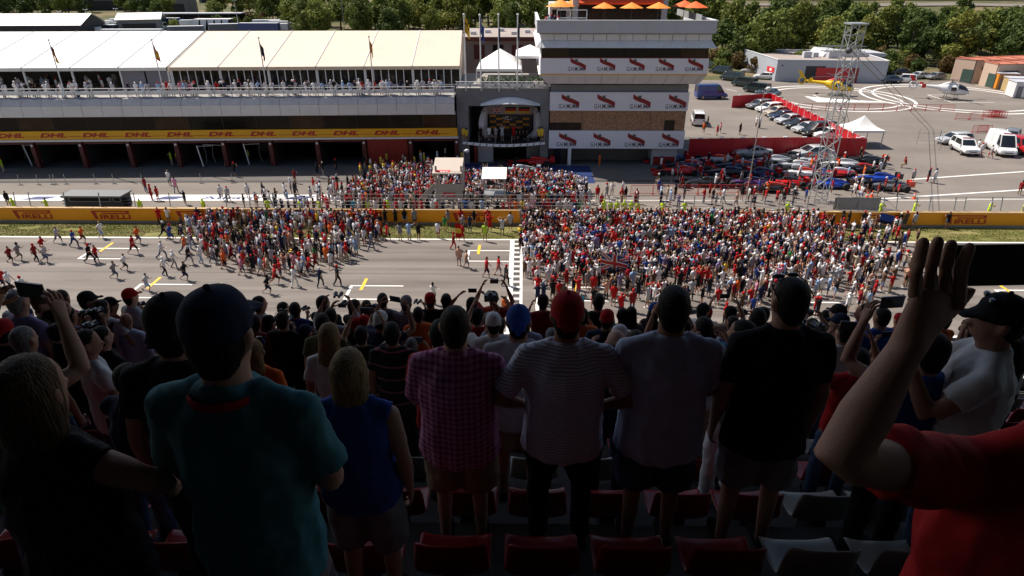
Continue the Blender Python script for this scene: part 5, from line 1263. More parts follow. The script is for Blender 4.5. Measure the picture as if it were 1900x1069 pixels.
for px, py, w, d, h, m, rz, lb in ((445, 66, 14, 2.8, 4.0, CP['blue'], 0, 'long blue truck trailer behind the marquees'), (175, 67, 8, 2.6, 3.6, CP['navy'], -4, 'navy trailer with yellow panels behind the white marquee'), (60, 73, 22, 4, 3.6, m_wpanel, 4, 'white team motorhome with orange base behind the white marquee'),
                            (120, 68, 12, 4, 4, m_lgrey, 2, 'grey team motorhome with rooflights'), (180, 74, 22, 2.6, 3.2, CP['white'], 3, 'pair-long white trailer along the marquee ridge'), (312, 68, 12, 2.6, 3.2, CP['steel'], 14, 'dark coach with pale roof parked askew in the truck yard'), (390, 66, 14, 2.8, 3.6, CP['steel'], 18, 'teal roofed coach in front of the white curtained trailer'),
                            (512, 60, 4.5, 2.4, 2.8, CP['white'], 0, 'small white box truck beside the blue trailer'), (536, 61, 5, 2.4, 3.2, CP['grey'], 0, 'grey box truck beside the dark cabin'), (556, 62, 4.0, 2.6, 3.8, CP['dgreen'], 0, 'dark cabin with white sign behind the cream marquee')):
    p = GT(px, py); r = empty('truck', p, R(rz), label=lb, cat='truck')
    MB().box(0, w, 0, d, .8, h).build('body', m, r); MB().box(.1, w-.1, .1, d-.1, h+.005, h+.12).build('roof', m_white, r); MB().box(.4, w-.4, .3, d-.3, .45, .79).build('chassis', m_dsteel, r)
    for x in (1.0, w-2.2, w-1.2): 
        for y in (.15, d-.15): wheel(r, x, y, .48, .28)
    for k in range(max(1, int(w/2.5))): MB().box(.6+k*2.4, 1.9+k*2.4, -.03, -.006, h*.5, h*.8).build('side_panel', m_yban if 'yellow' in lb and k % 2 else m, r)
p = GT(362, 60); r = empty('curtain_trailer', p, R(6), label='white curtain-sided canopy between dark coaches', cat='canopy'); MB().box(0, 13, 0, 5, 4.2, 4.4).build('roof', m_wpanel, r)
for k in range(5): MB().add([(k*2.6,-.05,4.2),(k*2.6+2.2,-.05,4.2),(k*2.6+1.4,-1.0,.2),(k*2.6,-1.0,.2)], [(0,1,2,3)]).build('curtain', m_tent, r)
MB().box(0, 13, 1, 4.8, .1, 4.1).build('body', m_gar, r)
p = GT(285, 47); r = empty('long_canopy', p, R(3), label='long dark canopy along the back of the truck yard', cat='canopy')
MB().box(0, 34, 0, 6, 4.0, 4.3).build('roof', m_lgrey, r)
for k in range(6): MB().box(k*5.9, k*5.9+.25, .1, .35, 0, 4.0).build('column', m_dsteel, r)
MB().box(0, 34, 5.6, 5.9, 0, 4.0).build('back_wall', m_gar, r)
for px, py, w, d, h, mr, lb in ((40, 18, 60, 25, 6, mat('red hall roof', (0.38, 0.05, 0.06), .7), 'distant hall with red roof above the trees'), (120, 20, 34, 20, 6, m_tent, 'distant white hall half hidden by trees'), (185, 16, 24, 18, 6, m_wpanel, 'distant pale hall beside the white one'), (300, 30, 12, 10, 7, m_lgrey, 'grey blue gatehouse above the truck yard'), (370, 5, 40, 10, 3, m_tent, 'long low white roof at the top of the slope')):
    p = GT(px, py); gable(p, w, d, h, 2.5, R(2), m_grey, mr, lb)
for px, py, h, lb in ((640, 62, 22, 'tall twin steel mast behind the cream marquee'), (660, 60, 11, 'short steel pole behind the cream marquee'), (690, 60, 13, 'lamp pole behind the striped flag'), (548, 48, 12, 'steel pole with white lamp beside the dark cabin'), (445, 62, 11, 'steel pole at the end of the blue trailer'), (122, 66, 8, 'lamp post beside the motorhomes'), (170, 62, 8, 'lamp post above the navy trailer'), (225, 60, 8, 'lamp post beside the small grey hall')):
    p = GT(px, py); pole(p, h, lb, .16)
for i, (px, py) in enumerate(((300, 62), (292, 58), (275, 60), (330, 60), (262, 66), (205, 64), (10, 38), (25, 38), (45, 37), (75, 36))):
    p = GT(px, py); c_ = ['white', 'silver', 'grey', 'white', 'red', 'navy', 'silver', 'white', 'white', 'grey'][i]
    vehicle('estate', p, R(20+i*31), c_, '%s car parked %s' % (c_, 'in the truck yard' if i < 6 else 'among the trees beyond the halls'), group='cars parked in the far paddock')

for i, (px, py, w, h, c_) in enumerate(((20, 60, 12, 3.6, 'white'), (75, 58, 11, 3.4, 'silver'), (128, 60, 12, 3.6, 'white'), (160, 57, 10, 3.4, 'white'), (206, 55, 12, 3.6, 'silver'), (250, 57, 9, 3.2, 'white'), (275, 52, 12, 3.4, 'blue'), (335, 55, 9, 3.2, 'white'), (470, 56, 10, 3.4, 'white'), (498, 57, 8, 3.2, 'silver'))):
    p = GT(px, py); r = empty('truck', p, R(rnd.uniform(-8, 14)), label=c_ + ' box truck parked in the rows of the far paddock', cat='truck', group='trucks in the far paddock')
    MB().box(0, w, 0, 2.6, .9, h).build('body', CP[c_], r); MB().box(.1, w-.1, .1, 2.5, h+.005, h+.1).build('roof', m_white, r); MB().box(w+.05, w+2.0, .1, 2.5, .6, 2.9).build('cab', CP[c_], r); MB().box(w+1.5, w+2.03, .25, 2.35, 1.7, 2.6).build('windscreen', m_cglass, r)
    for x in (1.2, w-1.5, w+1.2):
        for y in (.15, 2.45): wheel(r, x, y, .48, .28)
# ================================================================== people: one continuous body each, clothes and hair on top
def nv(v): return Vector(v).normalized()
POSES = {  # R = person's right (+x, facing +y): upper arm dir, forearm dir; legs: thigh dir, shin dir; lean of the trunk (x, y)
 'stand':  dict(a=((.20,-.04,-1), (.02,.22,-1)), l=((.05,.02,-1), (.02,-.02,-1)), lean=(0,.02)),
 'photo':  dict(a=((.30,.55,-.62), (-.42,.55,.90)), l=((.05,.0,-1), (.02,0,-1)), lean=(0,0)),
 'high':   dict(a=((.35,.75,.10), (-.40,.30,.92)), l=((.05,.0,-1), (.02,0,-1)), lean=(0,-.03)),
 'over':   dict(a=((.80,.30,.45), (-.72,.25,.75)), l=((.06,.0,-1), (.02,0,-1)), lean=(0,-.02)),
 'up':     dict(a=((.35,.15,1), (-.05,.1,1)), l=((.06,.0,-1), (.02,0,-1)), lean=(0,0)),
 'folded': dict(a=((.20,.16,-1), (-.88,.42,.05)), l=((.05,.0,-1), (.02,0,-1)), lean=(0,.01)),
 'hips':   dict(a=((.55,-.28,-.80), (-.55,.50,-.50)), l=((.08,.0,-1), (.03,0,-1)), lean=(0,0)),
 'oneup':  dict(a=((.28,.35,.95), (-.10,.15,1)), a2=((.20,-.04,-1), (.02,.22,-1)), l=((.05,.0,-1), (.02,0,-1)), lean=(-.02,0)),
 'point':  dict(a=((.30,.95,-.05), (.05,1,.12)), a2=((.20,-.04,-1), (.02,.22,-1)), l=((.05,.0,-1), (.02,0,-1)), lean=(0,.03)),
 'walk':   dict(a=((.15,-.42,-.9), (0,-.05,-1)), a2=((.15,.40,-.9), (-.05,.65,-.75)), l=((.02,.38,-.92), (.01,.05,-1)), l2=((.02,-.22,-.98), (.01,-.55,-.85)), lean=(0,.05)),
 'run':    dict(a=((.18,-.70,-.70), (0,.70,-.35)), a2=((.15,.40,-.85), (-.2,.8,.45)), l=((.02,.70,-.72), (0,-.30,-.95)), l2=((.02,-.32,-.95), (0,-.85,-.45)), lean=(0,.18)),
 'run2':   dict(a=((.20,.35,-.9), (-.2,.85,.3)), a2=((.2,-.65,-.7), (0,.6,-.5)), l=((.02,-.42,-.9), (0,-.75,-.6)), l2=((.02,.62,-.78), (0,.0,-1)), lean=(0,.15)),
 'crouch': dict(a=((.25,.60,-.7), (-.35,.7,.6)), l=((.25,.92,-.25), (0,-.25,-.95)), lean=(0,.22)),
 'lean':   dict(a=((.22,.55,-.75), (-.15,.8,-.15)), l=((.05,-.05,-1), (.02,-.08,-1)), lean=(0,.25)),
}
class Fig:
    """builds the shapes of one person, facing +y, feet at z=0, about 1.75 m tall"""
    def __init__(s, pose='stand', g=1.0, fem=False, sleeve=.55, leg='trousers', hair='short', hat=None, turn=0.0, nod=0.0, armL=None, armR=None, n=10, belly=0.0, hands=True):
        s.R = {}; s.prims = []; s.extra = []; s.n = n
        P = POSES[pose]; lx, ly = P['lean']
        sh = 0.175*(0.90 if fem else 1.0)*(0.6+0.4*g); hipw = 0.088
        A = [P['a'], P.get('a2', P['a'])]; Lg = [P['l'], P.get('l2', P['l'])]
        th, sn, ank = .425, .415, .075
        feet = []
        for i, sg in enumerate((1, -1)):
            t, q = nv(Lg[i][0]), nv(Lg[i][1]); t.x *= sg; q.x *= sg; feet.append((t, q))
        drop = max(-(th*t.z + sn*q.z) for t, q in feet); pz = drop + ank
        pel = Vector((0, 0, pz)); up = nv((lx, ly, 1)); s.pel = pel
        side = nv((1, 0, -lx)); fwd = up.cross(side)*-1
        if fwd.y < 0: fwd = -fwd
        T = lambda h, f=0, x=0: pel + up*h + fwd*f + side*x
        gw, gd = g, g*(1+belly)
        tor = [(T(-.09), .130*gw, .100*gd), (T(-.02), .163*gw*(1.05 if fem else 1), .118*gd), (T(.08, .01*belly*4), .158*gw*(1.02 if fem else 1), .122*gd), (T(.18, .02*belly*4), .152*gw*(.88 if fem else 1), .114*gd), (T(.30), .168*gw*(.92 if fem else 1), .124*g), (T(.41,-.005), .178*(.6+.4*gw)*(.90 if fem else 1), .112*g), (T(.475,-.01), .150*(.6+.4*gw)*(.90 if fem else 1), .090), (T(.525,-.01), .090, .074), (T(.548,-.005), .066, .066), (T(.56,-.005), .055, .055)]
        s.loft('skin', [(p, a-.014, b-.014) for p, a, b in tor], side)
        hem = [(T(-.17), .172*gw, .128*gd), (T(-.09), .174*gw, .130*gd)] if not fem else [(T(-.10), .160*gw, .118*gd)]
        s.loft('top', hem + [(p, max(a+.006, (.163*gw if not fem else 0) if i < 4 else 0), b+.010) for i, (p, a, b) in enumerate(tor[1:-1])], side)
        # shoulders: caps that slope from the neck to the arm
        s.joints = {}
        for i, sg in enumerate((1, -1)):
            S = T(.445, -.005, sg*sh); ov = armR if sg == 1 else armL
            if ov: E, W = Vector(ov[0]), Vector(ov[1])
            else:
                u, f = nv(A[i][0]), nv(A[i][1]); u.x *= sg; f.x *= sg
                E = S + u*.285; W = E + f*.250
            s.joints['RL'[i]] = (S, E, W)
            neckp = T(.512, -.014, sg*.055)
            s.loft('top', [(neckp, .058, .058), (T(.478, -.008, sg*sh*.55), .062, .064), (S, .066, .070)], fwd)
            m = S.lerp(E, .5); m2 = E.lerp(W, .35); d = (W-E).normalized()
            s.loft('skin', [(S.lerp(E, -.1), .040, .042), (S, .052, .054), (m, .047, .050), (E.lerp(S, .12), .040, .040), (E, .041, .041), (m2, .043, .042), (E.lerp(W, .75), .033, .030), (W, .029, .022)], fwd)
            if sleeve > 0:
                st = [(T(.44, -.005, sg*sh*.6), .070, .072), (S, .073, .076), (S.lerp(E, min(1, sleeve)*.55), .067, .068), (S.lerp(E, min(1, sleeve)), .064, .066)]
                if sleeve > 1: st += [(E.lerp(W, .4*(sleeve-1)), .054, .054), (E.lerp(W, sleeve-1), .042, .040)]
                s.loft('top', st, fwd)
            if hands is True or (hands == 'R' and sg == 1): s.hand(W, d, sg)
            elif hands is False: s.loft('skin', [(W, .028, .022), (W+d*.06, .042, .022), (W+d*.13, .036, .018), (W+d*.17, .02, .012)], fwd)
        # neck and head
        hb = T(.508, -.004); hd = nv((lx*.3, ly*.3+nod, 1)); hc = hb + hd*.165 + Vector((0, .02, 0)); s.hc = hc; s.turn = turn
        nk = .92 if fem else min(1.15, .6+.42*g); cs, sn_ = math.cos(turn)*1.06, math.sin(turn)*1.06
        H = lambda x, y, z: hc + Vector((x*cs - y*sn_, x*sn_ + y*cs, z*1.04)); s.H = H
        hx = Vector((cs, sn_, 0)).normalized()
        s.loft('skin', [(T(.49, -.01), .070*nk, .068*nk), (hb+hd*.02, .060*nk, .062*nk), (hc+Vector((0,-.012,-.05)), .057*nk, .062*nk)], side)
        s.loft('skin', [(H(0,.030,-.118), .030, .028), (H(0,.022,-.100), .048, .056), (H(0,.012,-.065), .062, .078), (H(0,.004,-.02), .072, .090), (H(0,0,.03), .076, .095), (H(0,-.004,.072), .068, .086), (H(0,-.006,.100), .048, .062), (H(0,-.006,.115), .018, .022)], hx)
        s.loft('skin', [(H(0,.085,.005), .010, .010), (H(0,.105,-.025), .015, .016), (H(0,.088,-.040), .016, .012)], hx)         # nose
        s.loft('skin', [(H(0,.078,-.062), .024, .010), (H(0,.078,-.074), .022, .010)], hx)                                    # lips
        for sg in (1, -1): s.loft('skin', [(H(sg*.070,-.005,-.035), .008, .012), (H(sg*.080,-.008,-.005), .010, .020), (H(sg*.082,-.012,.020), .009, .018), (H(sg*.076,-.010,.034), .006, .010)], hx)
        hair_ = lambda secs: s.loft('hair', secs, hx)
        if hair in ('short', 'long', 'bob', 'bun'):
            hair_([(H(0,-.048,-.095), .046, .036), (H(0,-.045,-.060), .060, .052), (H(0,-.035,-.03), .075, .074), (H(0,-.020,.03), .083, .092), (H(0,-.012,.075), .078, .094), (H(0,-.010,.108), .056, .070), (H(0,-.010,.126), .022, .028)])
        elif hair == 'thin':
            hair_([(H(0,-.05,-.055), .050, .045), (H(0,-.040,-.02), .074, .066), (H(0,-.03,.02), .080, .074), (H(0,-.03,.045), .074, .066)])
        if hair == 'long': hair_([(H(0,-.030,.02), .080, .078), (H(0,-.055,-.08), .092, .062), (H(0,-.072,-.20), .098, .048), (H(0,-.075,-.30), .080, .036), (H(0,-.07,-.36), .05, .022)])
        if hair == 'bob': hair_([(H(0,-.022,.05), .090, .094), (H(0,-.028,-.03), .094, .090), (H(0,-.034,-.10), .093, .078), (H(0,-.038,-.150), .080, .060)])
        if hair == 'bun': s.loft('hair', [(H(0,-.11,.02), .03, .03), (H(0,-.14,.03), .042, .042), (H(0,-.165,.03), .02, .02)], hx)
        if hat:
            s.loft('hat', [(H(0,-.010,.012), .088, .104), (H(0,-.010,.040), .091, .107), (H(0,-.012,.085), .086, .100), (H(0,-.014,.122), .062, .074), (H(0,-.014,.140), .020, .024)], hx)
            if hat == 'cap': s.loft('hat', [(H(0,.075,.030), .076, .010), (H(0,.125,.026), .070, .008), (H(0,.165,.014), .045, .006)], hx)
            elif hat == 'back': s.loft('hat', [(H(0,-.095,.018), .070, .010), (H(0,-.135,.004), .058, .008), (H(0,-.155,-.004), .035, .006)], hx)
            elif hat == 'brim': s.loft('hat', [(H(0,-.01,.016), .150, .165), (H(0,-.01,.028), .146, .160)], hx)
        # legs
        s.feet = []
        for i, sg in enumerate((1, -1)):
            t, q = feet[i]; h = pel + side*(sg*hipw) + Vector((0, 0, -.02)); k = h + t*th; a = k + q*sn
            s.loft('skin', [(h, .078*g, .082*g), (h.lerp(k, .5), .066*g, .070*g), (k, .052, .055), (k.lerp(a, .3), .050, .056), (a, .034, .036), (a+Vector((0,0,-.05)), .034, .04)], side)
            hip_ = h + Vector((0, 0, .05))
            if leg == 'trousers': st = [(hip_, .066*g, .088*g), (h.lerp(k, .30), .084*g, .092*g), (k, .068, .070), (k.lerp(a, .5), .062, .064), (a+Vector((0,0,.02)), .058, .062)]
            elif leg == 'shorts': st = [(hip_, .066*g, .088*g), (h.lerp(k, .30), .088*g, .096*g), (h.lerp(k, .70), .086*g, .090*g), (h.lerp(k, .95), .084*g, .086*g)]
            else: st = [(hip_, .092*g, .105*g), (h.lerp(k, .25), .086*g, .098*g), (h.lerp(k, .50), .080*g, .086*g)]
            s.loft('bottom', st, side)
            fd = Vector((0, 1, 0)) if q.z < -.75 else nv((0, .7, -.6))
            f0 = a + Vector((0, 0, -.045)) - fd*.07
            s.loft('shoe', [(f0, .036, .030), (f0+fd*.05, .042, .040), (f0+fd*.14+Vector((0,0,-.008)), .046, .030), (f0+fd*.22+Vector((0,0,-.012)), .042, .022), (f0+fd*.265+Vector((0,0,-.014)), .022, .015)], side)
            s.feet.append(a)
        s.loft('bottom', [(T(.03), .146*gw, .108*gd), (T(-.03), .152*gw, .112*gd), (T(-.10), .148*gw, .112*gd)], side)
    def loft(s, reg, secs, xd):
        s.prims.append((reg, [tuple(q[0]) for q in secs], [max(q[1], q[2]) for q in secs]))
        b = s.R.setdefault(reg, MB()); P = [q[0] for q in secs]; rs = []; n = s.n
        xd = Vector(xd)
        for i, (p, rx, ry) in enumerate(secs):
            t = (P[min(i+1, len(P)-1)] - P[max(i-1, 0)]); t = t.normalized() if t.length > 1e-9 else Vector((0,0,1))
            x = xd - t*xd.dot(t); x = x.normalized() if x.length > 1e-4 else t.orthogonal().normalized(); y = t.cross(x)
            rs.append([p + x*(math.cos(2*math.pi*j/n)*rx) + y*(math.sin(2*math.pi*j/n)*ry) for j in range(n)])
        b.rings(rs)
    def hand(s, W, d, sg, curl=.55):
        w = Vector((0,1,0)); w = w - d*w.dot(d)
        if w.length < .35: w = Vector((0,0,1)) - d*d.z
        w.normalize(); c = d.cross(w)
        if c.x*sg > 0: c = -c
        s.loft('skin', [(W-d*.02, .024, .026), (W+d*.02, .036, .018), (W+d*.075, .043, .014), (W+d*.095, .040, .011)], w)
        for j in range(4):
            ln = (.070, .078, .074, .058)[j]; r0 = W + d*(.088 - .006*abs(j-1.3)) + w*(.030 - .020*j)
            m = r0 + d*(ln*.5) + c*(ln*.12); e = m + (d*(1-curl) + c*curl).normalized()*(ln*.55)
            s.extra.append(([r0, m, e], [.0095, .0088, .0065]))
        t0 = W + d*.025 + w*.034; t1 = t0 + (d*.55 + w*.65 + c*.5).normalized()*.045; t2 = t1 + (d*.8 + w*.1 + c*.5).normalized()*.035
        s.extra.append(([t0, t1, t2], [.013, .0105, .0075]))
JOBS = []
def remesh_job(mb, vox, smooth=4, dec=None):
    me = mb.mesh('part'); bm = bmesh.new(); bm.from_mesh(me); bmesh.ops.recalc_face_normals(bm, faces=bm.faces); bm.to_mesh(me); bm.free()
    o = bpy.data.objects.new('job', me); md = o.modifiers.new('r', 'REMESH'); md.mode = 'VOXEL'; md.voxel_size = vox
    if smooth: q = o.modifiers.new('s', 'SMOOTH'); q.factor = .5; q.iterations = smooth
    if dec: q = o.modifiers.new('d', 'DECIMATE'); q.ratio = dec
    JOBS.append(o); return len(JOBS)-1
SKIN = [mat('skin tone %d' % i, c, 0.6, var=0.08, scale=22, bump=.12, bscale=160, spec=.3) for i, c in enumerate(((.50,.28,.20), (.42,.22,.15), (.33,.16,.10), (.55,.33,.25)))]
def hairmat(name, c):
    m = mat('hair ' + name, c, .6, var=0, spec=.18); n = m.node_tree.nodes; l = m.node_tree.links; b = n['Principled BSDF']
    tc = n.new('ShaderNodeTexCoord'); mp = n.new('ShaderNodeMapping'); mp.inputs['Scale'].default_value = (150, 150, 14); l.new(tc.outputs['Object'], mp.inputs['Vector'])
    nz = n.new('ShaderNodeTexNoise'); nz.inputs['Scale'].default_value = 1.0; nz.inputs['Detail'].default_value = 4; l.new(mp.outputs[0], nz.inputs['Vector'])
    cr = n.new('ShaderNodeValToRGB'); e = cr.color_ramp.elements; e[0].position = .35; e[0].color = (*[x*.35 for x in c], 1); e[1].position = .68; e[1].color = (*[min(1, x*1.5) for x in c], 1)
    l.new(nz.outputs['Fac'], cr.inputs[0]); l.new(cr.outputs[0], b.inputs['Base Color'])
    bp = n.new('ShaderNodeBump'); bp.inputs['Strength'].default_value = .9; bp.inputs['Distance'].default_value = .012; l.new(nz.outputs['Fac'], bp.inputs['Height']); l.new(bp.outputs[0], b.inputs['Normal'])
    return m
HAIR = dict(dark=hairmat('dark', (.014,.010,.008)), brown=hairmat('brown', (.05,.028,.015)), blonde=hairmat('blonde', (.32,.20,.09)), grey=hairmat('grey', (.22,.21,.20)), red=hairmat('auburn', (.16,.06,.025)), dblonde=hairmat('dark blonde', (.11,.066,.032)))
CC = dict(black=(.010,.010,.012), red=(.42,.012,.014), dred=(.22,.012,.016), white=(.72,.71,.72), grey=(.22,.22,.235), lgrey=(.42,.42,.45), blue=(.025,.07,.30), navy=(.012,.018,.05), lblue=(.28,.40,.60), teal=(.06,.19,.22), magenta=(.40,.06,.20), pink=(.55,.20,.30), orange=(.70,.13,.02), yellow=(.70,.48,.05), green=(.03,.20,.06), lime=(.42,.62,.05), khaki=(.30,.24,.15), beige=(.48,.40,.30), denim=(.06,.09,.16), olive=(.12,.12,.05), mauve=(.25,.20,.36), slate=(.46,.50,.66), hivis=(.55,.75,.03), brown=(.10,.06,.035), cyan=(.03,.32,.48))
CLO = {}
def cloth(c):
    if c not in CLO: CLO[c] = mat('cloth ' + c, CC[c], .85, var=.10, scale=7, bump=.35, bscale=9, spec=.2)
    return CLO[c]
def patterned(name, c0, c1, sx, sz, w=.5, c2=None):
    """woven stripes or checks in the cloth's own coordinates"""
    m = bpy.data.materials.new(name); m.use_nodes = True; n = m.node_tree.nodes; l = m.node_tree.links; b = n['Principled BSDF']; b.inputs['Roughness'].default_value = .85; b.inputs['Specular IOR Level'].default_value = .2
    tc = n.new('ShaderNodeTexCoord'); sp = n.new('ShaderNodeSeparateXYZ'); l.new(tc.outputs['Object'], sp.inputs[0]); out = None
    def band(o, f):
        a = n.new('ShaderNodeMath'); a.operation = 'MULTIPLY'; a.inputs[1].default_value = f; l.new(o, a.inputs[0])
        fr = n.new('ShaderNodeMath'); fr.operation = 'FRACT'; l.new(a.outputs[0], fr.inputs[0]); g = n.new('ShaderNodeMath'); g.operation = 'LESS_THAN'; g.inputs[1].default_value = w; l.new(fr.outputs[0], g.inputs[0]); return g.outputs[0]
    fs = [band(sp.outputs[k], f) for k, f in ((0, sx), (2, sz)) if f]
    if len(fs) == 2:
        a = n.new('ShaderNodeMath'); a.operation = 'ADD'; l.new(fs[0], a.inputs[0]); l.new(fs[1], a.inputs[1]); h = n.new('ShaderNodeMath'); h.operation = 'MULTIPLY'; h.inputs[1].default_value = .5; l.new(a.outputs[0], h.inputs[0]); fac = h.outputs[0]
    else: fac = fs[0]
    mx = n.new('ShaderNodeMix'); mx.data_type = 'RGBA'; l.new(fac, mx.inputs[0]); mx.inputs[6].default_value = (*c0, 1); mx.inputs[7].default_value = (*c1, 1); l.new(mx.outputs[2], b.inputs['Base Color'])
    nb = n.new('ShaderNodeTexNoise'); nb.inputs['Scale'].default_value = 9; l.new(tc.outputs['Object'], nb.inputs['Vector']); bp = n.new('ShaderNodeBump'); bp.inputs['Strength'].default_value = .35; bp.inputs['Distance'].default_value = .02; l.new(nb.outputs['Fac'], bp.inputs['Height']); l.new(bp.outputs[0], b.inputs['Normal'])
    CLO[name] = m; return m
patterned('magenta check', (.62,.32,.46), (.30,.03,.15), 30, 30, .45); patterned('white stripe', (.78,.78,.88), (.36,.36,.46), 0, 62, .32); patterned('blue check', (.42,.44,.55), (.05,.06,.13), 22, 22, .5); patterned('red check', (.45,.05,.03), (.14,.01,.01), 26, 26, .5); patterned('dark stripe', (.02,.02,.025), (.30,.10,.13), 0, 7, .12); patterned('red white', (.62,.60,.60), (.42,.02,.02), 0, 4, .5); patterned('floral', (.30,.22,.22), (.10,.07,.08), 11, 9, .5)
def C(px, py, Zc):                                     # the point at camera depth Zc
    r = ray(px, py); return Vector((0, 0, CH)) + r*Zc

# ------------------------------------------------------------------ grandstand
TR, RS = 0.90, 0.48
def floor_z(k): return CH - (3.40 + RS*k)
def row_y(k): return 2.5 + TR*k                        # the seat backs of row k
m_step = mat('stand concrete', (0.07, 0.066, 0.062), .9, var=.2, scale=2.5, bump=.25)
GS = empty('grandstand', (0, 0, 0), label='steep shaded concrete grandstand with plastic seats below a roof', cat='grandstand')
KF = 8
for k in range(-12, KF+1):
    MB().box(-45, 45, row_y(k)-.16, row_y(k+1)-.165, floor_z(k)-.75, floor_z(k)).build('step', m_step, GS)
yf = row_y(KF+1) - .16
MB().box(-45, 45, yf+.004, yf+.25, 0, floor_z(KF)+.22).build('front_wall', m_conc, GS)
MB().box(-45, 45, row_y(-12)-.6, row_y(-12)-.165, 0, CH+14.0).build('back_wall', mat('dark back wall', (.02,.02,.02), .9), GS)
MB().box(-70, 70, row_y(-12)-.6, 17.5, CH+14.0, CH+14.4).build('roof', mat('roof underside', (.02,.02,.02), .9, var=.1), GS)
MB().box(-45, 45, yf+.02, yf+.10, floor_z(KF)+1.02, floor_z(KF)+1.10).build('handrail', m_white, GS)
for z in (.42, .58, .74, .90): MB().box(-45, 45, yf+.045, yf+.075, floor_z(KF)+z-.012, floor_z(KF)+z+.012).build('rail_bar', m_steel, GS)
for i in range(46): MB().box(-45+i*2.0-.03, -45+i*2.0+.03, yf+.03, yf+.09, floor_z(KF)+.2, floor_z(KF)+1.02).build('rail_post', m_steel, GS)
for x in (-44, -22, 22, 44): MB().box(x-.3, x+.3, row_y(-12), row_y(-12)+.6, floor_z(-12), CH+14.0).build('column', m_conc, GS)
# seats
def seat_mesh():
    b = MB(); w = .215; prof = []
    # (y, z) along the shell from the front lip over the pan up the back
    P = [(.36,.290), (.34,.312), (.26,.304), (.12,.296), (.05,.32), (.018,.42), (-.004,.53), (-.02,.645), (-.035,.655)]
    n = 9; v = []; f = []
    for i, (y, z) in enumerate(P):
        for j in range(n):
            u = j/(n-1)*2-1; lip = abs(u)**4
            ww = w*(1 - (.16*(i/(len(P)-1))**3)); yy, zz = y, z
            if i < 5: zz += .035*lip
            else: yy += .05*lip; zz -= (.04*abs(u)**3 if i >= 7 else 0); zz -= .018*(1-u*u) if i >= 7 else 0
            v.append((u*ww, yy, zz))
    f = [(i*n+j, i*n+j+1, (i+1)*n+j+1, (i+1)*n+j) for i in range(len(P)-1) for j in range(n-1)]
    me = bpy.data.meshes.new('seat_shell'); me.from_pydata(v, [], f)
    o = bpy.data.objects.new('job', me); q = o.modifiers.new('s', 'SOLIDIFY'); q.thickness = .018; q.offset = 1
    q = o.modifiers.new('u', 'SUBSURF'); q.levels = 1; q.render_levels = 1
    return bake([o])[0]
m_sred = mat('seat plastic red', (.36,.010,.010), .32, var=.06, scale=3); m_swht = mat('seat plastic white', (.42,.40,.36), .36, var=.08, scale=3)
sm_ = seat_mesh(); sm_.polygons.foreach_set('use_smooth', [True]*len(sm_.polygons)); sm_.materials.append(None)
br_ = MB().box(-.05,.05,.05,.25,0,.29).mesh('bracket'); br_.materials.append(m_dsteel)
def white_seat(k, x):
    return (k == 0 and x > 1.15) or (k == 1 and x > 2.0) or (k == 2 and x < 1.1) or (k == 3 and x > 2) or (k >= 4 and (k + int(x*1.3)) % 5 == 0)
for k in range(-1, 7):
    half = .80*(3.49+1.02*k) + .6; i = -math.ceil(half/.51)
    while -.38 + .51*i < half:
        x = -.38 + .51*i; wh = white_seat(k, x); c = 'white' if wh else 'red'
        rw = ['first', 'second', 'third', 'fourth', 'fifth', 'sixth', 'seventh', 'eighth'][k+1]
        s = empty('stadium_seat', (x, row_y(k), floor_z(k)), label='%s plastic bucket seat in the %s row of the stand' % (c, rw), cat='seat', group='%s seats of the %s row' % (c, rw))
        o = bpy.data.objects.new('shell', sm_); col.objects.link(o); o.parent = s; o.material_slots[0].link = 'OBJECT'; o.material_slots[0].material = m_swht if wh else m_sred
        o = bpy.data.objects.new('bracket', br_); col.objects.link(o); o.parent = s
        i += 1
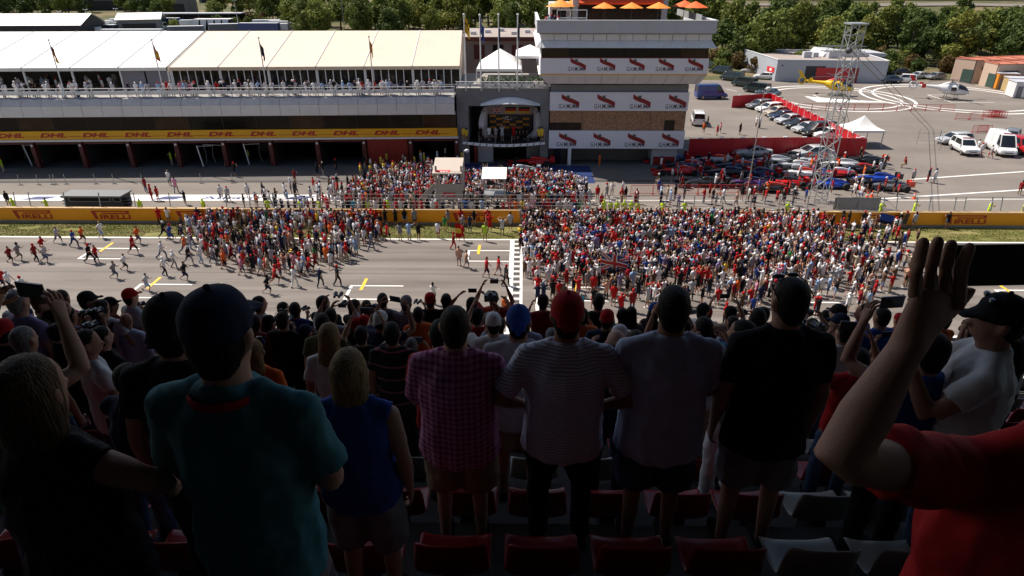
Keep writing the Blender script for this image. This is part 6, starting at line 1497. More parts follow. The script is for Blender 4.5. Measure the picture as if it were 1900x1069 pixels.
# ------------------------------------------------------------------ spectators in the stand
tex_w = bpy.data.textures.new('wrinkle', 'CLOUDS'); tex_w.noise_scale = .13
tex_h = bpy.data.textures.new('strand', 'CLOUDS'); tex_h.noise_scale = .022
m_phone = mat('phone black', (.010,.010,.011), .25, var=0); m_screen = mat('phone screen', (.05,.06,.07), .15, var=.3, scale=30)
SPEC = []
def spectator(px, py, k, pose, label, top='black', bottom='denim', hair='short', hc='dark', hat=None, hatc='black', rot=0, sleeve=.55, leg='trousers', fem=False, g=1.0, prop=None, skin=None, turn=0.0, dy=0.0, pack=None, belly=0.0, collar=None, shoe='black', nod=0.0, lanyard=None, glasses=None, arm_world=None, smin=.86, smax=1.12):
    r = ray(px, py); sl = -r.z/r.y; fz = floor_z(k); y = row_y(k) + .60 + dy
    Hh = 1.735 + (.02 if hat else 0)
    s = (CH - sl*y - fz)/Hh
    if s > smax or s < smin:
        s = max(smin, min(smax, s)); y2 = (CH - fz - s*Hh)/sl; y = max(y-.28, min(y+.28, y2))
    loc = Vector((r.x/r.y*y, y, fz)); rz = R(rot)
    M = Matrix.Translation(loc) @ Matrix.Rotation(rz, 4, 'Z') @ Matrix.Scale(s, 4); Mi = M.inverted()
    kw = {}
    if arm_world:
        for side_, pts in arm_world.items(): kw['arm' + side_] = [Mi @ p for p in pts]
        if 'L' in arm_world: kw['hands'] = 'R'
    f = Fig(pose, g, fem, sleeve, leg, hair, hat, R(turn), nod, belly=belly, n=12 if k <= 1 else 10, **kw)
    vox = {-2: .0125, -1: .013, 0: .014, 1: .017, 2: .019}.get(k, .024)
    d = dict(f=f, loc=loc, rz=rz, s=s, M=M, Mi=Mi, k=k, label=label, jobs={}, cols=dict(top=top, bottom=bottom, hc=hc, hatc=hatc, skin=SKIN[(len(SPEC)*7) % 3] if skin is None else SKIN[skin], shoe=shoe), prop=prop, pack=pack, collar=collar, lanyard=lanyard, glasses=glasses, px=px)
    if collar:
        c = f.prims; nb = f.pel + (f.hc - f.pel)*.80
        T0 = Vector((0, -.012, f.hc.z-.175)); f.loft('top', [(T0+Vector((0,0,-.03)), .085, .082), (T0+Vector((0,0,.012)), .072, .074), (T0+Vector((0,0,.03)), .070, .072)], (1,0,0))
    for reg, mb in f.R.items():
        if reg == 'shoe' and k > 2: pass
        j = remesh_job(mb, vox if reg != 'skin' else vox*.9, 5 if reg in ('top', 'bottom') else 3)
        o = JOBS[j]
        if reg in ('top', 'bottom') and k <= 3:
            q = o.modifiers.new('w', 'DISPLACE'); q.texture = tex_w; q.strength = .042; q.mid_level = .5; q.texture_coords = 'LOCAL'
        if reg == 'hair' and k <= 3:
            q = o.modifiers.new('w', 'DISPLACE'); q.texture = tex_h; q.strength = .006; q.mid_level = .4; q.texture_coords = 'LOCAL'
        d['jobs'][reg] = j
    SPEC.append(d); return d
P_ = spectator
# the near rows
P_(378, 524, -2, 'folded', 'person in teal polo and navy cap with red lanyard, arms folded', 'teal', 'floral', hat='cap', hatc='navy', leg='shorts', sleeve=.78, g=1.15, collar=True, lanyard='dred', rot=-4, dy=.14)
HERO = P_(2120, 560, -2, 'stand', 'person in bright red T-shirt holding a phone up at arm length', 'red', 'denim', sleeve=.66, g=1.2, skin=1, dy=-.25, smax=1.1,
          arm_world=dict(L=(C(1556, 852, 1.13), C(1692, 628, 1.17))))
P_(18, 660, -2, 'folded', 'person with dark blonde bob in black sleeveless top, one arm held forward', 'black', 'black', 'bob', 'dblonde', sleeve=0, fem=True, rot=-6, turn=0, dy=.05, skin=1, smin=.84, g=1.15, arm_world=dict(R=(C(268, 888, 1.74), C(322, 900, 2.02))))
P_(296, 541, -1, 'stand', 'bulky person in black T-shirt behind the one in teal polo', 'black', 'black', hat='back', hatc='black', g=1.15, rot=5)
P_(-88, 600, -1, 'high', 'person in green shirt stretching up a phone beside the blonde one', 'green', 'denim', hc='brown', rot=-12, prop='phone', g=.95, skin=0)
P_(640, 647, -1, 'stand', 'person with blonde bob in blue vest top among the near seats', 'blue', 'grey', 'bob', 'blonde', sleeve=0, leg='shorts', fem=True, g=1.25, dy=.05, smin=.84, skin=0)
P_(842, 567, 0, 'folded', 'person in magenta checked shirt with short brown hair', 'magenta check', 'khaki', hc='brown', leg='shorts', sleeve=.85, g=1.42, collar=True, belly=.1)
P_(1055, 536, 0, 'hips', 'person in striped white polo and red cap', 'white stripe', 'black', hat='back', hatc='red', g=1.36, collar=True, sleeve=.85, skin=2)
P_(1256, 529, 0, 'folded', 'person in plain slate blue polo with dark short hair', 'slate', 'denim', g=1.42, collar=True, sleeve=.85, belly=.1, leg='shorts')
P_(1478, 514, 0, 'stand', 'person in black T-shirt with sunglasses pushed up on dark hair', 'black', 'grey', g=1.32, leg='shorts', dy=-.2, turn=12, glasses=True, skin=1, sleeve=.7)
P_(1738, 610, 0, 'high', 'person in royal blue T-shirt with dark head beside the raised arm', 'blue', 'black', rot=8, prop='phone', dy=-.1, g=.95, smin=.8)
P_(1880, 538, 0, 'photo', 'person in white T-shirt and dark cap photographing in profile', 'white', 'denim', hat='cap', hatc='black', rot=58, turn=14, prop='phone', glasses=True, skin=1, dy=-.25, g=1.2)
P_(200, 690, 0, 'lean', 'person in dark blue shirt bending forward with a water bottle', 'navy', 'denim', hc='dark', rot=-8, smin=.80, prop='bottle')
# second row down
P_(148, 611, 1, 'folded', 'boy in white polo and jeans turned sideways', 'white', 'denim', rot=-35, turn=-25, smin=.80, g=.88)
P_(465, 630, 1, 'stand', 'person with blonde hair and sunglasses on top, orange red shirt', 'orange', 'denim', 'long', 'blonde', fem=True, glasses=True, smin=.80)
P_(606, 599, 1, 'stand', 'person with long straight blonde hair and white T-shirt', 'white', 'khaki', 'long', 'blonde', fem=True, leg='shorts', g=.98, smin=.82)
P_(815, 592, 1, 'folded', 'person in red T-shirt right in front of the magenta checked shirt', 'red', 'denim', g=1.35, sleeve=.75)
P_(962, 564, 1, 'stand', 'person in pale shirt and bright blue cap', 'lgrey', 'khaki', hat='back', hatc='blue', g=1.3, collar=True, leg='shorts')
P_(1146, 611, 1, 'photo', 'bald person with white fringe of hair and dark shirt', 'navy', 'black', 'thin', 'grey', smin=.82, skin=0)
P_(1385, 592, 1, 'photo', 'person with dark hair and black backpack in white trousers', 'grey', 'white', rot=28, turn=20, pack='black', g=.95, smin=.82)
P_(1600, 642, 1, 'high', 'person in red T-shirt with watch on raised wrist', 'red', 'denim', rot=-10, prop='phone', smin=.80)
P_(1790, 640, 1, 'photo', 'person in light shirt photographing low beside the raised arm', 'lgrey', 'denim', rot=10, prop='camera', smin=.80)
P_(30, 606, 1, 'stand', 'grey haired person with earring beside the stretched up phone', 'olive', 'denim', hc='grey', rot=-10, smin=.82)
# third and fourth rows down
P_(724, 597, 2, 'stand', 'dark haired person in black shirt with thin pink stripes', 'dark stripe', 'black', g=1.1, smin=.84)
P_(178, 605, 2, 'stand', 'dark haired person behind the boy in white polo', 'black', 'black', rot=-25)
P_(1182, 612, 2, 'stand', 'person with brown hair in pink top next to the bald one', 'pink', 'denim', 'long', 'brown', fem=True, smin=.82)
P_(1310, 586, 2, 'photo', 'person in pale grey T-shirt half hidden by the slate polo', 'lgrey', 'khaki', g=1.05, rot=10)
P_(100, 598, 3, 'photo', 'dark haired person in dark jacket beside a red cap', 'black', 'black', rot=-15, prop='camera')
P_(20, 538, 3, 'stand', 'grey haired person in mauve shirt at the end of the row', 'mauve', 'denim', hc='grey', rot=-10)
P_(595, 581, 3, 'stand', 'person with thick dark hair and olive shirt behind long blonde hair', 'olive', 'denim', smin=.84)
P_(668, 602, 3, 'high', 'dark haired person in black top holding a phone over the front row', 'black', 'black', prop='phone', smin=.82)
P_(762, 626, 3, 'photo', 'grey haired person holding a phone beside the black shirt', 'grey', 'denim', hc='grey', prop='phone', smin=.80)
P_(1150, 600, 3, 'photo', 'person in white cap and dark top beyond the bald one', 'black', 'denim', hat='cap', hatc='white', rot=-60, smin=.82)
P_(1572, 598, 3, 'photo', 'dark haired person in white shirt with camera strap', 'white', 'denim', rot=15, prop='camera', smin=.82)
P_(1815, 598, 3, 'stand', 'dark haired person in grey T-shirt below the big phone', 'grey', 'denim', smin=.82)
P_(1690, 610, 3, 'photo', 'person in black cap photographing, seen below the raised wrist', 'navy', 'denim', hat='cap', prop='phone', smin=.82)
# fifth to seventh rows
P_(65, 539, 4, 'stand', 'person with auburn hair and cap in profile, olive shirt', 'olive', 'khaki', hc='red', hat='cap', hatc='brown', rot=-60)
P_(88, 571, 4, 'photo', 'person in dark jacket aiming a camera behind the pink shirt', 'navy', 'black', rot=-20, prop='camera')
P_(120, 568, 4, 'photo', 'person in blue top with yellow strap aiming a camera', 'blue', 'denim', rot=-10, prop='camera', pack='yellow', smin=.84)
P_(520, 577, 4, 'stand', 'close cropped person with glasses in plain black T-shirt', 'black', 'black', g=1.15, glasses=True, rot=-8)
P_(563, 600, 4, 'photo', 'person in navy cap behind the plain black T-shirt', 'navy', 'black', hat='cap', hatc='navy', rot=-20, smin=.82)
P_(468, 583, 4, 'stand', 'dark haired person in red T-shirt with blue strap', 'dred', 'denim', pack='blue')
P_(925, 587, 4, 'photo', 'dark haired person in slate shirt with watch, aiming a phone', 'slate', 'denim', sleeve=1.9, prop='phone')
P_(1024, 608, 4, 'stand', 'person in charcoal cap between blue and red caps', 'black', 'denim', hat='cap', hatc='grey', smin=.82)
P_(1326, 600, 4, 'stand', 'balding sunburnt person in bright blue polo', 'cyan', 'denim', 'thin', 'brown', g=1.05, pack='black', skin=3, smin=.84)
P_(1512, 590, 4, 'stand', 'person with black headphones beyond the sunglasses wearer', 'grey', 'denim', smin=.84)
P_(1566, 579, 4, 'photo', 'person in navy cap facing sideways in the right seats', 'navy', 'denim', hat='cap', hatc='navy', rot=50, prop='camera')
P_(106, 537, 5, 'stand', 'dark haired person in hot pink shirt', 'magenta', 'denim', g=1.15)
P_(152, 538, 5, 'stand', 'person in black cap and black shirt turned to the side', 'black', 'black', hat='cap', hatc='black', rot=-45, g=1.1)
P_(183, 554, 5, 'hips', 'person in white T-shirt with black backpack', 'white', 'khaki', pack='black', leg='shorts')
P_(228, 581, 5, 'stand', 'bald person in dark jacket beneath the red cap', 'slate', 'denim', 'none', sleeve=1.9, smin=.84)
P_(456, 556, 5, 'stand', 'person with auburn hair and dark red top', 'dred', 'denim', 'short', 'red', fem=True)
P_(495, 583, 5, 'photo', 'person in black cap with camera over the front row', 'black', 'denim', hat='cap', prop='camera', rot=-20, smin=.84)
P_(612, 569, 5, 'high', 'person in pale lilac T-shirt raising binoculars', 'lgrey', 'denim', prop='binoculars', sleeve=1.6)
P_(658, 588, 5, 'stand', 'person in plain red cap beside another red cap', 'black', 'denim', hat='back', hatc='red', smin=.82)
P_(673, 583, 5, 'stand', 'second red cap wearer, in dark red shirt', 'dred', 'denim', hat='back', hatc='red', smin=.82)
P_(702, 588, 5, 'stand', 'person in red cap with white band below the grey backpack', 'black', 'denim', hat='back', hatc='red', lanyard=None, smin=.82, pack=None)
P_(1562, 562, 5, 'photo', 'person in black cap aiming a camera over the rail', 'black', 'denim', hat='cap', rot=35, prop='camera')
P_(1612, 563, 5, 'stand', 'round headed person in mauve T-shirt looking sideways', 'mauve', 'denim', hair='short', rot=70)
P_(197, 549, 6, 'photo', 'person in black cap and dark red shirt with small camera', 'dred', 'denim', hat='cap', rot=-30, prop='camera')
P_(233, 533, 6, 'stand', 'person in bright red cap and grey T-shirt by the grid box', 'lgrey', 'denim', hat='cap', hatc='red', rot=-30)
P_(476, 548, 6, 'folded', 'person in red and white shirt turned sideways', 'red white', 'denim', rot=-40)
P_(544, 560, 6, 'stand', 'dark haired person in royal blue T-shirt at the rail', 'blue', 'denim', g=1.1)
P_(596, 547, 6, 'photo', 'person in black T-shirt looking through binoculars', 'black', 'denim', rot=-30, prop='binoculars')
P_(655, 554, 6, 'photo', 'person in black top with large camera lens at the rail', 'black', 'denim', rot=-35, prop='camera')
P_(1112, 544, 6, 'stand', 'person in black waistcoat over white collar', 'black', 'black', collar=True, sleeve=0, g=1.1)
P_(1156, 571, 6, 'stand', 'person in teal T-shirt with dark straps', 'teal', 'denim', pack='black', smin=.84)
P_(1173, 568, 6, 'stand', 'person with long dark hair and grey cardigan beside teal shirt', 'grey', 'denim', 'long', 'dark', fem=True, sleeve=1.9, smin=.84)
P_(1216, 559, 6, 'photo', 'person in blue cap and black sleeveless top at the rail', 'black', 'denim', 'long', 'brown', hat='cap', hatc='blue', fem=True, sleeve=0, rot=-40)
P_(1305, 561, 6, 'stand', 'person in black cap and white T-shirt at the rail', 'white', 'denim', hat='cap', rot=-50)
P_(1358, 565, 6, 'high', 'person in black cap and beige T-shirt with strap raising a phone', 'beige', 'denim', hat='back', prop='phone', pack='black')
P_(1420, 568, 6, 'photo', 'person in dark navy top aiming a small camera at the rail', 'navy', 'denim', rot=25, prop='camera')
P_(1448, 590, 6, 'stand', 'person in turquoise cap beside the sunglasses wearer', 'cyan', 'denim', hat='back', hatc='cyan', smin=.82)
# front row
P_(522, 559, 7, 'photo', 'person in dark top with binoculars beside the royal blue T-shirt', 'navy', 'denim', rot=-35, prop='binoculars')
P_(678, 556, 7, 'stand', 'brown haired person in maroon top at the rail', 'dred', 'denim', hc='brown')
P_(708, 543, 7, 'stand', 'tall person in grey T-shirt with blue backpack straps', 'grey', 'denim', pack='denim', g=1.05)
P_(752, 546, 7, 'photo', 'person in grey cap and blue checked shirt with binoculars', 'blue check', 'denim', hat='back', hatc='grey', rot=-15, prop='binoculars', sleeve=.8)
P_(797, 541, 7, 'folded', 'person in black shirt and red cap with white band at the rail', 'black', 'black', hat='back', hatc='red', g=1.1)
P_(827, 544, 7, 'stand', 'dark haired person beside the red and white cap at the rail', 'black', 'black')
P_(875, 549, 7, 'over', 'person in dark cap and pale grey T-shirt raising both arms', 'lgrey', 'denim', 'long', 'dark', hat='back', hatc='black', fem=True, prop='phone')
P_(915, 534, 7, 'high', 'person in red checked shirt holding a phone up at the rail', 'red check', 'black', prop='phone', sleeve=.8)
P_(1008, 544, 7, 'photo', 'person in dark cap and plain red T-shirt at the rail', 'dred', 'denim', hat='back', hatc='black', g=1.1, prop='phone')

# more heads between them, row by row
fr = random.Random(31); nth = {2: 'third', 3: 'fourth', 4: 'fifth', 5: 'sixth', 6: 'seventh', 7: 'front'}; used_l = set()
def fillers(k, n):
    made = 0; t = 0
    while made < n and t < 400:
        t += 1; px = fr.uniform(-30, 1930); y = row_y(k)+.6; x = ray(px, 580).x/ray(px, 580).y*y
        if any(abs(d['loc'].x-x) < .46 and abs(d['k']-k) < 1 for d in SPEC): continue
        tc_ = fr.choice(['black', 'navy', 'red', 'dred', 'white', 'grey', 'olive', 'blue', 'slate', 'orange', 'lgrey']); hat = fr.choice([None, None, 'cap', 'back']); hc_ = fr.choice(['black', 'red', 'white', 'navy', 'grey']); pose = fr.choice(['stand', 'photo', 'high', 'stand', 'folded'])
        lb = 'person in %s shirt with %s, %s in the %s row' % (dict(dred='dark red', lgrey='pale grey').get(tc_, tc_), (hc_ + ' cap') if hat else 'dark hair', dict(stand='standing', photo='photographing', high='arms raised', folded='arms folded')[pose], nth[k])
        if lb in used_l: continue
        used_l.add(lb); s0 = fr.uniform(.93, 1.03); zt = floor_z(k) + s0*1.745
        py = 534.5 + CF*math.tan(math.atan2(CH-zt, y) - CT)
        P_(px, py, k, pose, lb, tc_, fr.choice(['denim', 'khaki', 'black']), hat=hat, hatc=hc_, rot=fr.uniform(-25, 25), prop=fr.choice(['phone', 'camera']) if pose in ('photo', 'high') else None, g=fr.uniform(.95, 1.2)); made += 1
for k, n in ((2, 3), (3, 4), (4, 5), (5, 6), (6, 7), (7, 7)): fillers(k, n)

def held(kind, d):
    f, M = d['f'], d['M']; wr, wl_ = M @ f.joints['R'][2], M @ f.joints['L'][2]
    mid = (wr + wl_)/2; fw = (M.to_3x3() @ Vector((0, 1, 0))).normalized(); sd_ = (M.to_3x3() @ Vector((1, 0, 0))).normalized(); up_ = Vector((0, 0, 1))
    hd = ((wr - M @ f.joints['R'][1]).normalized() + (wl_ - M @ f.joints['L'][1]).normalized()).normalized()
    c = mid + hd*.10 + fw*.02; rz = d['rz']; lb = d['label']
    who = lb.split(',')[0]
    words_ = lb.replace(',', '').split(); who = ' '.join(words_[:12])
    if kind == 'phone':
        o = empty('phone', c, rz, label='dark phone held by ' + who, cat='phone'); b = MB().box(-.072, .072, -.005, .005, -.037, .037)
        b.build('case', m_phone, o); MB().box(-.066, .066, -.0075, -.0055, -.033, .033).build('screen', m_screen, o); MB().ell((-.05, .0065, .02), .007, .003, .007, 8, 6).build('lens', m_cglass, o)
    elif kind == 'camera':
        o = empty('camera', c + fw*.02, rz, label='black camera held by ' + who, cat='camera')
        MB().box(-.065, .065, -.03, .03, -.04, .035).build('camera_body', m_phone, o); MB().tube([(0, .03, -.002), (0, .10, -.002)], [.034, .038], 12).build('lens', m_carbon, o, smooth=40); MB().prism([(-.025, -.028, .036), (.025, -.028, .036), (.015, -.02, .06), (-.015, -.02, .06)], (0, .045, 0)).build('viewfinder', m_phone, o)
    elif kind == 'bottle': globals()['BOTTLE_AT'] = wr + (wr - M @ f.joints['R'][1]).normalized()*.06 + Vector((0, 0, .05))
    else:
        o = empty('binoculars', c + fw*.02, rz, label='dark binoculars held by ' + who, cat='binoculars')
        for sg in (-1, 1): MB().tube([(sg*.032, -.05, 0), (sg*.034, .0, 0), (sg*.04, .03, 0), (sg*.04, .08, 0)], [.018, .018, .028, .028], 12).build('barrel', m_carbon, o, smooth=40)
        MB().bar((-.03, 0, 0), (.03, 0, 0), .02).build('bridge', m_carbon, o)

# the big hand: knuckles and finger tips where the photograph shows them
hf = HERO['f']; Mi = HERO['Mi']; Z0 = 1.16
W = Mi @ C(1692, 628, 1.17)
kn_ = [Mi @ C(*q) for q in ((1699, 548, 1.17), (1726, 540, 1.175), (1753, 540, 1.18), (1779, 547, 1.18))]
hf.loft('skin', [(W.lerp(Mi @ C(1662, 690, 1.155), .3), .030, .030), (W, .034, .025), ((W+kn_[1]+kn_[2])/3+Vector((0,0,-.005)), .044, .020), ((kn_[0]+kn_[3])/2 + Vector((0,0,-.012)), .048, .016), ((kn_[1]+kn_[2])/2 + Vector((0,0,.004)), .045, .012)], (Mi.to_3x3() @ (C(1783,548,1.20)-C(1697,548,1.17))))
for k_, (tip, z) in zip(kn_, (((1713, 451), 1.165), ((1740, 449), 1.172), ((1765, 455), 1.176), ((1798, 461), 1.160))):
    e = Mi @ C(tip[0], tip[1], z); m = k_.lerp(e, .52) + Vector((0, .008, 0))
    hf.extra.append(([k_ + (k_-e)*.30, k_, k_.lerp(m, .5), m, m.lerp(e, .5), e, e + (e-m).normalized()*.005, e + (e-m).normalized()*.009], [.0120, .0118, .0106, .0112, .0100, .0094, .0075, .0035]))
th0, th1, th2 = Mi @ C(1735, 600, 1.18), Mi @ C(1775, 565, 1.20), Mi @ C(1805, 535, 1.215)
hf.loft('skin', [(th0, .016, .016), (th1, .013, .013), (th2, .010, .009)], (0,1,0))
r_i = JOBS.index(JOBS[HERO['jobs']['skin']])
HERO['jobs']['skin'] = remesh_job(hf.R['skin'], .0085, 2)
pc = C(1868, 491, 1.205); pa_ = C(1768, 491, 1.20); ax = (pc - pa_).normalized()
ph = empty('phone', pc, math.atan2(ax.y, ax.x), label='big black phone held up by the person in bright red T-shirt', cat='phone')
MB().box(-.105, .125, -.005, .005, -.039, .039).build('case', m_phone, ph, rot=(R(-14), 0, 0)); MB().box(-.097, .117, -.0075, -.0056, -.034, .034).build('screen', m_phone, ph, rot=(R(-14), 0, 0))

res = bake(JOBS)
def strap_tube(d, body):
    f = d['f']; hz = f.pel.z
    b = MB()
    for sg in (-1, 1): b.tube([(sg*.085, -.13, hz+.12), (sg*.11, -.145, hz+.36), (sg*.115, -.09, hz+.485), (sg*.115, .0, hz+.525), (sg*.115, .10, hz+.46), (sg*.12, .15, hz+.30)], [(.024, .008)]*6, 8, xd=(1,0,0))
    b.build('strap', cloth(d['pack']), body, smooth=60)
    MB().tube([(0, -.19, hz+.05), (0, -.23, hz+.10), (0, -.24, hz+.28), (0, -.20, hz+.43), (0, -.16, hz+.46)], [(.09,.04), (.135,.075), (.145,.085), (.12,.07), (.06,.03)], 14, xd=(1,0,0)).build('backpack', cloth(d['pack']), body, smooth=60)
def split_shoes(me, m, body):
    for sg in (1, -1):
        bm = bmesh.new(); bm.from_mesh(me); bmesh.ops.delete(bm, geom=[v for v in bm.verts if v.co.x*sg < 0], context='VERTS')
        q = bpy.data.meshes.new('shoe'); bm.to_mesh(q); bm.free(); link('shoe', q, m, body, 180)
def skin_mesh(d):
    me = res[d['jobs']['skin']]; b = MB()
    for pts, rr in d['f'].extra: b.tube(pts, rr, 12 if d is HERO else 7)
    if b.v:
        fm = b.mesh('fingers'); bm = bmesh.new(); bm.from_mesh(me); bm.from_mesh(fm); bmesh.ops.recalc_face_normals(bm, faces=bm.faces); bm.to_mesh(me); bm.free(); bpy.data.meshes.remove(fm)
    me.name = 'person'; return me
for d in SPEC:
    c = d['cols']; f = d['f']
    body = link('person', skin_mesh(d), c['skin'], None, 180, d['loc'], (0, 0, d['rz']), label=d['label'], cat='person', group='spectators in the grandstand'); body.scale = (d['s'],)*3
    def kid(reg, name, m): 
        if reg in d['jobs']: link(name, res[d['jobs'][reg]], m, body, 180)
    if 'shoe' in d['jobs']: split_shoes(res[d['jobs']['shoe']], cloth(c['shoe']), body)
    kid('top', 'shirt', CLO.get(c['top']) or cloth(c['top'])); kid('bottom', 'trousers', CLO.get(c['bottom']) or cloth(c['bottom']))
    kid('hair', 'hair', HAIR[c['hc']]); kid('hat', 'cap', cloth(c['hatc']))
    if 'hat' in d['jobs'] and d['k'] <= 1: MB().ell(f.H(0, -.014, .146), .011, .011, .007, 8, 6).build('cap_button', cloth(c['hatc']), body, smooth=180)
    if d['pack']: strap_tube(d, body)
    if d['lanyard']:
        z = f.hc.z - .160; pts = [(.094*math.sin(a), -.012-.094*math.cos(a), z + .012*math.cos(a) - (.10*max(0, -math.cos(a)))) for a in np.linspace(-2.6, 2.6, 17)]
        MB().tube(pts, [(.014, .005)]*17, 8, xd=(0,0,1)).build('lanyard', cloth('red'), body, smooth=60)
    if d['glasses']:
        H = f.H
        for sg in (-1, 1): MB().tube([H(sg*.086, -.05, .045), H(sg*.088, .02, .085), H(sg*.06, .055, .105)], .0035, 6).build('glasses_arm', m_phone, body)
        for sg in (-1, 1): MB().ell(H(sg*.036, .055, .112), .030, .016, .012, 10, 6).build('glasses_lens', m_cglass, body)
    if d['prop']: held(d['prop'], d)
# white bands of the two red caps, a wrist watch and the water bottle
p = BOTTLE_AT; wb = empty('water_bottle', p, label='clear water bottle with white cap held by the person in dark blue shirt', cat='bottle')
m_pet = mat('clear plastic', (.55,.60,.68), .1, var=0, alpha=.45)
MB().tube([(0,0,-.11), (0,0,.06), (0,0,.10), (0,0,.115)], [.032, .032, .014, .013], 12).build('bottle_body', m_pet, wb, smooth=40); MB().tube([(0,0,.112), (0,0,.135)], .016, 12).build('cap', m_white, wb, smooth=40); MB().tube([(0,0,-.03), (0,0,.03)], .0328, 12, cap=False).build('label_band', cloth('blue'), wb, smooth=40)
# ------------------------------------------------------------------ people on the track, in the pit lane and in the paddock
POOL = [('stand','shorts',None,'short',False), ('stand','trousers','cap','short',False), ('stand','shorts','cap','short',False), ('stand','mini',None,'long',True), ('photo','shorts','cap','short',False), ('photo','trousers',None,'short',False), ('photo','mini',None,'long',True),
        ('high','shorts','cap','short',False), ('high','trousers',None,'short',False), ('over','shorts',None,'short',False), ('over','shorts','cap','short',False), ('up','shorts',None,'short',False), ('oneup','shorts','cap','short',False),
        ('hips','shorts',None,'short',False), ('folded','trousers','brim','short',False), ('walk','shorts',None,'short',False), ('walk','trousers','cap','short',False), ('run','shorts',None,'short',False), ('run','shorts','cap','short',False), ('run2','shorts',None,'short',False), ('run2','trousers','cap','short',False), ('crouch','shorts','cap','short',False), ('lean','trousers','cap','short',False), ('point','trousers',None,'short',False)]
PIX = {}
for i, q in enumerate(POOL): PIX.setdefault(q[0], []).append(i)
REG = {'skin': 0, 'top': 1, 'bottom': 2, 'hair': 3, 'hat': 3, 'shoe': 4}
cj = []; cf = []
for pose, leg, hat, hair, fem in POOL:
    f = Fig(pose, 1.05, fem, .6, leg, hair, hat, n=8, hands=False); allm = MB()
    for mb in f.R.values(): allm.add(mb.v, mb.f)
    cf.append(f)
    for vox, dec in ((.030, .42), (.040, .16)):
        me = allm.mesh('person'); bm = bmesh.new(); bm.from_mesh(me); bmesh.ops.recalc_face_normals(bm, faces=bm.faces); bm.to_mesh(me); bm.free()
        o = bpy.data.objects.new('job', me); md = o.modifiers.new('r', 'REMESH'); md.mode = 'VOXEL'; md.voxel_size = vox
        q = o.modifiers.new('s', 'SMOOTH'); q.factor = .4; q.iterations = 1
        q = o.modifiers.new('d', 'DECIMATE'); q.ratio = dec; cj.append(o)
cres = bake(cj)
def regions(me, f):
    n = len(me.polygons); c = np.empty(n*3); me.polygons.foreach_get('center', c); c = c.reshape(-1, 3); best = np.full(n, 1e9); idx = np.zeros(n, int)
    for reg, pts, rr in f.prims:
        P = np.array(pts); r = np.array(rr); dm = np.full(n, 1e9)
        for i in range(len(P)-1):
            d = P[i+1]-P[i]; L = d@d
            if L < 1e-12: continue
            t = np.clip(((c-P[i])@d)/L, 0, 1); q = P[i]+t[:, None]*d; dm = np.minimum(dm, np.linalg.norm(c-q, axis=1) - (r[i]+(r[i+1]-r[i])*t))
        w = dm - (0.012 if reg in ('top', 'bottom', 'hat', 'shoe') else (.008 if reg == 'hair' else 0))
        m = w < best; best[m] = w[m]; idx[m] = REG[reg]
    return idx
HI, LO = [], []
for i in range(len(POOL)):
    for lst, me in ((HI, cres[2*i]), (LO, cres[2*i+1])):
        ix = regions(me, cf[i]); me.materials.clear()
        for _ in range(5): me.materials.append(None)
        me.polygons.foreach_set('material_index', ix); me.polygons.foreach_set('use_smooth', [True]*len(me.polygons)); lst.append(me)
r = random.Random(99)
TOPS = ['red']*19 + ['dred']*7 + ['white']*25 + ['lgrey']*7 + ['black']*28 + ['navy']*13 + ['grey']*8 + ['blue']*5 + ['lblue']*4 + ['orange']*2 + ['yellow']*1 + ['green']*1 + ['cyan']*1 + ['pink']*2 + ['mauve']*2 + ['brown']*4 + ['beige']*3 + ['skin']*4
BOTS = ['khaki']*6 + ['denim']*8 + ['black']*8 + ['navy']*5 + ['grey']*5 + ['beige']*4 + ['white']*2 + ['red', 'lblue']
HATS = ['red']*8 + ['white']*6 + ['black']*7 + ['navy']*3 + ['lgrey']*2 + ['beige']*2
HAIRS = ['dark']*6 + ['brown']*5 + ['blonde']*2 + ['grey']
cname = dict(dred='dark red', lgrey='pale grey', lblue='light blue', navy='navy', hivis='fluorescent yellow', denim='denim')
def cn(c): return cname.get(c, c)
PEOPLE = []      # (loc, rz, pool index, top, bottom, hat or hair, scale, zone, forced individual)
def add(loc, rz, pose, zone, top=None, bot=None, hat=None, force=False, sc=None):
    i = r.choice(PIX[pose]); t = top or r.choice(TOPS)
    if hat in HAIR and POOL[i][2]: hat = 'black'
    PEOPLE.append([Vector(loc), rz, i, t, bot or r.choice(BOTS), hat or (r.choice(HATS) if POOL[i][2] else r.choice(HAIRS)), sc or r.uniform(.90, 1.06), zone, force])
def face(loc, tgt): d = Vector(tgt) - Vector(loc); return math.atan2(-d.x, d.y)
PODIUM = Vector((-1.5, 78, 0))
def wpick(d):
    x = r.uniform(0, sum(d.values()))
    for k, v in d.items():
        x -= v
        if x <= 0: return k
    return k
CROWDP = dict(photo=26, high=20, over=10, up=6, stand=24, oneup=6, hips=3, folded=3, point=2)
RUNP = dict(run=5, run2=5, walk=3)
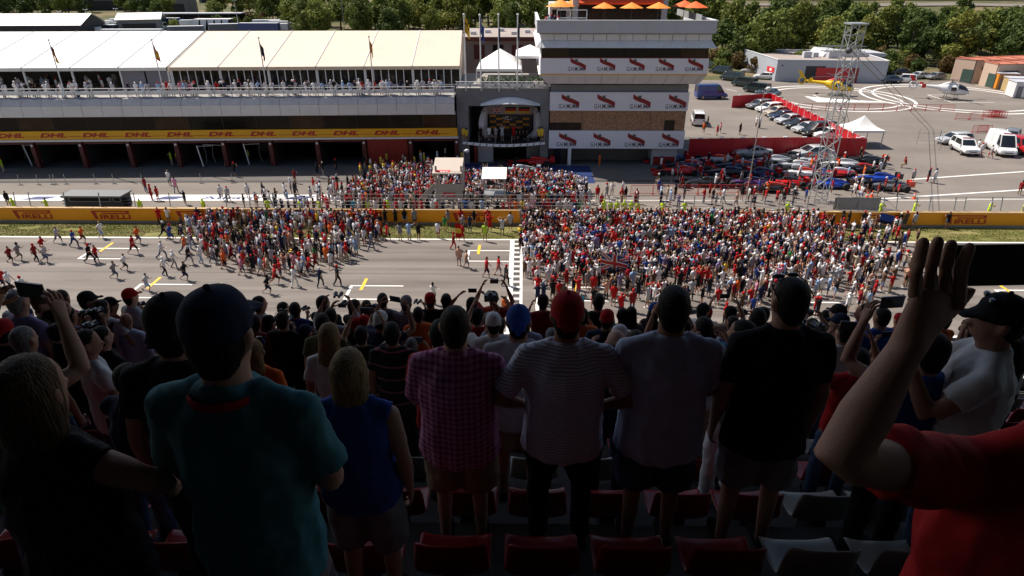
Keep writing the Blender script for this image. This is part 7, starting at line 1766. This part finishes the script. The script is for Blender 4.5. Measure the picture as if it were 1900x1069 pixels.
# single people picked out of the photograph: feet
for px, py, t, b in ((22,488,'dred','black'),(38,483,'grey','khaki'),(70,486,'dred','black'),(86,487,'lgrey','denim'),(82,470,'red','red'),(110,451,'lgrey','navy'),(140,458,'blue','navy'),(155,450,'orange','black'),(190,442,'white','lblue'),(182,487,'red','black'),(170,488,'black','black'),(215,517,'grey','denim'),(234,502,'white','black'),(250,471,'red','black'),(258,452,'orange','denim'),(8,535,'red','navy'),(22,540,'white','navy'),(45,548,'white','black'),(275,540,'lgrey','lblue'),(308,512,'white','black'),(345,520,'black','navy'),(303,480,'white','denim'),(318,447,'blue','blue'),(306,441,'black','navy'),(325,497,'white','grey'),(352,490,'black','grey'),(375,490,'white','lblue'),(345,470,'orange','denim'),(358,455,'dred','denim'),(395,480,'grey','denim'),(418,500,'orange','black'),(432,488,'dred','black'),(455,498,'red','black'),(410,470,'white','navy'),(498,545,'black','navy')):
    p = G(px, py); add(p, R(-90)+r.uniform(-.25, .25), wpick(RUNP), 'running on track', t, b, force=True)
for px, py, pose, t, b in ((512,527,'run','red','black'),(548,532,'walk','white','white'),(596,532,'walk','navy','black'),(628,530,'walk','black','black'),(566,508,'walk','lblue','denim'),(644,485,'walk','red','beige'),(662,477,'stand','lblue','cyan'),(677,456,'stand','white','black'),(690,463,'walk','denim','denim'),(618,487,'stand','lblue','navy'),(743,447,'stand','grey','grey'),(760,446,'point','lblue','beige'),(777,445,'stand','black','navy'),(813,442,'stand','white','dred'),(826,430,'stand','green','lime'),(842,463,'walk','dred','red'),(852,493,'stand','skin','grey'),(866,498,'walk','skin','grey'),(903,515,'walk','red','navy'),(925,511,'walk','red','grey'),(939,530,'walk','black','black'),(900,448,'stand','lime','khaki'),(859,430,'stand','grey','black'),(872,430,'photo','navy','grey'),(909,430,'over','red','red'),(932,436,'over','lgrey','navy'),(947,428,'stand','lgrey','black'),(938,590,'stand','orange','black'),(805,565,'photo','white','black'),(858,448,'walk','red','red'),(700,455,'stand','navy','beige'),(720,447,'walk','red','black')):
    p = G(px, py); rz = face(p, PODIUM) if pose not in ('walk', 'run') else R(-80 + r.uniform(-30, 60)); add(p, rz, pose, 'on open track', t, b, force=True)
# people at orange wall
for px in (295, 312, 368, 392, 700, 716, 735, 752, 770, 832, 856, 880, 905, 1658, 1668, 1685, 1745, 1592):
    p = G(px, 419); p.y = WY - .38; add(p, r.uniform(-.2, .2), r.choice(['stand', 'photo', 'high', 'lean']), 'at orange wall', force=True)
# marshals behind the wall in fluorescent vests
for px in (25, 87, 262, 380, 500, 560, 596, 684, 722, 1118, 1130, 1142, 1155, 1168, 1180, 1225, 1265, 1452, 1622, 1682, 1817, 1878):
    p = G(px, 410); p.y = WY + 1.0; p.z = .5; add(p, R(180)+r.uniform(-.5, .5), r.choice(['stand', 'folded', 'photo']), 'marshalling behind orange wall', 'hivis', 'hivis', r.choice(['white', 'black', 'lime']), True)
# podium
for px, py, pose, t, b, h in ((908, 264, 'stand', 'white', 'black', 'dark'), (920, 262, 'photo', 'lgrey', 'lgrey', 'brown'), (932, 266, 'up', 'lgrey', 'lgrey', 'white'), (953, 262, 'up', 'red', 'red', 'red'), (961, 266, 'stand', 'black', 'black', 'dark'), (974, 266, 'stand', 'black', 'black', 'grey'), (892, 266, 'stand', 'black', 'black', 'dark')):
    p = V(px, py, 78.0); add((p.x, 78.0 + r.uniform(-.3, .3), 2.87), R(180), pose, 'on podium', t, b, h, True)
for px in (861, 866, 1000, 1005): p = V(px, 262, 77.2); add((p.x, 76.95, 2.87), R(180), 'stand', 'beside podium stage', 'yellow', 'black', 'dark', True)
# mechanics and guests among the racing cars and on the tarmac
for px, py, pose, t, b in ((1225,372,'stand','lblue','lblue'),(1237,370,'stand','beige','beige'),(1243,380,'stand','lblue','lblue'),(1268,375,'stand','black','black'),(1326,350,'photo','white','black'),(1316,366,'stand','red','black'),(1375,372,'photo','black','black'),(1388,373,'stand','white','black'),(1397,375,'stand','dred','black'),(1440,378,'photo','red','black'),(1455,372,'stand','red','navy'),(1415,372,'stand','black','khaki'),(1480,352,'stand','red','red'),(1456,340,'stand','grey','grey'),(1472,368,'crouch','navy','black'),(1572,332,'stand','lblue','navy'),(1583,365,'walk','white','navy'),(1596,370,'walk','white','blue'),(1610,362,'stand','black','black'),(1545,338,'stand','dred','black'),(1630,325,'stand','white','black'),(1640,310,'folded','white','black'),(1594,297,'stand','black','black'),(1618,320,'stand','white','black'),(1692,338,'stand','lgrey','navy'),(1720,338,'stand','navy','red'),(1732,340,'stand','white','lblue'),(1890,362,'stand','dred','khaki'),(1507,330,'stand','pink','white'),(1270,300,'stand','dred','dred'),(1112,308,'stand','orange','orange'),
        (1305,248,'stand','orange','black'),(1330,252,'stand','red','red'),(1336,247,'stand','pink','black'),(1312,236,'stand','black','black'),(1372,250,'stand','black','black'),(1402,237,'stand','white','black'),(1409,238,'stand','white','black'),(1338,182,'stand','white','white'),(1310,184,'stand','white','grey'),(1345,148,'stand','white','beige'),(1818,290,'walk','white','red'),(1836,294,'walk','lgrey','red'),(1812,282,'stand','white','denim'),(1878,276,'stand','navy','grey'),(1490,287,'stand','orange','orange')):
    add(G(px, py), r.uniform(0, 6.28), pose, 'among racing cars' if py > 292 else 'on paddock tarmac', t, b, force=True)
for px, py, t in ((316,344,'white'),(328,357,'pink'),(272,356,'dred'),(283,372,'red'),(294,372,'red'),(345,380,'black'),(412,372,'white'),(425,374,'lgrey'),(462,370,'white'),(548,340,'dred'),(590,330,'black'),(600,325,'black'),(625,322,'black'),(490,366,'navy'),(541,358,'lgrey'),(18,384,'black'),(8,320,'hivis'),(320,305,'hivis'),(332,306,'hivis'),(463,300,'hivis'),(437,328,'black'),(1115,390,'red'),(1108,372,'red'),(1075,370,'white'),(1092,378,'lgrey'),(1155,362,'white'),(1135,365,'white'),(1160,374,'black'),(1180,378,'red')):
    add(G(px, py), r.uniform(0, 6.28), r.choice(['stand', 'walk', 'photo', 'stand']), 'in pit lane', t, None, force=True)
# masses
def inside(p, poly):
    c = False; j = len(poly)-1
    for i in range(len(poly)):
        if (poly[i][1] > p[1]) != (poly[j][1] > p[1]) and p[0] < (poly[j][0]-poly[i][0])*(p[1]-poly[i][1])/(poly[j][1]-poly[i][1])+poly[i][0]: c = not c
        j = i
    return c
GRID = {}
for q in PEOPLE: GRID.setdefault((int(q[0].x/.6), int(q[0].y/.6)), []).append(q[0])
def fill(polypx, dens, zone, posed, mind=.42, tops=None, tgt=PODIUM, avoid=()):
    P = [G(*q) for q in polypx]; poly = [(q.x, q.y) for q in P]; x0, x1 = min(q[0] for q in poly), max(q[0] for q in poly); y0, y1 = min(q[1] for q in poly), max(q[1] for q in poly)
    n = int((x1-x0)*(y1-y0)*9)
    for _ in range(n):
        p = Vector((r.uniform(x0, x1), r.uniform(y0, y1), 0))
        d = dens(p) if callable(dens) else dens
        if r.random() > d/9 or not inside(p, poly): continue
        if WY-.3 < p.y < WY+1.6 or any((p - a).length < rr for a, rr in avoid): continue
        gx, gy = int(p.x/.6), int(p.y/.6)
        if any((p-q).length < mind for ax in (-1,0,1) for ay in (-1,0,1) for q in GRID.get((gx+ax, gy+ay), ())): continue
        GRID.setdefault((gx, gy), []).append(p)
        add(p, face(p, tgt)+r.gauss(0, .35), wpick(posed), zone, r.choice(tops) if tops else None)
def dA(p):
    d = 8.8
    if p.y < 46: d *= max(.08, ((p.y-37)/9))**1.5*.62
    if p.x > 19: d *= max(.07, 1-(p.x-18+4*noise.noise((p.y*.35, 2, 5)))/15)
    if p.x < 2.5: d *= .35 + .65*sstep(-1, 2.5, p.x + 1.5*noise.noise((0, p.y*.6, 9)))
    return d*(.75 + .5*noise.noise((p.x*.25, p.y*.25, 0)))
fill([(960,419),(1490,419),(1560,424),(1700,432),(1700,520),(1620,575),(1450,612),(1200,612),(1050,590),(978,562)], dA, 'in dense track crowd', CROWDP, .34)
fill([(400,419),(700,419),(712,440),(690,452),(668,470),(615,500),(540,522),(440,510),(380,480),(325,450),(350,420)], lambda p: 5.6*max(.12, .62+1.5*noise.noise((p.x*.3, p.y*.4, 3)))*(.45+.55*sstep(43, 49, p.y)), 'in loose track crowd', dict(photo=14, high=10, stand=22, walk=22, over=5, run=6, up=4), .40)
AV = [(Vector((vx(835, 386).x, Yp+1, 0)), 1.9), (Vector((vx(917, 386, 60).x, 61.2, 0)), 1.5)]
fill([(640,388),(1090,388),(1088,352),(1040,340),(960,334),(870,334),(800,322),(730,326),(660,348)], 7.0, 'in pit lane crowd', CROWDP, .38, avoid=AV)
fill([(440,392),(650,392),(660,350),(580,352),(500,372)], 1.1, 'in pit lane', dict(stand=10, walk=8, photo=6), .6)
fill([(650,330),(860,330),(860,300),(760,296),(690,300)], .75, 'outside the garages', dict(stand=10, photo=3, folded=3), .6, tops=['yellow']*5 + ['beige']*3 + ['white']*4 + ['black'])
fill([(1220,365),(1680,370),(1680,310),(1500,300),(1220,300)], .20, 'among racing cars', dict(stand=10, crouch=2, folded=3), .8, tops=['red', 'black', 'navy', 'grey', 'white', 'orange', 'blue', 'dred'])
fill([(1100,388),(1500,388),(1500,372),(1100,368)], .38, 'in pit lane', dict(stand=10, walk=6, photo=5), .7)
# rows pressed against the wall on both sides
def wallrow(px0, px1, y, z, step, skip):
    x = G(px0, 410).x; xe = G(px1, 410).x
    while x < xe:
        if r.random() > skip: p = Vector((x, y + r.uniform(-.1, .1), z)); add(p, face(p, PODIUM) + r.gauss(0, .3), wpick(CROWDP), 'in dense track crowd' if z < .4 else 'in pit lane crowd')
        x += step*r.uniform(.8, 1.2)
wallrow(968, 1500, WY-.38, .235, .40, .02); wallrow(972, 1480, WY-.80, 0, .42, .1); wallrow(400, 700, WY-.36, 0, .42, .08); wallrow(410, 700, WY-.85, 0, .45, .12); wallrow(500, 640, WY+.95, .5, .6, .3)
wallrow(640, 1098, WY+.95, .5, .50, .12)
# guests on the balconies
def pbw(x, y, z=8.33): return PB.matrix_basis @ Vector((x, y, z))
for k in range(150):
    x = r.uniform(-33, -.5) if k < 80 else r.uniform(-75, -33.5); y = abs(r.gauss(0, .35)) - .45
    add(pbw(x, y), R(183)+r.gauss(0, .3), wpick(dict(stand=10, lean=5, photo=5, folded=3)), 'guests on the balcony', r.choice(['white']*9 + ['lblue']*3 + ['navy']*2 + ['black']*3 + ['lgrey']*3 + ['red', 'pink', 'mauve']))
for k in range(45): add(pbw(r.uniform(-75, -41), r.uniform(2.4, 6)), r.uniform(0, 6.28), 'stand', 'guests on the balcony', r.choice(['white']*6 + ['lblue', 'navy', 'black', 'lgrey']))
for px in (1012, 1018, 1024, 1029, 1035): p = V(px, 34, 77); add((p.x, 76.4 + r.uniform(0, 1.2), 15.17), R(180)+r.gauss(0, .5), r.choice(['stand', 'lean', 'photo']), 'on tower terrace', r.choice(['white', 'lgrey', 'navy', 'pink']))
# the largest 240 as people of their own, the rest as one mass
camp = Vector((0, 0, CH))
for q in PEOPLE: q.append((q[0]-camp).length)
single = [q for q in PEOPLE if q[8]]; rest = sorted([q for q in PEOPLE if not q[8]], key=lambda q: q[9])
NS = max(0, 222-len(single)); single += rest[:NS]; rest = rest[NS:]
act = dict(stand='standing', photo='photographing', high='raising phone', over='arms raised', up='arms up', oneup='one arm up', hips='hands on hips', folded='arms folded', walk='walking', run='running', run2='running', crouch='crouching', lean='leaning', point='pointing')
def tmat(c, i): return SKIN[i % 3] if c == 'skin' else cloth(c)
for n_, (loc, rz, i, t, b, h, sc, zone, fo, dist) in enumerate(single):
    o = bpy.data.objects.new('person', HI[i]); col.objects.link(o); o.location = loc; o.rotation_euler = (0, 0, rz); o.scale = (sc,)*3
    hatn = POOL[i][2]; hm = cloth(h) if hatn or h not in HAIR else HAIR[h]
    if h in CC and not hatn: hm = cloth(h)
    for k, m in enumerate((SKIN[n_ % 3], tmat(t, n_), cloth(b), hm, cloth('white' if n_ % 3 else 'black'))): o.material_slots[k].link = 'OBJECT'; o.material_slots[k].material = m
    hw_d = ('%s cap' % cn(h)) if hatn or h not in HAIR else '%s hair' % h
    tt = 'bare chest' if t == 'skin' else '%s top' % cn(t)
    a_ = '' if zone.split()[0] in ('running', 'marshalling') else act[POOL[i][0]] + ' '
    tag(o, 'person, %s, %s, %s %s, %s%s' % (hw_d, tt, cn(b), 'trousers' if POOL[i][1] == 'trousers' else 'shorts', a_, zone), 'person', 'people ' + zone)
# the mass of people nobody could count
pal = []; palix = {}
def pi_(m):
    if m.name not in palix: palix[m.name] = len(pal); pal.append(m)
    return palix[m.name]
cache = {}
for i, me in enumerate(LO):
    v = np.empty(len(me.vertices)*3); me.vertices.foreach_get('co', v); me.calc_loop_triangles(); n = len(me.loop_triangles)
    tri = np.empty(n*3, np.int32); me.loop_triangles.foreach_get('vertices', tri); pidx = np.empty(n, np.int32); me.loop_triangles.foreach_get('polygon_index', pidx); mi = np.empty(len(me.polygons), np.int32); me.polygons.foreach_get('material_index', mi)
    cache[i] = (v.reshape(-1, 3), tri.reshape(-1, 3), mi[pidx])
VV, FF, MM = [], [], []; off = 0
for n_, (loc, rz, i, t, b, h, sc, zone, fo, dist) in enumerate(rest):
    v, f, m = cache[i]; cs, sn_ = math.cos(rz)*sc, math.sin(rz)*sc
    VV.append(np.column_stack([v[:,0]*cs - v[:,1]*sn_ + loc.x, v[:,0]*sn_ + v[:,1]*cs + loc.y, v[:,2]*sc + loc.z])); FF.append(f + off); off += len(v)
    hm = cloth(h) if (POOL[i][2] or h not in HAIR) else HAIR[h]
    lut = np.array([pi_(SKIN[n_ % 3]), pi_(tmat(t, n_)), pi_(cloth(b)), pi_(hm), pi_(cloth('white' if n_ % 3 else 'black'))]); MM.append(lut[m])
VV, FF, MM = np.concatenate(VV), np.concatenate(FF), np.concatenate(MM)
me = bpy.data.meshes.new('crowd'); me.vertices.add(len(VV)); me.vertices.foreach_set('co', VV.ravel()); me.loops.add(FF.size); me.loops.foreach_set('vertex_index', FF.ravel().astype(np.int32)); me.polygons.add(len(FF)); me.polygons.foreach_set('loop_start', np.arange(0, FF.size, 3, dtype=np.int32))
me.polygons.foreach_set('material_index', MM.astype(np.int32)); me.update(calc_edges=True); me.validate(); me.polygons.foreach_set('use_smooth', [True]*len(me.polygons))
link('crowd', me, pal, label='dense mass of fans in red and white below the podium', cat='crowd', kind='stuff')
print('people', len(single), 'mass', len(rest), 'tris', len(FF))

# ------------------------------------------------------------------ flags carried by the crowd
def carried(px, py, z, w, h, build, label):
    p = G(px, py); root = empty('carried_flag', (p.x, p.y, z), label=label, cat='flag'); build(root, w, h)
def wave(u, v): return .09*math.sin(u*5+v*2)
def strip(root, name, m, poly, y):
    """a piece of flag cloth following the wave; poly in u, v with u 0..1, v 0..1"""
    us = [q[0] for q in poly]; n = 10; v = []; f = []
    for i in range(n+1):
        t = i/n; a = Vector(poly[0]).lerp(Vector(poly[1]), t); b = Vector(poly[3]).lerp(Vector(poly[2]), t)
        for q in (a, b): v.append((q.x*root['fw'], y - wave(q.x, q.y), q.y*root['fh'] - .25*q.x*root['fw']))
        if i: f.append((2*i-2, 2*i, 2*i+1, 2*i-1))
    MB().add(v, f).build(name, m, root, smooth=180)
def jack(root, w, h):
    mr = MATS['flag red']
    root['fw'], root['fh'] = w, h
    strip(root, 'flag_field', mb_, [(0,0),(1,0),(1,1),(0,1)], 0)
    for a, b in (((0,0),(1,1)), ((0,1),(1,0))):
        for wd, m, y in ((.13, mw_, -.03), (.05, mr, -.05)):
            d = Vector((b[0]-a[0], b[1]-a[1])).normalized(); q = Vector((-d.y, d.x))*wd/1.4; strip(root, 'flag_stripe', m, [Vector(a)*.94+Vector((.03,.03))-q*.9, Vector(b)*.94+Vector((.03,.03))-q*.9, Vector(b)*.94+Vector((.03,.03))+q*.9, Vector(a)*.94+Vector((.03,.03))+q*.9], y)
    for wd, m, y in ((.30, mw_, -.075), (.17, mr, -.11)):
        strip(root, 'flag_stripe', m, [(0,.5-wd/2),(1,.5-wd/2),(1,.5+wd/2),(0,.5+wd/2)], y-.004); strip(root, 'flag_stripe', m, [(.5-wd/3.2,0),(.5+wd/3.2,0),(.5+wd/3.2,1),(.5-wd/3.2,1)], y)
def bands(*cs_):
    def f(root, w, h):
        root['fw'], root['fh'] = w, h; n = len(cs_)
        for i, c in enumerate(cs_): strip(root, 'flag_band', cloth(c), [(0,1-(i+1)/n),(1,1-(i+1)/n),(1,1-i/n),(0,1-i/n)], 0)
    return f
carried(1112, 530, 1.45, 2.0, 1.3, jack, 'large red white and blue crossed flag held up in the dense crowd')
carried(1123, 490, 1.2, .8, .7, jack, 'small crossed red white and blue flag above the larger one')
carried(1622, 440, 1.4, 1.3, .9, bands('blue', 'blue', 'navy'), 'plain blue flag carried beside the orange wall')
carried(846, 452, .6, .5, 1.3, bands('red', 'yellow', 'red'), 'red and yellow flag draped over walking people on the track')
carried(698, 442, .4, .6, 1.3, bands('orange', 'red'), 'orange and red flag hanging at the edge of the loose crowd')
